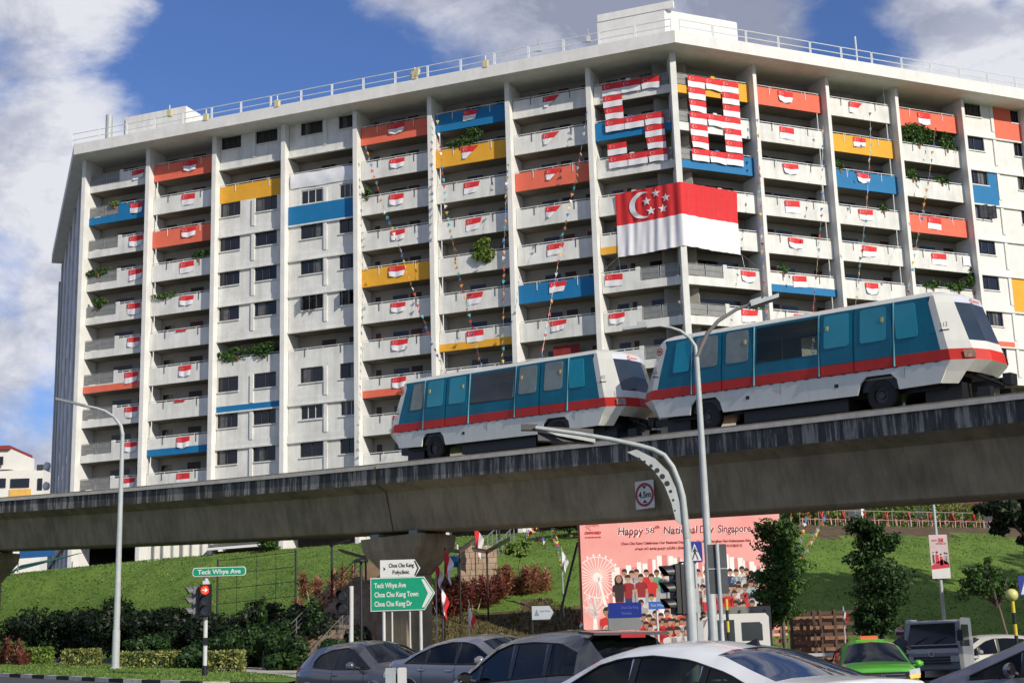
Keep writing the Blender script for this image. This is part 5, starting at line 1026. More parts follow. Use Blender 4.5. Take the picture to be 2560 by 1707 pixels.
CLO={n:M('print_%s_cloth'%n,c,.6,.1,6) for n,c in (('red',(.55,.02,.02)),('dark_red',(.28,.015,.02)),('orange_red',(.60,.07,.03)),('white',(.60,.57,.56)),('navy',(.02,.03,.12)),('green',(.10,.33,.22)),('pale_blue',(.35,.52,.60)),('black',(.03,.01,.015)),('grey',(.35,.34,.36)))}
BM=list(CLO.values())+SK+[HAIR,PWH,PK2]; BI={n:i for i,n in enumerate(CLO)}; BI.update(s0=9,s1=10,s2=11,hair=12,cream=13,mid=14)
art=MB()
def px2b(cx,cy): # crop of the board: x 22..2030 wide, y 400..1560 (scale 4.021 of S px)
    return (cx-25)/2005*Wb, Hb-(cy-412)/4.021/FPX*65*1.0
layer=[0]
def poly(pts,m_,z=0): art.face([(x,-.004-.0002*z,y) for x,y in pts],BI[m_])
def ell(x,y,a,b,m_,z,n=14): poly([(x+a*math.cos(2*math.pi*i/n),y+b*math.sin(2*math.pi*i/n)) for i in range(n)],m_,z)
# skyline
rs=random.Random(4)
x=1.2
for i in range(38):
    w_=rs.uniform(.1,.24); h_=1.15+.9*math.exp(-((x-3.6)/1.2)**2)+.75*math.exp(-((x-6.7)/.9)**2)*1+rs.uniform(-.15,.25); poly([(x,1.0),(x+w_,1.0),(x+w_,Hb-3.05+h_*.62),(x,Hb-3.05+h_*.62)],'cream' if i%3 else 'mid',1); x+=w_+rs.uniform(-.03,.07)
    if x>Wb-.4: break
# ferris wheel
wx,wy=px2b(180,1000); rw=(375-180)/2005*Wb
for i in range(30):
    a=2*math.pi*i/30; c,s_=math.cos(a),math.sin(a); x1,y1=wx+rw*c,wy+rw*s_
    if x1<.02: f=(wx-.02)/(rw*-c); x1,y1=wx+rw*c*f,wy+rw*s_*f
    poly([(wx-.012*s_,wy+.012*c),(wx+.012*s_,wy-.012*c),(x1+.016*s_,y1-.016*c),(x1-.016*s_,y1+.016*c)],'cream',2)
for i in range(48):
    a0,a1=2*math.pi*i/48,2*math.pi*(i+1)/48; q=[(wx+r_*math.cos(a),wy+r_*math.sin(a)) for r_,a in ((rw,a0),(rw*1.045,a0),(rw*1.045,a1),(rw,a1))]
    if min(p[0] for p in q)>.02: poly(q,'cream',2)
for i in range(22):
    a=2*math.pi*i/22; x1,y1=wx+rw*1.12*math.cos(a),wy+rw*1.12*math.sin(a)
    if x1>.1: ell(x1,y1,.05,.06,'cream',3,8)
ell(wx,wy,.2,.2,'cream',3)
poly([(wx,wy),(wx+.1,wy),(wx+.62,.6),(wx+.45,.6)],'cream',3)
tx_,ty_=px2b(140,1400)
for i in range(46):
    a=R(rs.uniform(20,160)); L_=rs.uniform(.5,1.0); x0_,y0_=tx_,ty_-.05+rs.uniform(0,.3); x1,y1=x0_+L_*.55*math.cos(a),y0_+L_*math.sin(a); poly([(x0_-.015,y0_),(x0_+.015,y0_),(max(.02,x1)+.006,y1),(max(.02,x1)-.006,y1)],'cream',3); ell(max(.04,x1),y1,.03,.03,'cream',3,6)
poly([(tx_-.13,.02),(tx_+.13,.02),(tx_+.07,ty_+.1),(tx_-.07,ty_+.1)],'cream',3)
def fig(cx,cy,sc,cloth,sk='s0',hair='hair',sit=False,z=4,scarf=None,legs='white'):
    x,y=px2b(cx,cy); s_=sc    # x,y = head centre ; s_ = head height
    t_=y-.62*s_; 
    if sit:
        poly([(x-.75*s_,t_-1.5*s_),(x+.75*s_,t_-1.5*s_),(x+.85*s_,t_-1.9*s_),(x+.5*s_,t_-2.6*s_),(x-.5*s_,t_-2.6*s_),(x-.85*s_,t_-1.9*s_)],sk,z)
        poly([(x-.8*s_,t_-1.1*s_),(x+.8*s_,t_-1.1*s_),(x+.7*s_,t_-1.75*s_),(x-.7*s_,t_-1.75*s_)],legs,z)
    else: poly([(x-.5*s_,t_-2.0*s_),(x+.5*s_,t_-2.0*s_),(x+.45*s_,t_-4.2*s_),(x-.45*s_,t_-4.2*s_)],legs,z)
    for sd in (-1,1): poly([(x+sd*.62*s_,t_-.2*s_),(x+sd*.86*s_,t_-.35*s_),(x+sd*.9*s_,t_-1.3*s_),(x+sd*.35*s_,t_-1.75*s_),(x+sd*.25*s_,t_-1.55*s_),(x+sd*.62*s_,t_-1.2*s_)][::sd],sk,z+1)
    poly([(x-.52*s_,t_-2.1*s_),(x+.52*s_,t_-2.1*s_),(x+.6*s_,t_-.9*s_),(x+.88*s_,t_-.9*s_),(x+.78*s_,t_-.15*s_),(x+.25*s_,t_+.05*s_),(x-.25*s_,t_+.05*s_),(x-.78*s_,t_-.15*s_),(x-.88*s_,t_-.9*s_),(x-.6*s_,t_-.9*s_)],cloth,z+2)
    if scarf: ell(x,y-.1*s_,.55*s_,.66*s_,scarf,z+3); poly([(x-.5*s_,y-.2*s_),(x+.5*s_,y-.2*s_),(x+.6*s_,t_-.8*s_),(x-.6*s_,t_-.8*s_)],scarf,z+3)
    else: poly([(x-.13*s_,t_-.02*s_),(x+.13*s_,t_-.02*s_),(x+.13*s_,y-.3*s_),(x-.13*s_,y-.3*s_)],sk,z+3); ell(x,y+.1*s_,.42*s_,.48*s_,hair,z+3)
    ell(x,y,.35*s_,.46*s_,sk,z+4)
    if not scarf: poly([(x-.36*s_,y+.12*s_),(x+.36*s_,y+.12*s_),(x+.3*s_,y+.45*s_),(x,y+.56*s_),(x-.3*s_,y+.45*s_)],hair,z+5)
    for sd in (-1,1): ell(x+sd*.13*s_,y+.02*s_,.045*s_,.03*s_,'hair',z+6,6)
    poly([(x-.1*s_,y-.24*s_),(x+.1*s_,y-.24*s_),(x+.06*s_,y-.29*s_),(x-.06*s_,y-.29*s_)],'dark_red',z+6)
h1=.32
back=[(450,960,'white','s1'),(570,965,'grey','s0'),(520,975,'white','s0'),(665,970,'red','s0'),(770,975,'green','s1'),(880,960,'white','s0'),(835,995,'navy','s0'),(940,1000,'white','s1'),(1020,985,'red','s0'),(1100,990,'grey','s1'),(1180,980,'white','s0'),(1260,990,'white','s0'),(1300,1000,'grey','s1'),(1350,990,'white','s0'),(1420,985,'red','s1'),(1500,985,'navy','s0'),(1620,965,'white','s1'),(1665,985,'white','s0'),(1560,990,'pale_blue','s0'),(1710,1010,'dark_red','s1'),(1780,1000,'white','s0'),(1850,1020,'red','s1')]
for cx,cy,c,sk in back: fig(cx,cy,h1*.92,c,sk,z=4,legs='grey')
for cx,cy,c,sk in [(480,1020,'dark_red','s0'),(610,1015,'dark_red','s0'),(715,1015,'red','s0')]: fig(cx,cy,h1,c,sk,z=12,legs='navy' if cx==480 else 'white')
fig(390,1025,h1*1.12,'black','s1',z=12,scarf='black',legs='dark_red')
for cx,cy,c,sk,sc_ in [(705,1210,'white','s0',None),(925,1215,'white','s0',None),(600,1265,'grey','s1',None),(1020,1230,'white','s0',None),(1245,1175,'red','s1','white'),(1300,1190,'red','s0',None),(1380,1190,'red','s1',None),(1460,1180,'red','s1',None),(1580,1150,'white','s0',None),(1640,1150,'red','s1',None),(1700,1105,'pale_blue','s1',None),(1750,1200,'white','s1','white'),(1530,1200,'red','s0',None),(1850,1190,'red','s1',None),(1800,1170,'pale_blue','s0',None),(1100,1200,'red','s0',None)]: fig(cx,cy,h1*.95,c,sk,z=20,sit=cx>1000,scarf=sc_)
for cx,cy,c,sk in [(675,1410,'orange_red','s0'),(735,1375,'orange_red','s0'),(850,1370,'red','s1'),(930,1400,'orange_red','s0'),(1000,1355,'orange_red','s0'),(1060,1300,'red','s0'),(620,1400,'red','s1'),(790,1400,'white','s0'),(1130,1380,'red','s0'),(1210,1400,'dark_red','s1'),(1290,1370,'red','s0'),(1370,1390,'orange_red','s1'),(1450,1380,'red','s0'),(1540,1300,'red','s1'),(1610,1310,'white','s0'),(1700,1300,'red','s1'),(1790,1300,'white','s0'),(260,1340,'red','s1')]: fig(cx,cy,h1*(.95 if cx!=260 else 1.25),c,sk,z=28,sit=cx!=260,legs='orange_red')
rs=random.Random(8)
for i in range(34):
    cx=560+i*39+rs.uniform(-12,12)
    fig(cx,1470+rs.uniform(-25,45),h1*.9,rs.choice(['red','orange_red','white','dark_red','red']),rs.choice(['s0','s1']),z=34,sit=True,legs=rs.choice(['orange_red','white']))
for i in range(22):
    cx=1000+i*42+rs.uniform(-12,12); fig(cx,1120+rs.uniform(-20,30),h1*.9,rs.choice(['red','white','grey','red','pale_blue']),rs.choice(['s0','s1']),z=14,sit=False)
fig(250,1505,h1*.9,'white','s0',z=36,scarf='white')
for cx,cy in ((945,1545),(1045,1545),(870,1550),(1140,1550)): fig(cx,cy,h1*1.2,'white','s0',z=36,sit=True)
def btext(s_,size,cx,cy,m_,wpx,bold=0,shear=0,z=40,sp=1):
    x,y=px2b(cx,cy); put_text(art,s_,size,(x,-.005-.0002*z,y),(1,0,0),ZU,BI[m_],width=wpx/2005*Wb,bold=bold,shear=shear,space=sp)
btext('Happy',.44,398,588,'cream',262,.04,.12,z=38); btext('Happy',.48,398,588,'dark_red',262,.012,.12)
btext('58',.38,672,578,'cream',100,.026,.12,z=38); btext('58',.38,672,578,'dark_red',100,.006,.12); btext('th',.18,775,530,'dark_red',48,.004,.12)
for s_,a,w_ in (('National',852,350),('Day',1215,150),('Singapore',1400,335)): btext(s_,.42,a,588,'cream',w_,.034,.12,z=38); btext(s_,.46,a,588,'dark_red',w_,.012,.12)
btext('Choa Chu Kang Celebrates Our National Day',.16,430,686,'dark_red',628,.003); btext('Choa Chu Kang Meraikan Hari Kebangsaan Kita',.16,1100,686,'dark_red',628,.003)
btext('\u0b9a\u0bc1\u0bb5\u0bbe \u0b9a\u0bc2 \u0b95\u0bbe\u0b99\u0bcd \u0ba8\u0bae\u0ba4\u0bc1 \u0ba4\u0bc7\u0b9a\u0bbf\u0baf \u0ba4\u0bbf\u0ba9\u0bae\u0bcd',.15,567,742,'dark_red',515,.002); btext('\u8521\u539d\u6e2f\u6b22\u5e86\u56fd\u5e86\u65e5',.14,1380,735,'dark_red',255,0)
btext('ONWARD',.17,70,572,'red',165,.008,.1); btext('AS ONE SINGAPORE',.085,72,610,'red',160,.002,.1)
x,y=px2b(150,500)
for r_,a0,a1 in ((.26,20,170),(.2,40,200),(.13,30,250)):
    for i in range(10):
        a,b=R(a0+(a1-a0)*i/10),R(a0+(a1-a0)*(i+1)/10); poly([(x+q*1.15*math.cos(c_),y-.05+q*.75*math.sin(c_)) for q,c_ in ((r_,a),(r_+.022,a),(r_+.022,b),(r_,b))],'red',40)
art.build('print',BM,bb)
# ================================================================= FENCES, STAIRS, FLAGS, SMALL STRUCTURES
# wooden pallet fence
WOOD=M('weathered_wood',(.30,.16,.10),.85,.3,4,.5,streak=.2); WOODD=M('dark_wood',(.10,.06,.045),.85,.3,4)
def pallet(x0,x1,y0,y1,Y,label,mt,nb,posts):
    a,b=atd(x0,y0,Y),atd(x1,y1,Y); g=hz(a.x,Y)-.1; t=thing('wooden_fence',label,'fence',(a.x,Y,g)); W_=b.x-a.x; H=a.z-g
    for i in range(nb): mb=MB(); z=H-.1-(H-.2)*i/nb; mb.hexa((0,-.03,z-.09),(W_,.02*(i%2),random.uniform(-.02,.02)),(0,.03,0),(0,0,.13)); mb.build('board',[mt],t)
    for f in posts: mb=MB(); mb.hexa((W_*f-.05,-.08,0),(.1,0,0),(0,.05,0),(0,0,H)); mb.build('post',[mt],t)
pallet(1775,1812,1398,1480,54,'pale wooden pallet panel right of the grey lorry board',WOOD,7,(.5,))
pallet(1812,1985,1402,1480,55.5,'dark brown slatted fence below the shaded bank behind the taxi',WOODD,6,(.02,.33,.42,.62,.98))
mb=MB(); a=atd(1830,1415,55.8); t=thing('plywood_panel','brown plywood sheet leaning behind the slatted fence','panel',(a.x,55.9,hz(a.x,55.9))); mb.hexa((-.3,0,0),(2.2,0,0),(0,.03,0),(0,0,a.z-hz(a.x,55.9))); mb.build('sheet',[WOOD],t)
# slope frame with wires
t=None
q0,q1=atd(499,1395,80),atd(679,1380,78); g0,g1=hz(q0.x,80),hz(q1.x,78); tA=atd(499,1283,80).z; tB=atd(678,1262,78).z
t=thing('wire_frame','tall thin wire trellis frame standing on the sunlit grass bank','frame',(q0.x,80,g0)); v=Vector((q1.x-q0.x,-2,0))
for P_,h_ in ((Vector((0,0,0)),tA-g0),(v+Vector((0,0,g1-g0)),tB-g1)): mb=MB(); mb.tube([P_,P_+Vector((0,0,h_))],.06,6); mb.build('post',[BLK],t)
mb=MB()
for i in range(4): mb.tube([(0,0,tA-g0-.1-i*.78),v+Vector((0,0,tB-g0-.1-i*.78))],.016,4)
for i in range(1,4): f=i/4; mb.tube([v*f+Vector((0,0,(tA-g0)*(1-f)+(tB-g0)*f)),v*f+Vector((0,0,(g1-g0)*f))],.014,4)
mb.build('wire',[BLK],t)
# staircase with handrails beside the pier
st=thing('staircase','tan stone outdoor staircase with thin handrails climbing the bank behind the direction sign','stairs',(-8.6,60.4,hz(-8.6,60.4)),0); dr=Vector((.36,.93,0)).normalized(); sd_=Vector((dr.y,-dr.x,0)); BRK=M('tan_stone_step',(.36,.27,.19),.85,.3,2.5,.8,rgb2=(.20,.13,.09)); n=26; rise=5.6/n
mb=MB()
for i in range(n): mb.hexa(dr*(.42*i),dr*.44,-sd_*2.2,(0,0,.08+rise*(i+1)))
mb.build('step',[BRK],st)
for sg_ in (0,-2.25):
    mb=MB(); a=sd_*sg_; L_=.42*n
    for h_ in (.3,.52,.74,.96): mb.tube([a+Vector((0,0,h_)),a+dr*L_+Vector((0,0,h_+5.6))],.022 if h_>.9 else .009,5)
    for i in range(9): p_=a+dr*L_*i/8+Vector((0,0,5.6*i/8)); mb.tube([p_,p_+Vector((0,0,.96))],.025,5)
    mb.build('handrail',[M('thin_grey_rail',(.16,.17,.17),.5,metal=.3)],st)
# stone wall and upper rail
STN=M('tan_stone_wall',(.42,.31,.22),.9,.3,2.2,.8); a,b=atd(1052,1240,75),atd(1145,1400,75); t=thing('stone_wall','tan stone retaining wall behind the cordylines right of the pier','wall',(a.x,75,hz(a.x,75)-1)); W_=b.x-a.x; H=atd(1120,1243,75).z-hz(a.x,75)+1
mb=MB(); r_=random.Random(3); rows=int(H/.3)
for i in range(rows):
    x=0
    while x<W_: w_=min(W_-x,r_.uniform(.35,.7)); mb.hexa((x+.012,-r_.uniform(0,.05),i*.3),(w_-.024,0,0),(0,.5,0),(0,0,.285)); x+=w_
mb.build('masonry',[STN],t)
for i,(x0,y0,x1,y1,Y_) in enumerate(((1100,1248,1140,1212,80),(1145,1243,1180,1208,81),(1180,1252,1222,1240,84),(940,1262,1000,1262,80))):
    a,b=atd(x0,y0,Y_),atd(x1,y1,Y_); t=thing('handrail',['slanting metal handrail above the stone wall, left one','slanting metal handrail above the stone wall, right one','short level handrail at the lawn top right of the stone wall','low rail on the bank behind the viaduct pier'][i],'railing',a-Vector((0,0,1)),0,'metal rails on the bank'); d=b-a; mb=MB(); mb.tube([(0,0,1),d+Vector((0,0,1))],.035,6); mb.tube([(0,0,.5),d+Vector((0,0,.5))],.02,6); mb.tube([(0,0,.1),d+Vector((0,0,.1))],.02,6)
    for f in np.linspace(0,1,5): mb.tube([d*f,d*f+Vector((0,0,1))],.025,5)
    mb.build('rail',[METAL],t)
# drooping flags on poles
def poleflag(x,y0,y1,Y,w,label,colors,lean=0,gbase=True,seed=0):
    a,b=atd(x,y0,Y),atd(x,y1,Y); g=hz(b.x,Y); t=thing('pole_flag',label,'flag',(b.x,Y,g),0,'drooping flags on poles'); top=a.z-g; H=a.z-b.z; mb=MB(); mb.tube([(0,0,0),(lean,0,top+.1)],.03,6); mb.build('pole',[BLK if seed%2 else GALV],t)
    mb=MB(); def_=lambda s,t_:Vector((lean*(1-t_*H/top)+s*w*(.35+.65*math.sin(t_*2.6+.4)),-.05-.06*math.sin(s*9+t_*6),top-t_*H)); def_=lambda s,t_:Vector((lean*(1-t_*H/top)+s*w*(1-.35*t_)+.05*math.sin(t_*7+seed)*s,-.05-.09*math.sin(s*8+t_*5),top-t_*H*.62-s*H*.38)); mb.grid(def_,8,14,(lambda s,t_:0 if (s<.5)==(colors==0) else 1) if colors<2 else (lambda s,t_: 1 if t_<.75 or s>.5 else 0)); mb.build('cloth',[RED,FWH],t,smooth=70)
poleflag(1092,1206,1290,74,.42,'limp red and white flag hanging above the dark solar panels',0,.0,seed=1); poleflag(1018,1262,1345,60,.32,'vivid red and white flag right of the polyclinic sign',0,.1,seed=1); poleflag(1002,1290,1360,62,.3,'narrow red and white flag nearest the polyclinic sign tip',0,0,seed=0); poleflag(1016,1350,1430,58,.26,'low white and red flag hanging before the dark cordyline',1,0,seed=1); poleflag(1078,1395,1450,59,.25,'small white and red flag above the sedan roof',1,0,seed=0)
poleflag(1292,1262,1322,70,.28,'white feather flag with purple foot at the bunting end on the lawn',2,0,seed=0); poleflag(1330,1418,1455,58,.12,'tiny red and white flag left of the billboard foot',0,0,seed=1); poleflag(1937,1398,1440,54.5,.16,'red and white flag stuck in the slatted fence',1,.05,seed=0)
poleflag(1210,1212,1235,84,.3,'small white and red flag far up beside the lawn rail',1,0,seed=0)
# solar canopies and blue hoods, slim lamps
SOL=M('solar_panel_dark',(.03,.035,.045),.3,.3,2,spec=.7)
def canopy(x0,y0,x1,y1,x2,y2,Y,px,label):
    a,b,c=atd(x0,y0,Y),atd(x1,y1,Y),atd(x2,y2,Y); g=hz(b.x,Y); t=thing('solar_canopy',label,'canopy',(b.x,Y,g)); o_=Vector((b.x,Y,g)); mb=MB()
    for p_,q_ in ((a,b),(b,c)): mb.hexa(p_-o_+Vector((0,-.9,0)),q_-p_,(0,1.8,0),(0,0,.07))
    mb.build('panel',[SOL],t); mb=MB(); mb.tube([(0,0,0),(0,0,b.z-g)],.05,6); mb.build('post',[BLK],t)
canopy(1025,1262,1055,1268,1092,1240,70,0,'left dark folded solar canopy over the blue hoods'); canopy(1085,1262,1118,1268,1172,1238,70,0,'right dark folded solar canopy like a wing over the blue hoods'); canopy(782,1266,840,1282,858,1275,68,0,'flat dark solar canopy left of the pier')
BLU=M('blue_plastic',(.01,.19,.42),.35,.1,3)
for i,(x,y,w_,Y_) in enumerate(((1040,1290,28,76),(1100,1292,42,76),(868,1296,26,74))):
    c=atd(x,y,Y_); g=hz(c.x,Y_); t=thing('play_structure',['left blue hooded play structure behind the cordylines','right larger blue hooded play structure behind the cordylines','blue topped play structure behind the polyclinic sign'][i],'play structure',(c.x,Y_,g),0,'blue hooded play structures'); r_=w_*1.0884/FPX*Y_/2
    mb=MB(); mb.lathe([(r_,-.25),(r_,0),(r_*.75,.28),(0,.36)],(0,0,c.z-g),10); mb.build('hood',[BLU],t)
    for dx in (-1,1): mb=MB(); mb.tube([(dx*r_*.8,0,0),(dx*r_*.8,0,c.z-g+.9)],.05,6); mb.build('post',[SW],t)
def slimlamp(x,y0,Y,label,flat): 
    a=atd(x,y0,Y); g=hz(a.x,Y); t=thing('garden_lamp',label,'lamp post',(a.x,Y,g),0,'slim black lamp posts on the bank'); mb=MB(); mb.tube([(0,0,0),(0,0,a.z-g)],.055,8); mb.build('pole',[BLK],t); mb=MB()
    if flat: mb.lathe([(0,-.05),(.3,-.03),(.3,.04),(.1,.12),(0,.12)],(0,0,a.z-g),14)
    else: mb.hexa((-.1,-.2,a.z-g-.02),(.95,0,.25),(0,.4,0),(0,0,.06))
    mb.build('lamp_head',[BLK],t)
slimlamp(829,1288,58,'slim black lamp post with disc head left of the direction sign',True); slimlamp(762,1253,70,'slim black lamp post with tilted panel above the left cordylines',False); slimlamp(1146,1206,82,'thick black post rising behind the right solar canopy',False); 
# leaning support pole
a,b=atd(1327,1245,58),atd(1283,1395,57); t=thing('support_pole','long dark pole leaning against the left side of the billboard','pole',b); mb=MB(); mb.tube([(0,0,-.4),a-b],.05,6); mb.build('pole',[BLK],t)
# small tree and yellow bush at the lawn, white tent cloth, canopy, kiosk roof
rtree(1195,1258,76,.9,.5,0,'low light yellow green bushes at the top of the lawn',31,LLT,1600,.1,'bush'); rtree(1312,1205,84,2.2,.4,0,'dark branches at the crest left of the billboard',32,LDK,2000,.12,'shrub'); rtree(612,1248,94,1.1,.45,0,'green shrub beside the white column at the crest',33,LMID,1600,.1,'shrub')
rtree(1840,1176,88,1.0,.5,0,'leafy bush behind the billboard right corner',34,LLT,1500,.1,'bush'); rtree(1700,1178,86,2.6,.25,0,'low shrubs at the crest above the billboard',35,LLT,2000,.1,'shrub')
CLOTH=M('white_sheet_cloth',(.58,.57,.53),.9,.08,2)
a,b=atd(340,1222,98),atd(500,1290,98); g=atd(340,1295,98).z; t=thing('sheeting','long white cloth sheeting hung in folds under the left part of the block','cloth',(a.x,98,g)); W_=b.x-a.x; H=atd(340,1235,98).z-g
mb=MB(); mb.grid(lambda s,t_:Vector((s*W_,.14*math.sin(s*46)+.08*math.sin(s*17+1),.05+H*t_+.0*s)),90,6); mb.build('sheet',[CLOTH],t,smooth=80)
a,b=atd(480,1262,96),atd(628,1250,96); t=thing('shed','low dark shed with a white edged roof beside the cloth sheeting','shed',(a.x,96,hz(a.x,96)),0); W_=b.x-a.x; mb=MB(); mb.hexa((.4,.4,0),(W_-.6,0,.2),(0,2,0),(0,0,a.z-hz(a.x,96)-.1)); mb.build('wall',[WOODD],t); mb=MB(); mb.hexa((-.1,-.2,a.z-hz(a.x,96)),(W_+.2,0,b.z-a.z),(0,3,.7),(0,0,.08)); mb.hexa((-.1,-.28,a.z-hz(a.x,96)-.06),(W_+.2,0,b.z-a.z),(0,.06,0),(0,0,.16),1); mb.build('roof',[BLK,SW],t)
a=atd(105,1283,102); t=thing('awning','low green and blue canvas awning under the left end of the block','awning',(a.x,102,hz(a.x,102))); mb=MB(); z=a.z-hz(a.x,102); mb.add([(-2.6,0,z-.9),(2.1,0,z+.3),(2.3,2,z+.6),(-2.4,2,z-.2),(-2.8,.2,z-1.5)],[(0,1,2,3),(4,0,3)]); mb.hexa((-1.9,.1,z+.1),(2.4,0,.1),(0,.1,0),(0,0,.6),1); mb.build('canvas',[M('dark_green_canvas',(.02,.12,.09),.8,.2),M('blue_canvas',(.01,.09,.28),.8)],t)
for dx in (-2,1.8): mb=MB(); mb.tube([(dx,.2,0),(dx,.2,z-.2)],.05,5); mb.build('post',[METAL],t)
# void-deck hedges, railing and chairs on the right, along the podium edge
for i,(x0,x1,y0,o_) in enumerate(((1865,1935,1165,5.0),(1995,2145,1156,5.0),(2140,2240,1160,5.0),(1800,1850,1168,5.0))):
    a,b=fpo('R',x0,y0,o_),fpo('R',x1,y0,o_); c=(a+b)/2; g=hz(c.x,c.y); H=a.z-g+.1; t=thing('hedge',['short clipped hedge between two columns of the right block','long clipped hedge in front of the right coffee shop','rounded clipped hedge right of the long one under the block','small hedge by the column above the billboard corner'][i],'hedge',(c.x,c.y,g),AR,'clipped hedges along the coffee shop'); q=leaves(3000 if i==1 else 1700,(0,0,H*.55),((b-a).length/2,.5,H*.45),.09,300+i,'box'); foliage('foliage',t,[q],LLT)
    mb=MB(); mb.tube([(0,0,-.1),(0,0,.8)],.06,5); mb.build('stem',BARK,t)
a,b=fpo('R',1838,1205,7.2),fpo('R',2290,1205,7.2); g=hz(a.x,a.y); t=thing('railing','long thin white railing in front of the red chairs on the podium edge','railing',(a.x,a.y,g),AR); W_=(b-a).length; mb=MB()
for z in (.4,.95): mb.tube([(0,0,z),(W_,0,z)],.018,5)
for i in range(12): mb.tube([(W_*i/11,0,0),(W_*i/11,0,.95)],.02,5)
mb.build('rail',[M('dull_rail_paint',(.35,.3,.29),.6)],t)
CHR=M('pink_red_plastic',(.50,.06,.05),.45,.1); CHP=M('pale_pink_plastic',(.62,.32,.28),.45)
def chairproto():
    t=thing('plastic_chair','red plastic chair','chair',(0,0,-50),0,'plastic chairs along the podium railing'); mb=MB(); mb.hexa((-.22,-.22,.42),(.44,0,0),(0,.44,0),(0,0,.04)); mb.build('seat',[CHR],t); mb=MB(); mb.hexa((-.22,.2,.46),(.44,0,0),(0,.05,0),(0,.12,.42)); mb.build('backrest',[CHR],t)
    for x in (-.2,.2):
        for y in (-.2,.2): mb=MB(); mb.tube([(x*1.1,y*1.1,0),(x,y,.43)],.025,5); mb.build('leg',[CHP],t)
    return t
def dup(o,parent=None):
    c=o.copy(); S.collection.objects.link(c)
    if parent: c.parent=parent
    for ch in list(o.children): dup(ch,c)
    return c
cp=chairproto()
for i in range(18):
    o_=cp if i==0 else dup(cp); x=1850+i*25; p_=fpo('R',x,1200,6.3-.5*(i%2)); o_.location=(p_.x,p_.y,hz(p_.x,p_.y)); o_.rotation_euler.z=R([80,-80][i%2]+random.uniform(-15,15)); o_['label']='red plastic chair with pale legs behind the podium railing'; o_.scale=(1.15,)*3
GCOL=M('fascia_board_red',(.16,.03,.03),.7,.3,1.5); mb=MB(); a,b=atd(2150,1140,97),atd(2290,1170,97); t=thing('signboard','dark red shop fascia board deep under the right block','signboard',(a.x,97,a.z-.9)); mb.hexa((0,0,0),(b.x-a.x,0,0),(0,.1,0),(0,0,.8)); mb.build('board',[GCOL],t)
for i,(x,y) in enumerate(((2336,1193),(2352,1186))): pass
# neighbouring block far left
nb=thing('neighbour_block','distant white housing block with yellow panel and red roof at the left edge','apartment block',(-78,205,12)); 
def N_(x,y,Y=205): p_=atd(x,y,Y); return p_
def nbox(mb,x0,y0,x1,y1,off,d,mi=0): a,b=N_(x0,y1),N_(x1,y0); mb.hexa((min(a.x,b.x)+78,off,a.z-12),(abs(b.x-a.x),0,0),(0,d,0),(0,0,b.z-a.z),mi)
NW_=M('far_white_wall',(.72,.70,.64),.85,.06)
mb=MB(); nbox(mb,-60,1078,100,1330,0,12); mb.build('wall',[NW_],nb); mb=MB(); nbox(mb,-60,1030,24,1078,.5,10); mb.build('stair_tower',[NW_],nb); mb=MB(); nbox(mb,-60,1022,22,1034,.0,10); mb.build('roof',[M('red_roof_tile',(.25,.04,.03),.8)],nb); mb=MB(); nbox(mb,84,1066,99,1080,0,3); mb.build('roof_box',[FRAME],nb)
for i,(x0,y0,x1,y1) in enumerate(((-8,1098,14,1120),(24,1098,68,1120),(86,1098,98,1125),(-8,1048,8,1068))): mb=MB(); nbox(mb,x0,y0,x1,y1,-.15,.2); mb.build('window',[DARKW],nb)
mb=MB(); nbox(mb,22,1122,72,1141,-.2,.2); mb.build('painted_wall_panel',[M('far_yellow_panel',(.72,.42,.10),.8)],nb)
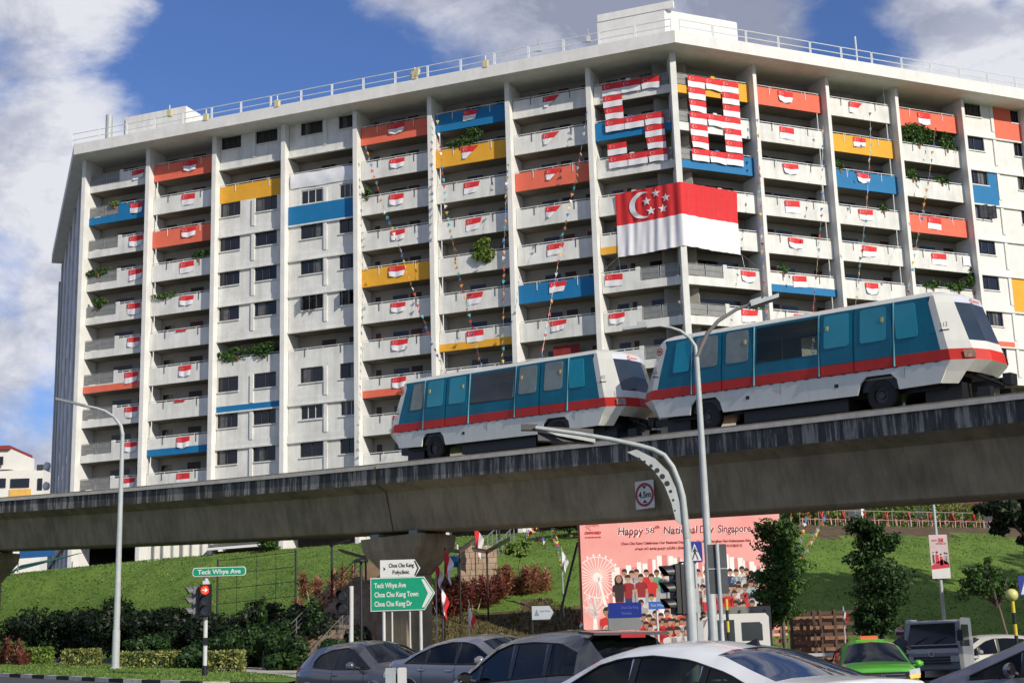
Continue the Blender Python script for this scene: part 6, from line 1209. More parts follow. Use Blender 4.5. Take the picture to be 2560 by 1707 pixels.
# ================================================================= CARS
CGL=glassmat('car_glass',(.34,.40,.38),.35,.02,1.33,(.006,.007,.008)); CGD=glassmat('car_glass_dark',(.16,.18,.19),.6,.02,1.33,(.006,.006,.008)); CGB=M('rear_glass_reflecting_sky',(.02,.03,.06),.03,.2,.6,spec=1)
SEAT=M('seat_fabric',(.03,.03,.032),.8,.2); CHROME=M('chrome',(.6,.6,.6),.15,.05,3,metal=1); TAILR=M('tail_lamp_red',(.35,.01,.01),.15,.1,4,spec=.8); HEADL=M('headlamp_lens',(.45,.47,.48),.1,.2,6,spec=.9); TRIM=M('black_trim',(.012,.012,.013),.35,.1,4)
def paint(name,c,metal=.45,rough=.26): return M(name,c,rough,.05,1.0,metal=metal,coat=.7)
def car(name,label,x,y,z,hd,sp,paintm,roofm=None,cat='car',dark=CGD):
    root=thing(name,label,cat,(x,y,z),hd); Lh=sp['L']/2; Wh=sp['W']/2
    T=lambda q:pl(sp['top'],q); Bt=lambda q:pl(sp['belt'],q); Dl=lambda q:pl(sp['dlo'],q)
    wt=sp.get('wt',[(-Lh,.74),(-Lh+.12,.86),(-Lh+.4,.96),(-Lh+1.0,1),(Lh-1.1,1),(Lh-.45,.95),(Lh-.15,.84),(Lh,.70)]); Wd=lambda q:Wh*pl(wt,q); tm=sp.get('tumble',.36)
    ks=set(); 
    for tb in (sp['top'],sp['belt'],sp['dlo']): ks|={round(a,3) for a,b in tb if -Lh<=a<=Lh}
    for a,b,*_ in sp['sw']: ks|={round(a,3),round(b,3)}
    for a,b in (sp['ws'],sp['rw']): ks|={round(a,3),round(b,3)}
    ks|={round(v,3) for v in np.arange(-Lh,Lh+.001,.14)}|{round(Lh,3),round(-Lh,3)}; ks=sorted(ks); xs=[ks[0]]
    for k in ks[1:]:
        if k-xs[-1]>.018: xs.append(k)
    def sec(q):
        w,b,t,d=Wd(q),Bt(q),T(q),Dl(q); b=min(b,t-.005); d=max(b+.001,min(d,t-.012)); wb=w*.93; zl=sp.get('zl',.24)
        tf=lambda z:wb-(z-b)*tm-(max(0,(z-b)-.25)**2)*.25
        P=[(w*.84,zl),(w*.975,zl+.10),(w,b*.55),(w*.995,b-.16),(w*.965,b-.04),(wb,b),(tf(d),d)]
        g=t-b; r=min(1,g/.25); ye=tf(t)-.03-.10*r if g>.03 else wb-.02
        P+=[(max(.2,ye+.05*r),t-.02*r-.3*max(0,(t-d))*0),(max(.15,ye*.72),t+.022*r+.006),(0.0,t+.045*r+.012)]
        return P
    SC=[sec(q) for q in xs]; n=len(SC[0]); body,roof=MB(),MB(); wsb,rwb=MB(),MB(); sw=[[MB(),MB()] for _ in sp['sw']]
    def inn(a,iv): return iv[0]-1e-4<=a<=iv[1]+1e-4
    for i in range(len(xs)-1):
        m=(xs[i]+xs[i+1])/2
        for sd in (1,-1):
            for j in range(n-1):
                q=[(xs[i],sd*SC[i][j][0],SC[i][j][1]),(xs[i+1],sd*SC[i+1][j][0],SC[i+1][j][1]),(xs[i+1],sd*SC[i+1][j+1][0],SC[i+1][j+1][1]),(xs[i],sd*SC[i][j+1][0],SC[i][j+1][1])]
                if sd>0: q=q[::-1]
                tgt=body
                if j==5:
                    for k,(a,b,*_) in enumerate(sp['sw']):
                        if inn(m,(a,b)) and (SC[i][6][1]-SC[i][5][1]>.012 or SC[i+1][6][1]-SC[i+1][5][1]>.012): tgt=sw[k][0 if sd>0 else 1]
                if j>=7 and inn(m,sp['ws']): tgt=wsb
                elif j>=7 and inn(m,sp['rw']): tgt=rwb
                elif j>=6 and sp['rw'][1]<=m<=sp['ws'][0] and roofm: tgt=roof
                tgt.face(q)
    for i,fl in ((0,1),(len(xs)-1,-1)):
        s=SC[i]; q=[(xs[i],y_,z_) for y_,z_ in s]+[(xs[i],-y_,z_) for y_,z_ in s[-2::-1]]; body.face(q[::fl])
    def merge(o): bm=bmesh.new(); bm.from_mesh(o.data); bmesh.ops.remove_doubles(bm,verts=bm.verts,dist=.0008); bm.to_mesh(o.data); bm.free(); o.data.polygons.foreach_set('use_smooth',[True]*len(o.data.polygons)); o.data.set_sharp_from_angle(angle=R(32)); return o
    merge(body.build('body',[paintm],root))
    if roof.f: merge(roof.build('roof',[roofm],root))
    if wsb.f: merge(wsb.build('windscreen',[sp.get('wsmat',CGL)],root))
    if rwb.f: merge(rwb.build('rear_window',[sp.get('rwmat',dark)],root))
    for k,pr in enumerate(sw):
        for q in pr:
            if q.f: merge(q.build('side_window',[dark],root))
    surf=lambda q,zz:(lambda s:float(np.interp(zz,[p[1] for p in s[:7]],[p[0] for p in s[:7]])))(sec(q))
    # pillars and trims
    for sd in (1,-1):
        for a in sp.get('pil',[]):
            d=Dl(a)-.01; mb=MB(); b0=Bt(a)+.005; w_=.045; lean=sp.get('plean',0)
            mb.face([(a-w_,sd*(surf(a,b0)+.008),b0),(a+w_,sd*(surf(a,b0)+.008),b0),(a+w_+lean,sd*(surf(a,d)+.008),d),(a-w_+lean,sd*(surf(a,d)+.008),d)][::-sd]); mb.build('pillar',[TRIM],root)
        pts=[(q,sd*(surf(q,Bt(q))+.006),Bt(q)) for q in np.linspace(sp['sw'][-1][0],sp['sw'][0][1],16)]; mb=MB(); mb.tube(pts,.014,5); mb.build('window_trim',[sp.get('trim',TRIM)],root)
        pts=[(q,sd*(surf(q,max(Dl(q),Bt(q)+.002))+.006),max(Dl(q),Bt(q)+.002)) for q in np.linspace(sp['sw'][-1][0],sp['sw'][0][1],26)]; mb=MB(); mb.tube(pts,.012,5); mb.build('window_trim',[sp.get('trim',TRIM)],root)
        for a in sp.get('seam',[]):
            pts=[(a+(.04 if zz<.6 else 0),sd*(surf(a,zz)+.003),zz) for zz in np.linspace(.34,Bt(a)-.01,8)]; mb=MB(); mb.tube(pts,.007,4); mb.build('door_seam',[TRIM],root)
        for a in sp.get('hnd',[]):
            zz=Bt(a)-.13; mb=MB(); mb.tube([(a-.1,sd*(surf(a,zz)+.01),zz),(a-.08,sd*(surf(a,zz)+.035),zz),(a+.08,sd*(surf(a,zz)+.035),zz+.005),(a+.1,sd*(surf(a,zz)+.01),zz)],.016,6); mb.build('door_handle',[sp.get('hmat',paintm)],root,smooth=60)
        a=sp['mir']; zz=Bt(a)+.07; y0=surf(a,Bt(a)); mb=MB(); 
        mb.grid(lambda s,t_:Vector((a+.10*math.cos(math.pi*(t_-.5))*math.sin(math.pi*max(.02,min(.98,s)))-.02,sd*(y0+.06+.24*s),zz+.085*math.sin(math.pi*(t_-.5))*(math.sin(math.pi*max(.08,min(.92,s))))**.5)),10,10); mb.hexa((a-.03,sd*(y0-.02),zz-.06),(.08,0,0),(0,sd*.12,.02),(0,0,.03)); mb.face([(a-.035,sd*(y0+.18+.09*math.cos(R(q_))),zz+.055*math.sin(R(q_))) for q_ in range(0,360,24)],1); mb.build('mirror',[sp.get('mirm',paintm),TRIM],root,smooth=50)
        for wx in sp['wheels']:
            mb=MB(); mb.lathe([(.2,-.11),(.30,-.11),(.325,-.08),(.325,.08),(.30,.11),(.2,.11)],(wx,sd*(Wh-.10),.325),26,0,ax=(0,1,0)); w_=mb.build('wheel',[BLACK],root,smooth=40)
            mb=MB(); mb.lathe([(0,.06),(.05,.06),(.2,.03),(.21,.09)],(wx,sd*(Wh-.10),.325),20,0,ax=(0,sd,0))
            for k in range(5): an=2*math.pi*k/5; mb.hexa((wx+.03*math.cos(an)-.02*math.sin(an),sd*(Wh-.02),.325+.03*math.sin(an)-.02*math.cos(an)),(.17*math.cos(an),0,.17*math.sin(an)),(-.04*math.sin(an),0,.04*math.cos(an)),(0,sd*.02,0))
            mb.build('rim',[METAL],w_,smooth=40)
            mb=MB(); ra=.37; pts=[(wx+ra*math.cos(R(t_)),sd*(Wh+.002),.33+ra*math.sin(R(t_))) for t_ in range(-14,195,12)]; mb.face([(wx,sd*(Wh+.001),.33)]+pts); mb.tube(pts,sp.get('flare',.018),6,1); mb.build('wheel_arch',[BLK,sp.get('archm',paintm)],root)
    # lamps as raised surface patches
    def patch(nm,x0,x1,z0,z1,mt,sd,k=0):
        mb=MB(); mb.grid(lambda s,t_:(lambda q,zz:Vector((q,sd*(surf(q,zz)+.008),zz)))(x0+(x1-x0)*s,z0[0]+(z0[1]-z0[0])*s+((z1[0]+(z1[1]-z1[0])*s)-(z0[0]+(z0[1]-z0[0])*s))*t_),8,4); return mb.build(nm,[mt],root,smooth=60)
    for (nm,x0,x1,z0,z1,mt) in sp.get('lamps',[]):
        for sd in (1,-1): patch(nm,x0,x1,z0,z1,mt,sd)
    # interior
    mb=MB(); mb.hexa((-Lh+.5,-Wh*.85,.45),(sp['L']-1.4,0,0),(0,Wh*1.7,0),(0,0,max(.05,Bt(0)-.62))); mb.build('floor',[SEAT],root)
    hx=sp.get('seats',(.15,-.75))
    for sx in hx:
        for sy in (.38,-.38):
            zb_=Bt(0)-.35; mb=MB(); mb.hexa((sx-.12,sy-.24,zb_),(.16,0,0),(0,.48,0),(-.12,0,.5)); mb.hexa((sx-.26,sy-.12,zb_+.52),(.09,0,0),(0,.24,0),(-.01,0,.17)); mb.build('seat',[SEAT],root)
    mb=MB(); a=sp['ws'][0]; mb.hexa((a+.25,-Wh*.8,Bt(a)-.12),(.5,0,0),(0,Wh*1.6,0),(0,0,.1)); 
    mb.lathe([(.17,-.015),(.19,0),(.17,.015)],(a+.1,.38,Bt(a)-.0),14,0,ax=(1,0,.5)); mb.build('dashboard',[SEAT],root)
    return root,surf,sec
SED=dict(L=4.85,W=1.84,top=[(-2.43,.62),(-2.40,.98),(-2.28,1.05),(-1.72,1.09),(-1.05,1.335),(-.55,1.415),(-.1,1.44),(.3,1.42),(.62,1.36),(1.42,1.02),(1.9,.93),(2.25,.82),(2.38,.70),(2.425,.5)],belt=[(-2.43,.60),(-2.3,.98),(-1.4,.985),(0,.93),(1.35,.90),(1.9,.84),(2.42,.48)],
 dlo=[(-2.4,.5),(-1.62,.985),(-1.2,1.16),(-.7,1.29),(-.2,1.345),(.25,1.33),(.55,1.27),(1.36,.90),(2.4,.4)],ws=(.62,1.42),rw=(-1.72,-.95),sw=[(.10,1.38),(-.86,.02),(-1.62,-.92)],pil=[.06,-.89],plean=-.04,seam=[1.15,.08,-.98],hnd=[-.1,-1.0],mir=1.05,wheels=(1.42,-1.4),lamps=[('tail_lamp',-2.42,-2.1,(.78,.84),(.93,.95),TAILR),('headlamp',1.95,2.38,(.66,.56),(.78,.66),HEADL)])
HAT=dict(L=4.0,W=1.69,top=[(-2.0,.45),(-1.99,.95),(-1.86,1.2),(-1.58,1.46),(-1.2,1.51),(-.5,1.535),(.1,1.52),(.5,1.45),(1.35,1.03),(1.7,.93),(1.93,.75),(2.0,.45)],belt=[(-2,.44),(-1.85,1.0),(-1.2,1.0),(0,.955),(1.25,.90),(1.7,.82),(2,.43)],
 dlo=[(-2,.4),(-1.62,1.0),(-1.5,1.27),(-1.15,1.39),(-.5,1.43),(.05,1.42),(.4,1.34),(1.27,.905),(2,.4)],ws=(.5,1.35),rw=(-1.97,-1.6),sw=[(.78,1.25),(.0,.72),(-.82,-.10),(-1.5,-.92)],pil=[.75,-.05,-.87],plean=-.04,seam=[.95,-.05,-.95],hnd=[-.12,-.98],mir=.82,wheels=(1.25,-1.25),lamps=[('tail_lamp',-1.97,-1.84,(.90,.92),(1.12,1.15),TAILR),('headlamp',1.55,1.93,(.66,.56),(.82,.68),HEADL)],tumble=.26,seats=(.05,-.8))
SUV=dict(L=4.38,W=1.80,top=[(-2.19,.5),(-2.16,1.0),(-2.0,1.13),(-1.45,1.47),(-1.0,1.52),(-.3,1.555),(.15,1.54),(.5,1.47),(1.25,1.09),(1.8,1.0),(2.08,.84),(2.19,.5)],belt=[(-2.19,.48),(-2.0,1.0),(-1.3,1.06),(-.3,.99),(1.2,.97),(1.8,.88),(2.19,.47)],
 dlo=[(-2.19,.4),(-1.25,1.1),(-1.05,1.30),(-.6,1.41),(0,1.44),(.3,1.38),(1.1,.98),(2.19,.4)],ws=(.5,1.25),rw=(-2.0,-1.45),sw=[(-.3,1.08),(-1.2,-.38)],pil=[-.34],plean=-.03,seam=[.9,-.36],hnd=[-.25],mir=.62,wheels=(1.32,-1.32),lamps=[('tail_lamp',-2.17,-1.82,(.92,.98),(1.08,1.10),TAILR),('headlamp',1.6,2.1,(.8,.66),(.92,.76),HEADL)],flare=.05,seats=(.05,-.75))
TAX=dict(L=4.6,W=1.86,top=[(-2.3,.5),(-2.25,1.1),(-2.0,1.4),(-1.6,1.6),(-.6,1.66),(.1,1.65),(.45,1.58),(1.2,1.14),(1.9,1.07),(2.2,1.0),(2.3,.93)],belt=[(-2.3,.48),(-2.0,1.05),(1.15,1.02),(1.9,.99),(2.3,.88)],dlo=[(-2.3,.4),(-1.7,1.08),(-1.4,1.45),(.05,1.53),(.35,1.47),(1.1,1.03),(2.3,.4)],ws=(.45,1.2),rw=(-2.1,-1.7),sw=[(0,1.1),(-1.6,-.1)],pil=[-.05],seam=[.9,-.1],hnd=[-.2],mir=.72,wheels=(1.4,-1.4),lamps=[],seats=(.05,-.8),wsmat=glassmat('taxi_windscreen',(.35,.38,.38),.35,.03,1.5,(.02,.022,.025)))
GREYP=paint('grey_metallic_paint',(.12,.115,.125)); GREY2=paint('silver_grey_metallic_paint',(.22,.22,.235)); GREY3=paint('dark_grey_metallic_paint',(.095,.095,.10)); WHP=paint('white_car_paint',(.80,.81,.80),.0,.25); GRP=paint('bright_green_car_paint',(.09,.40,.03),.0,.3); GREY4=paint('blue_grey_metallic_paint',(.17,.17,.21)); BKP=paint('black_roof_paint',(.03,.028,.04))
def cz(x,y,d=0): return road_z(x,y)+d
p=atd(858,1468,33); car('parked_car','grey compact crossover with dark roof at the left end of the queue of cars',p.x,33,cz(p.x,33,-.24),R(-50),SUV,GREYP,BKP)
p=atd(1120,1460,29); car('parked_car','silver grey sedan behind the hatchback and right of the grey crossover',p.x,29,cz(p.x,29,.0),R(-50),dict(SED,trim=TRIM,hmat=CHROME),GREY2)
p=atd(1330,1450,21); hon,sf,_=car('parked_car','dark grey hatchback with red roof spoiler lamp in front of the billboard',p.x-.38,20.6,cz(p.x,21,-.08),R(124),dict(HAT,hmat=CHROME),GREY3,dark=glassmat('hatch_glass',(.40,.50,.46),.3,.02,1.33,(.006,.008,.008)))
mb=MB(); mb.hexa((-1.78,-.62,1.475),(.34,0,.03),(0,1.24,0),(0,0,.035)); mb.build('spoiler',[GREY3],hon); mb=MB(); mb.hexa((-1.80,-.2,1.44),(.03,0,0),(0,.4,0),(0,0,.045)); mb.build('brake_lamp',[TAILR],hon)
p=atd(1620,1464,16.2); wc,sf,sec_=car('parked_car','big white sedan in the foreground with shark fin antenna and dark windows',p.x-.32,15.1,cz(p.x,16.2,-.12),R(131),dict(SED,trim=TRIM,rwmat=CGB),WHP,dark=glassmat('sedan_glass',(.42,.5,.47),.28,.02,1.33,(.006,.008,.008)))
mb=MB(); mb.add([(-.76,-.02,1.43),(-.76,.02,1.43),(-.94,-.025,1.40),(-.94,.025,1.40),(-.92,-.008,1.485),(-.92,.008,1.485)],[(0,1,5,4),(2,4,5,3),(0,4,2),(1,3,5)]); mb.build('antenna_fin',[BLK],wc)
pr,_,_=car('parked_car','blue grey hatchback cut off by the bottom right corner of the photo',6.75,16.7,cz(6,16.7,0),R(142),dict(HAT,L=4.6,W=1.82,top=[(-2.3,.5),(-2.25,1.2),(-1.9,1.4),(-1.2,1.55),(-.4,1.61),(.1,1.62),(.5,1.56),(1.6,1.12),(1.98,1.0),(2.22,.8),(2.3,.5)],belt=[(-2.3,.48),(-1.9,1.12),(0,1.05),(1.5,1.0),(2.05,.88),(2.3,.48)],dlo=[(-2.3,.4),(-1.5,1.2),(-.4,1.49),(.1,1.51),(.45,1.45),(1.52,1.01),(2.3,.4)],ws=(.5,1.6),rw=(-2.2,-1.9),sw=[(.86,1.46),(.05,.80),(-.9,0)],pil=[.83,.02],seam=[1.1,0],mir=.92,wheels=(1.35,-1.35),lamps=[('headlamp',1.75,2.18,(.62,.52),(.76,.62),HEADL)],tumble=.3),GREY4,dark=MATS['sedan_glass'])
# taxi, seen from the front
p=atd(2008,1462,36); tx,_,_=car('taxi','bright green taxi with orange roof sign facing the camera',p.x,36.6,cz(p.x,36,-.28),R(-97),TAX,GRP,cat='taxi')
mb=MB(); mb.hexa((.0,-.21,1.69),(.16,0,0),(0,.42,0),(-.03,0,.10)); mb.build('roof_sign',[M('taxi_sign_orange',(.42,.09,.02),.4,.1,6,emit=(1,.25,.05,.25))],tx); mb=MB(); put_text(mb,'TAXI',.07,(.165,-.13,1.715),(0,1,0),(-.03,0,.13),0,width=.3); mb.build('lettering',[SW],tx)
mb=MB(); mb.hexa((-.05,-.34,1.665),(.24,0,0),(0,.68,0),(0,0,.035)); mb.build('sign_base',[GRP],tx)
mb=MB(); mb.face([(2.315,-.62,.92),(2.315,.62,.92),(2.325,.5,.60),(2.325,-.5,.60)][::-1]); 
for i in range(4): mb.hexa((2.32,-.56+.02*i,.66+.065*i),(.012,0,0),(0,1.12-.04*i,0),(0,0,.018),1)
annulus(mb,(2.34,0,.78),(0,1,0),ZU,.05,.075,1); mb.build('grille',[BLK,CHROME],tx)
for sd in (1,-1):
    mb=MB(); mb.face([(2.33,sd*.62,.80),(2.16,sd*.88,.84),(2.08,sd*.88,1.0),(2.28,sd*.60,.95)][::sd]); mb.build('headlamp',[HEADL],tx)
    mb=MB(); mb.face([(2.345,sd*.62,.76),(2.2,sd*.86,.78),(2.19,sd*.86,.86),(2.335,sd*.6,.84)][::sd]); mb.build('indicator',[M('lit_amber',(.7,.25,.03),.3,emit=(1,.4,.05,1.0)) if sd>0 else HEADL],tx)
mb=MB(); mb.hexa((2.325,-.26,.36),(.015,0,0),(0,.52,0),(0,0,.12)); mb.build('number_plate',[BLK],tx)
for sd,yy in ((1,.12),(-1,-.5)): mb=MB(); mb.tube([(1.2,yy,1.13),(.95,yy+.45,1.26)],.012,4); mb.build('wiper',[BLK],tx)
# silver lorry
LGL=M('lorry_glass',(.02,.024,.028),.08,.4,1.5,spec=.7)
SIL=paint('silver_lorry_paint',(.28,.30,.33),.3,.35)
def lorry(name,label,x,y,z,hd,pm,prof,W,wsp,bed,cat):
    root=thing(name,label,cat,(x,y,z),hd); mb=MB(); Wh=W/2   # prof: side outline in x,z ; +x is the front
    mb.prism(prof,(0,-Wh,0),(1,0,0),ZU,(0,W,0)); o_=mb.build('cab',[pm],root); bv=o_.modifiers.new('edge','BEVEL'); bv.width=.06; bv.segments=3; bv.limit_method='ANGLE'
    return root
p=atd(2130,1428,48); lz=cz(p.x,48,-.02)
tk=lorry('lorry','silver light lorry with black windscreen band facing the camera behind the taxi',p.x+.75,48.8,lz,R(-122),SIL,[(0,.45),(1.55,.45),(1.62,1.0),(1.58,1.25),(1.22,1.98),(1.05,2.04),(.05,2.04),(0,1.9)],1.75,None,None,'lorry')
mb=MB(); mb.face([(1.60,-.78,1.30),(1.60,.78,1.30),(1.265,.72,1.93),(1.265,-.72,1.93)]); mb.build('windscreen',[LGL],tk)
mb=MB(); mb.hexa((1.605,-.84,1.15),(.02,0,0),(0,1.68,0),(-.0,0,.09)); mb.build('black_band',[BLK],tk)
mb=MB(); 
for i in range(3): mb.hexa((1.63,-.6,.66+.09*i),(.02,0,0),(0,1.2,0),(0,0,.05))
mb.build('grille',[BLK],tk); mb=MB(); annulus(mb,(1.66,0,.98),(0,1,0),ZU,.07,.10,0,16); mb.build('emblem',[CHROME],tk)
for sd in (1,-1):
    mb=MB(); mb.face([(1.35,sd*.885,1.2),(.35,sd*.885,1.2),(.35,sd*.885,1.88),(1.12,sd*.885,1.88),(1.45,sd*.885,1.35)][::sd]); mb.build('side_window',[LGL],tk)
    mb=MB(); mb.hexa((1.6,sd*(.95)-.09,1.35),(.06,0,0),(0,.18,0),(0,0,.34)); mb.tube([(1.5,sd*.85,1.75),(1.6,sd*.95,1.7)],.015,5); mb.build('mirror',[BLK],tk)
    mb=MB(); mb.hexa((1.62,sd*.72-.14,.72),(.03,0,0),(0,.28,0),(0,0,.18)); mb.build('headlamp',[HEADL],tk)
    for wx in (.8,-2.2): mb=MB(); mb.lathe([(0,-.12),(.34,-.12),(.36,0),(.34,.12),(0,.12)],(wx,sd*.75,.36),18,0,ax=(0,1,0)); mb.build('wheel',[BLACK],tk)
mb=MB(); mb.hexa((-3.3,-.87,.8),(3.2,0,0),(0,1.74,0),(0,0,.08)); mb.hexa((-.12,-.87,.88),(.06,0,0),(0,1.74,0),(0,0,.6)); mb.hexa((-3.3,-.87,.88),(3.1,0,0),(0,.04,0),(0,0,.35)); mb.build('cargo_bed',[GALV],tk)
for yy in (-.5,.1): mb=MB(); mb.tube([(1.62,yy,1.31),(1.50,yy+.4,1.50)],.012,4); mb.build('wiper',[BLK],tk)
# white lorry cab, side view, facing left
p=atd(1690,1413,47); wz=cz(p.x,47,-.0); H_=p.z-wz
wl=lorry('lorry','white lorry cab facing left with tall grey board behind it before the billboard',p.x,47.6,wz,R(180),paint('cream_white_paint',(.62,.60,.55),0,.4),[(-.95,.5),(1.1,.5),(1.2,1.1),(1.02,H_-.38),(.86,H_-.06),(.7,H_),(-.88,H_),(-.95,H_-.08)],1.7,None,None,'lorry')
for sd in (1,-1):
    mb=MB(); mb.face([(.10,sd*.86,1.2),(.98,sd*.86,1.2),(.92,sd*.86,H_-.3),(.75,sd*.86,H_-.13),(.10,sd*.86,H_-.13)][::-sd]); mb.build('side_window',[LGL],wl)
    mb=MB(); mb.face([(-.78,sd*.86,1.35),(-.12,sd*.86,1.35),(-.12,sd*.86,H_-.22),(-.70,sd*.86,H_-.22),(-.78,sd*.86,H_-.3)][::-sd]); mb.build('side_window',[LGL],wl)
mb=MB(); mb.face([(1.205,-.75,1.15),(1.205,.75,1.15),(1.0,.68,H_-.3),(1.0,-.68,H_-.3)]); mb.build('windscreen',[LGL],wl)
for wx in (.5,-3.0):
    for sd in (1,-1): mb=MB(); mb.lathe([(0,-.12),(.34,-.12),(.36,0),(.34,.12),(0,.12)],(wx,sd*.75,.36),18,0,ax=(0,1,0)); mb.build('wheel',[BLACK],wl)
mb=MB(); mb.hexa((-4,-.85,.8),(3,0,0),(0,1.7,0),(0,0,.1)); mb.build('cargo_bed',[GALV],wl)
GBD=M('grey_headboard',(.17,.165,.155),.8,.15,3); a,b=atd(1660,1393,48.6),atd(1775,1455,48.6); hx0=-(a.x-p.x); hx1=-(b.x-p.x); hh=a.z-wz
mb=MB(); mb.hexa((hx1,-1.0-.15,.9),(hx0-hx1,0,0),(0,.06,0),(0,0,hh-.9)); 
for f in (.12,.38,.62,.86): mb.hexa((hx1+(hx0-hx1)*f,-.98-.14+.04,.9),(.05,0,0),(0,.06,0),(0,0,hh-1.0),1)
mb.build('headboard',[GBD,M('headboard_rib',(.10,.09,.085),.8)],wl)
for v in wl.children:
    pass
# pale vehicle glimpsed behind the lorry
p=atd(2285,1458,47); car('parked_car','pale cream car mostly hidden behind the blue grey hatchback at the right',p.x+.5,50,p.z-1.5,R(200),dict(HAT),paint('pale_beige_paint',(.48,.46,.42),0,.4))
# ================================================================= PEOPLE
SKIN=M('skin',(.38,.20,.13),.6,.08,4); SKIN2=M('skin_brown',(.25,.13,.085),.6,.08,4); HAIRM=M('black_hair',(.012,.010,.010),.5,.2,20); SHRED=M('red_shirt_cloth',(.50,.02,.02),.8,.1,6); SHGR=M('grey_shirt_cloth',(.18,.19,.2),.8,.1,6); SHDK=M('dark_shirt_cloth',(.05,.06,.08),.8,.1,6)
def person(label,loc,rz,shirt,skin=SKIN,arms='lap',helmet=False,hairlong=False):
    t=thing('person',label,'person',loc,rz)       # seated; origin at the hips, faces +x
    rings=[]  # (x,y halfwidth, x halfdepth, z)
    prof=[(0,.16,.12,-.02),(0,.17,.12,.06),(0,.155,.105,.2),(.0,.175,.12,.34),(0,.20,.115,.43),(0,.19,.09,.49),(0,.10,.07,.535),(.01,.055,.055,.565),(.02,.052,.055,.60),(.03,.062,.078,.635),(.03,.075,.095,.69),(.025,.078,.10,.74),(.02,.066,.09,.80),(.015,.03,.05,.84),(.015,.002,.002,.85)]
    mb=MB(); n=16
    def ring(cx,hy,hx,z): return [(cx+hx*math.cos(2*math.pi*i/n)*(1.0),hy*math.sin(2*math.pi*i/n),z) for i in range(n)]
    rr=[ring(*q) for q in prof]
    for k in (10,11): rr[k]=[(x+(.018 if (i==0) else 0),y,z) for i,(x,y,z) in enumerate(rr[k])]
    for r_ in rr: mb.v+=r_
    for k in range(len(rr)-1):
        for i in range(n): mb.f.append((k*n+i,k*n+(i+1)%n,(k+1)*n+(i+1)%n,(k+1)*n+i)); mb.m.append(1 if k>=7 else 0)
    mb.f.append(tuple(reversed(range(n)))); mb.m.append(0)
    for sd in (1,-1):
        if arms=='wheel': P_=[(0,sd*.19,.44),(.10,sd*.25,.22),(.36,sd*.2,.24),(.46,sd*.15,.30)]
        else: P_=[(0,sd*.19,.44),(.02,sd*.25,.18),(.22,sd*.16,.06),(.3,sd*.1,.06)]
        mb.tube(P_[:2],[.055,.045],8,0); mb.tube(P_[1:3],[.042,.033],8,1); mb.tube(P_[2:],[.033,.028],8,1)
        hx,hy,hz2=P_[3]
        for k in range(4): mb.tube([(hx,hy+(k-1.5)*.02,hz2),(hx+.05,hy+(k-1.5)*.021,hz2+.005),(hx+.075,hy+(k-1.5)*.02,hz2-.02)],.009,5,1)
        mb.tube([(hx-.01,hy-sd*.03,hz2),(hx+.03,hy-sd*.05,hz2+.01)],.01,5,1)
        mb.tube([(0,sd*.09,.02),(.42,sd*.11,.05),(.44,sd*.11,-.36)],[.085,.065,.05],8,0)
    mb.tube([(.12,0,.69),(.135,0,.675)],[.012,.014],6,1)
    mb.build('body',[shirt,skin],t,smooth=60)
    mb=MB()
    if helmet: mb.lathe([(.13,-.1),(.145,.0),(.13,.1),(.07,.17),(0,.18)],(.02,0,.72),16); mb.build('helmet',[M('helmet_white_red',(.55,.5,.48),.2,.3,14,rgb2=(.4,.03,.03))],t,smooth=70); mb=MB(); mb.grid(lambda s,q:Vector((.02+.15*math.cos((s-.5)*2),.15*math.sin((s-.5)*2),.64+.11*q)),8,3); mb.build('visor',[TRIM],t,smooth=70)
    else: mb.lathe([(.092,-.03 if not hairlong else -.16),(.102,.03),(.095,.08),(.06,.125),(0,.135)],(-.005,0,.73),16); mb.build('hair',[HAIRM],t,smooth=70)
    return t
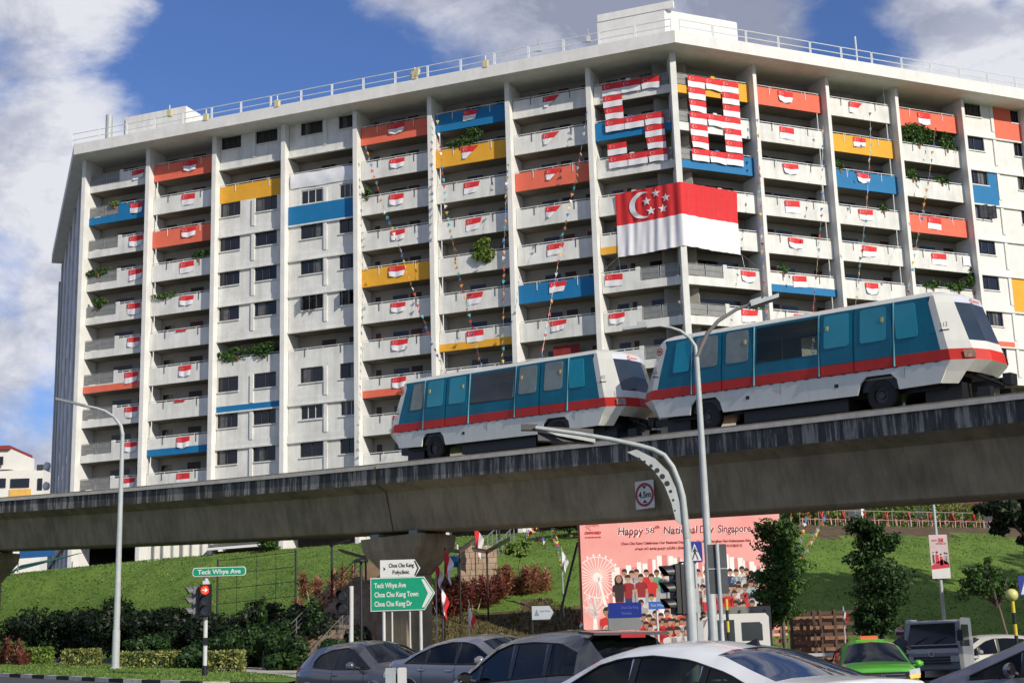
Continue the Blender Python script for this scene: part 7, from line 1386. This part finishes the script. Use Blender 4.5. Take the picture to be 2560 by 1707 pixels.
# driver of the white sedan and of the hatchback
def incar(c,local,label,shirt,rz=0,**k):
    m_=Matrix.Rotation(c.rotation_euler.z,3,'Z'); q=c.location+m_@Vector(local); return person(label,q,c.rotation_euler.z+rz,shirt,**k)
incar(wc,(.22,.38,.50),'person in a red shirt driving the white sedan, arm raised to the wheel',SHRED,arms='wheel',skin=SKIN2)
incar(hon,(.15,.38,.52),'person in dark clothes at the wheel of the dark grey hatchback',SHDK,arms='wheel')
incar(pr,(.1,.38,.5),'person in grey clothes at the wheel of the bottom right hatchback',SHGR,arms='wheel')
def intrain(tr,local,label,shirt,rz): m_=Matrix.Rotation(tr.rotation_euler.z,3,'Z'); q=tr.location+m_@Vector(local); return person(label,q,tr.rotation_euler.z+rz,shirt,skin=SKIN2)
intrain(t1,(-.35,.55,1.62),'dark haired person seated at the left in the big window of the leading rail car',SHDK,R(-90)); intrain(t1,(.42,.55,1.60),'person with short black hair seated at the right in the big rail car window',SHGR,R(-90))
# motorcyclist beside the lorry
p=atd(2066,1448,45.5); mz=cz(p.x,46.5); person('motorcyclist in a white and red helmet riding between taxi and silver lorry',(p.x,45.5,p.z-.78),R(-100),SHDK,helmet=True,arms='wheel')
mt=thing('motorcycle','dark motorcycle under the helmeted rider beside the silver lorry','motorcycle',(p.x,45.5,mz),R(-100)); mb=MB(); mb.tube([(-.5,0,.5),(-.2,0,.62),(.2,0,.72),(.5,0,.85)],[.12,.14,.15,.08],8); mb.tube([(.5,0,.85),(.68,0,.3)],.04,6); mb.build('frame',[BLK],mt)
mb=MB(); mb.hexa((-.5,-.13,p.z-.86-mz),(.6,0,0),(0,.26,0),(0,0,.09)); mb.build('seat',[BLACK],mt); mb=MB(); mb.tube([(.42,-.36,1.0),(.5,0,.95),(.42,.36,1.0)],.02,6); mb.build('handlebar',[METAL],mt); mb=MB(); mb.lathe([(0,-.05),(.09,-.05),(.1,.02),(0,.03)],(.58,0,.85),10,0,ax=(1,0,0)); mb.build('headlight',[HEADL],mt)
for wx in (-.62,.68): mb=MB(); mb.lathe([(.2,-.05),(.28,-.05),(.31,0),(.28,.05),(.2,.05)],(wx,0,.31),18,0,ax=(0,1,0)); mb.build('wheel',[BLACK],mt)
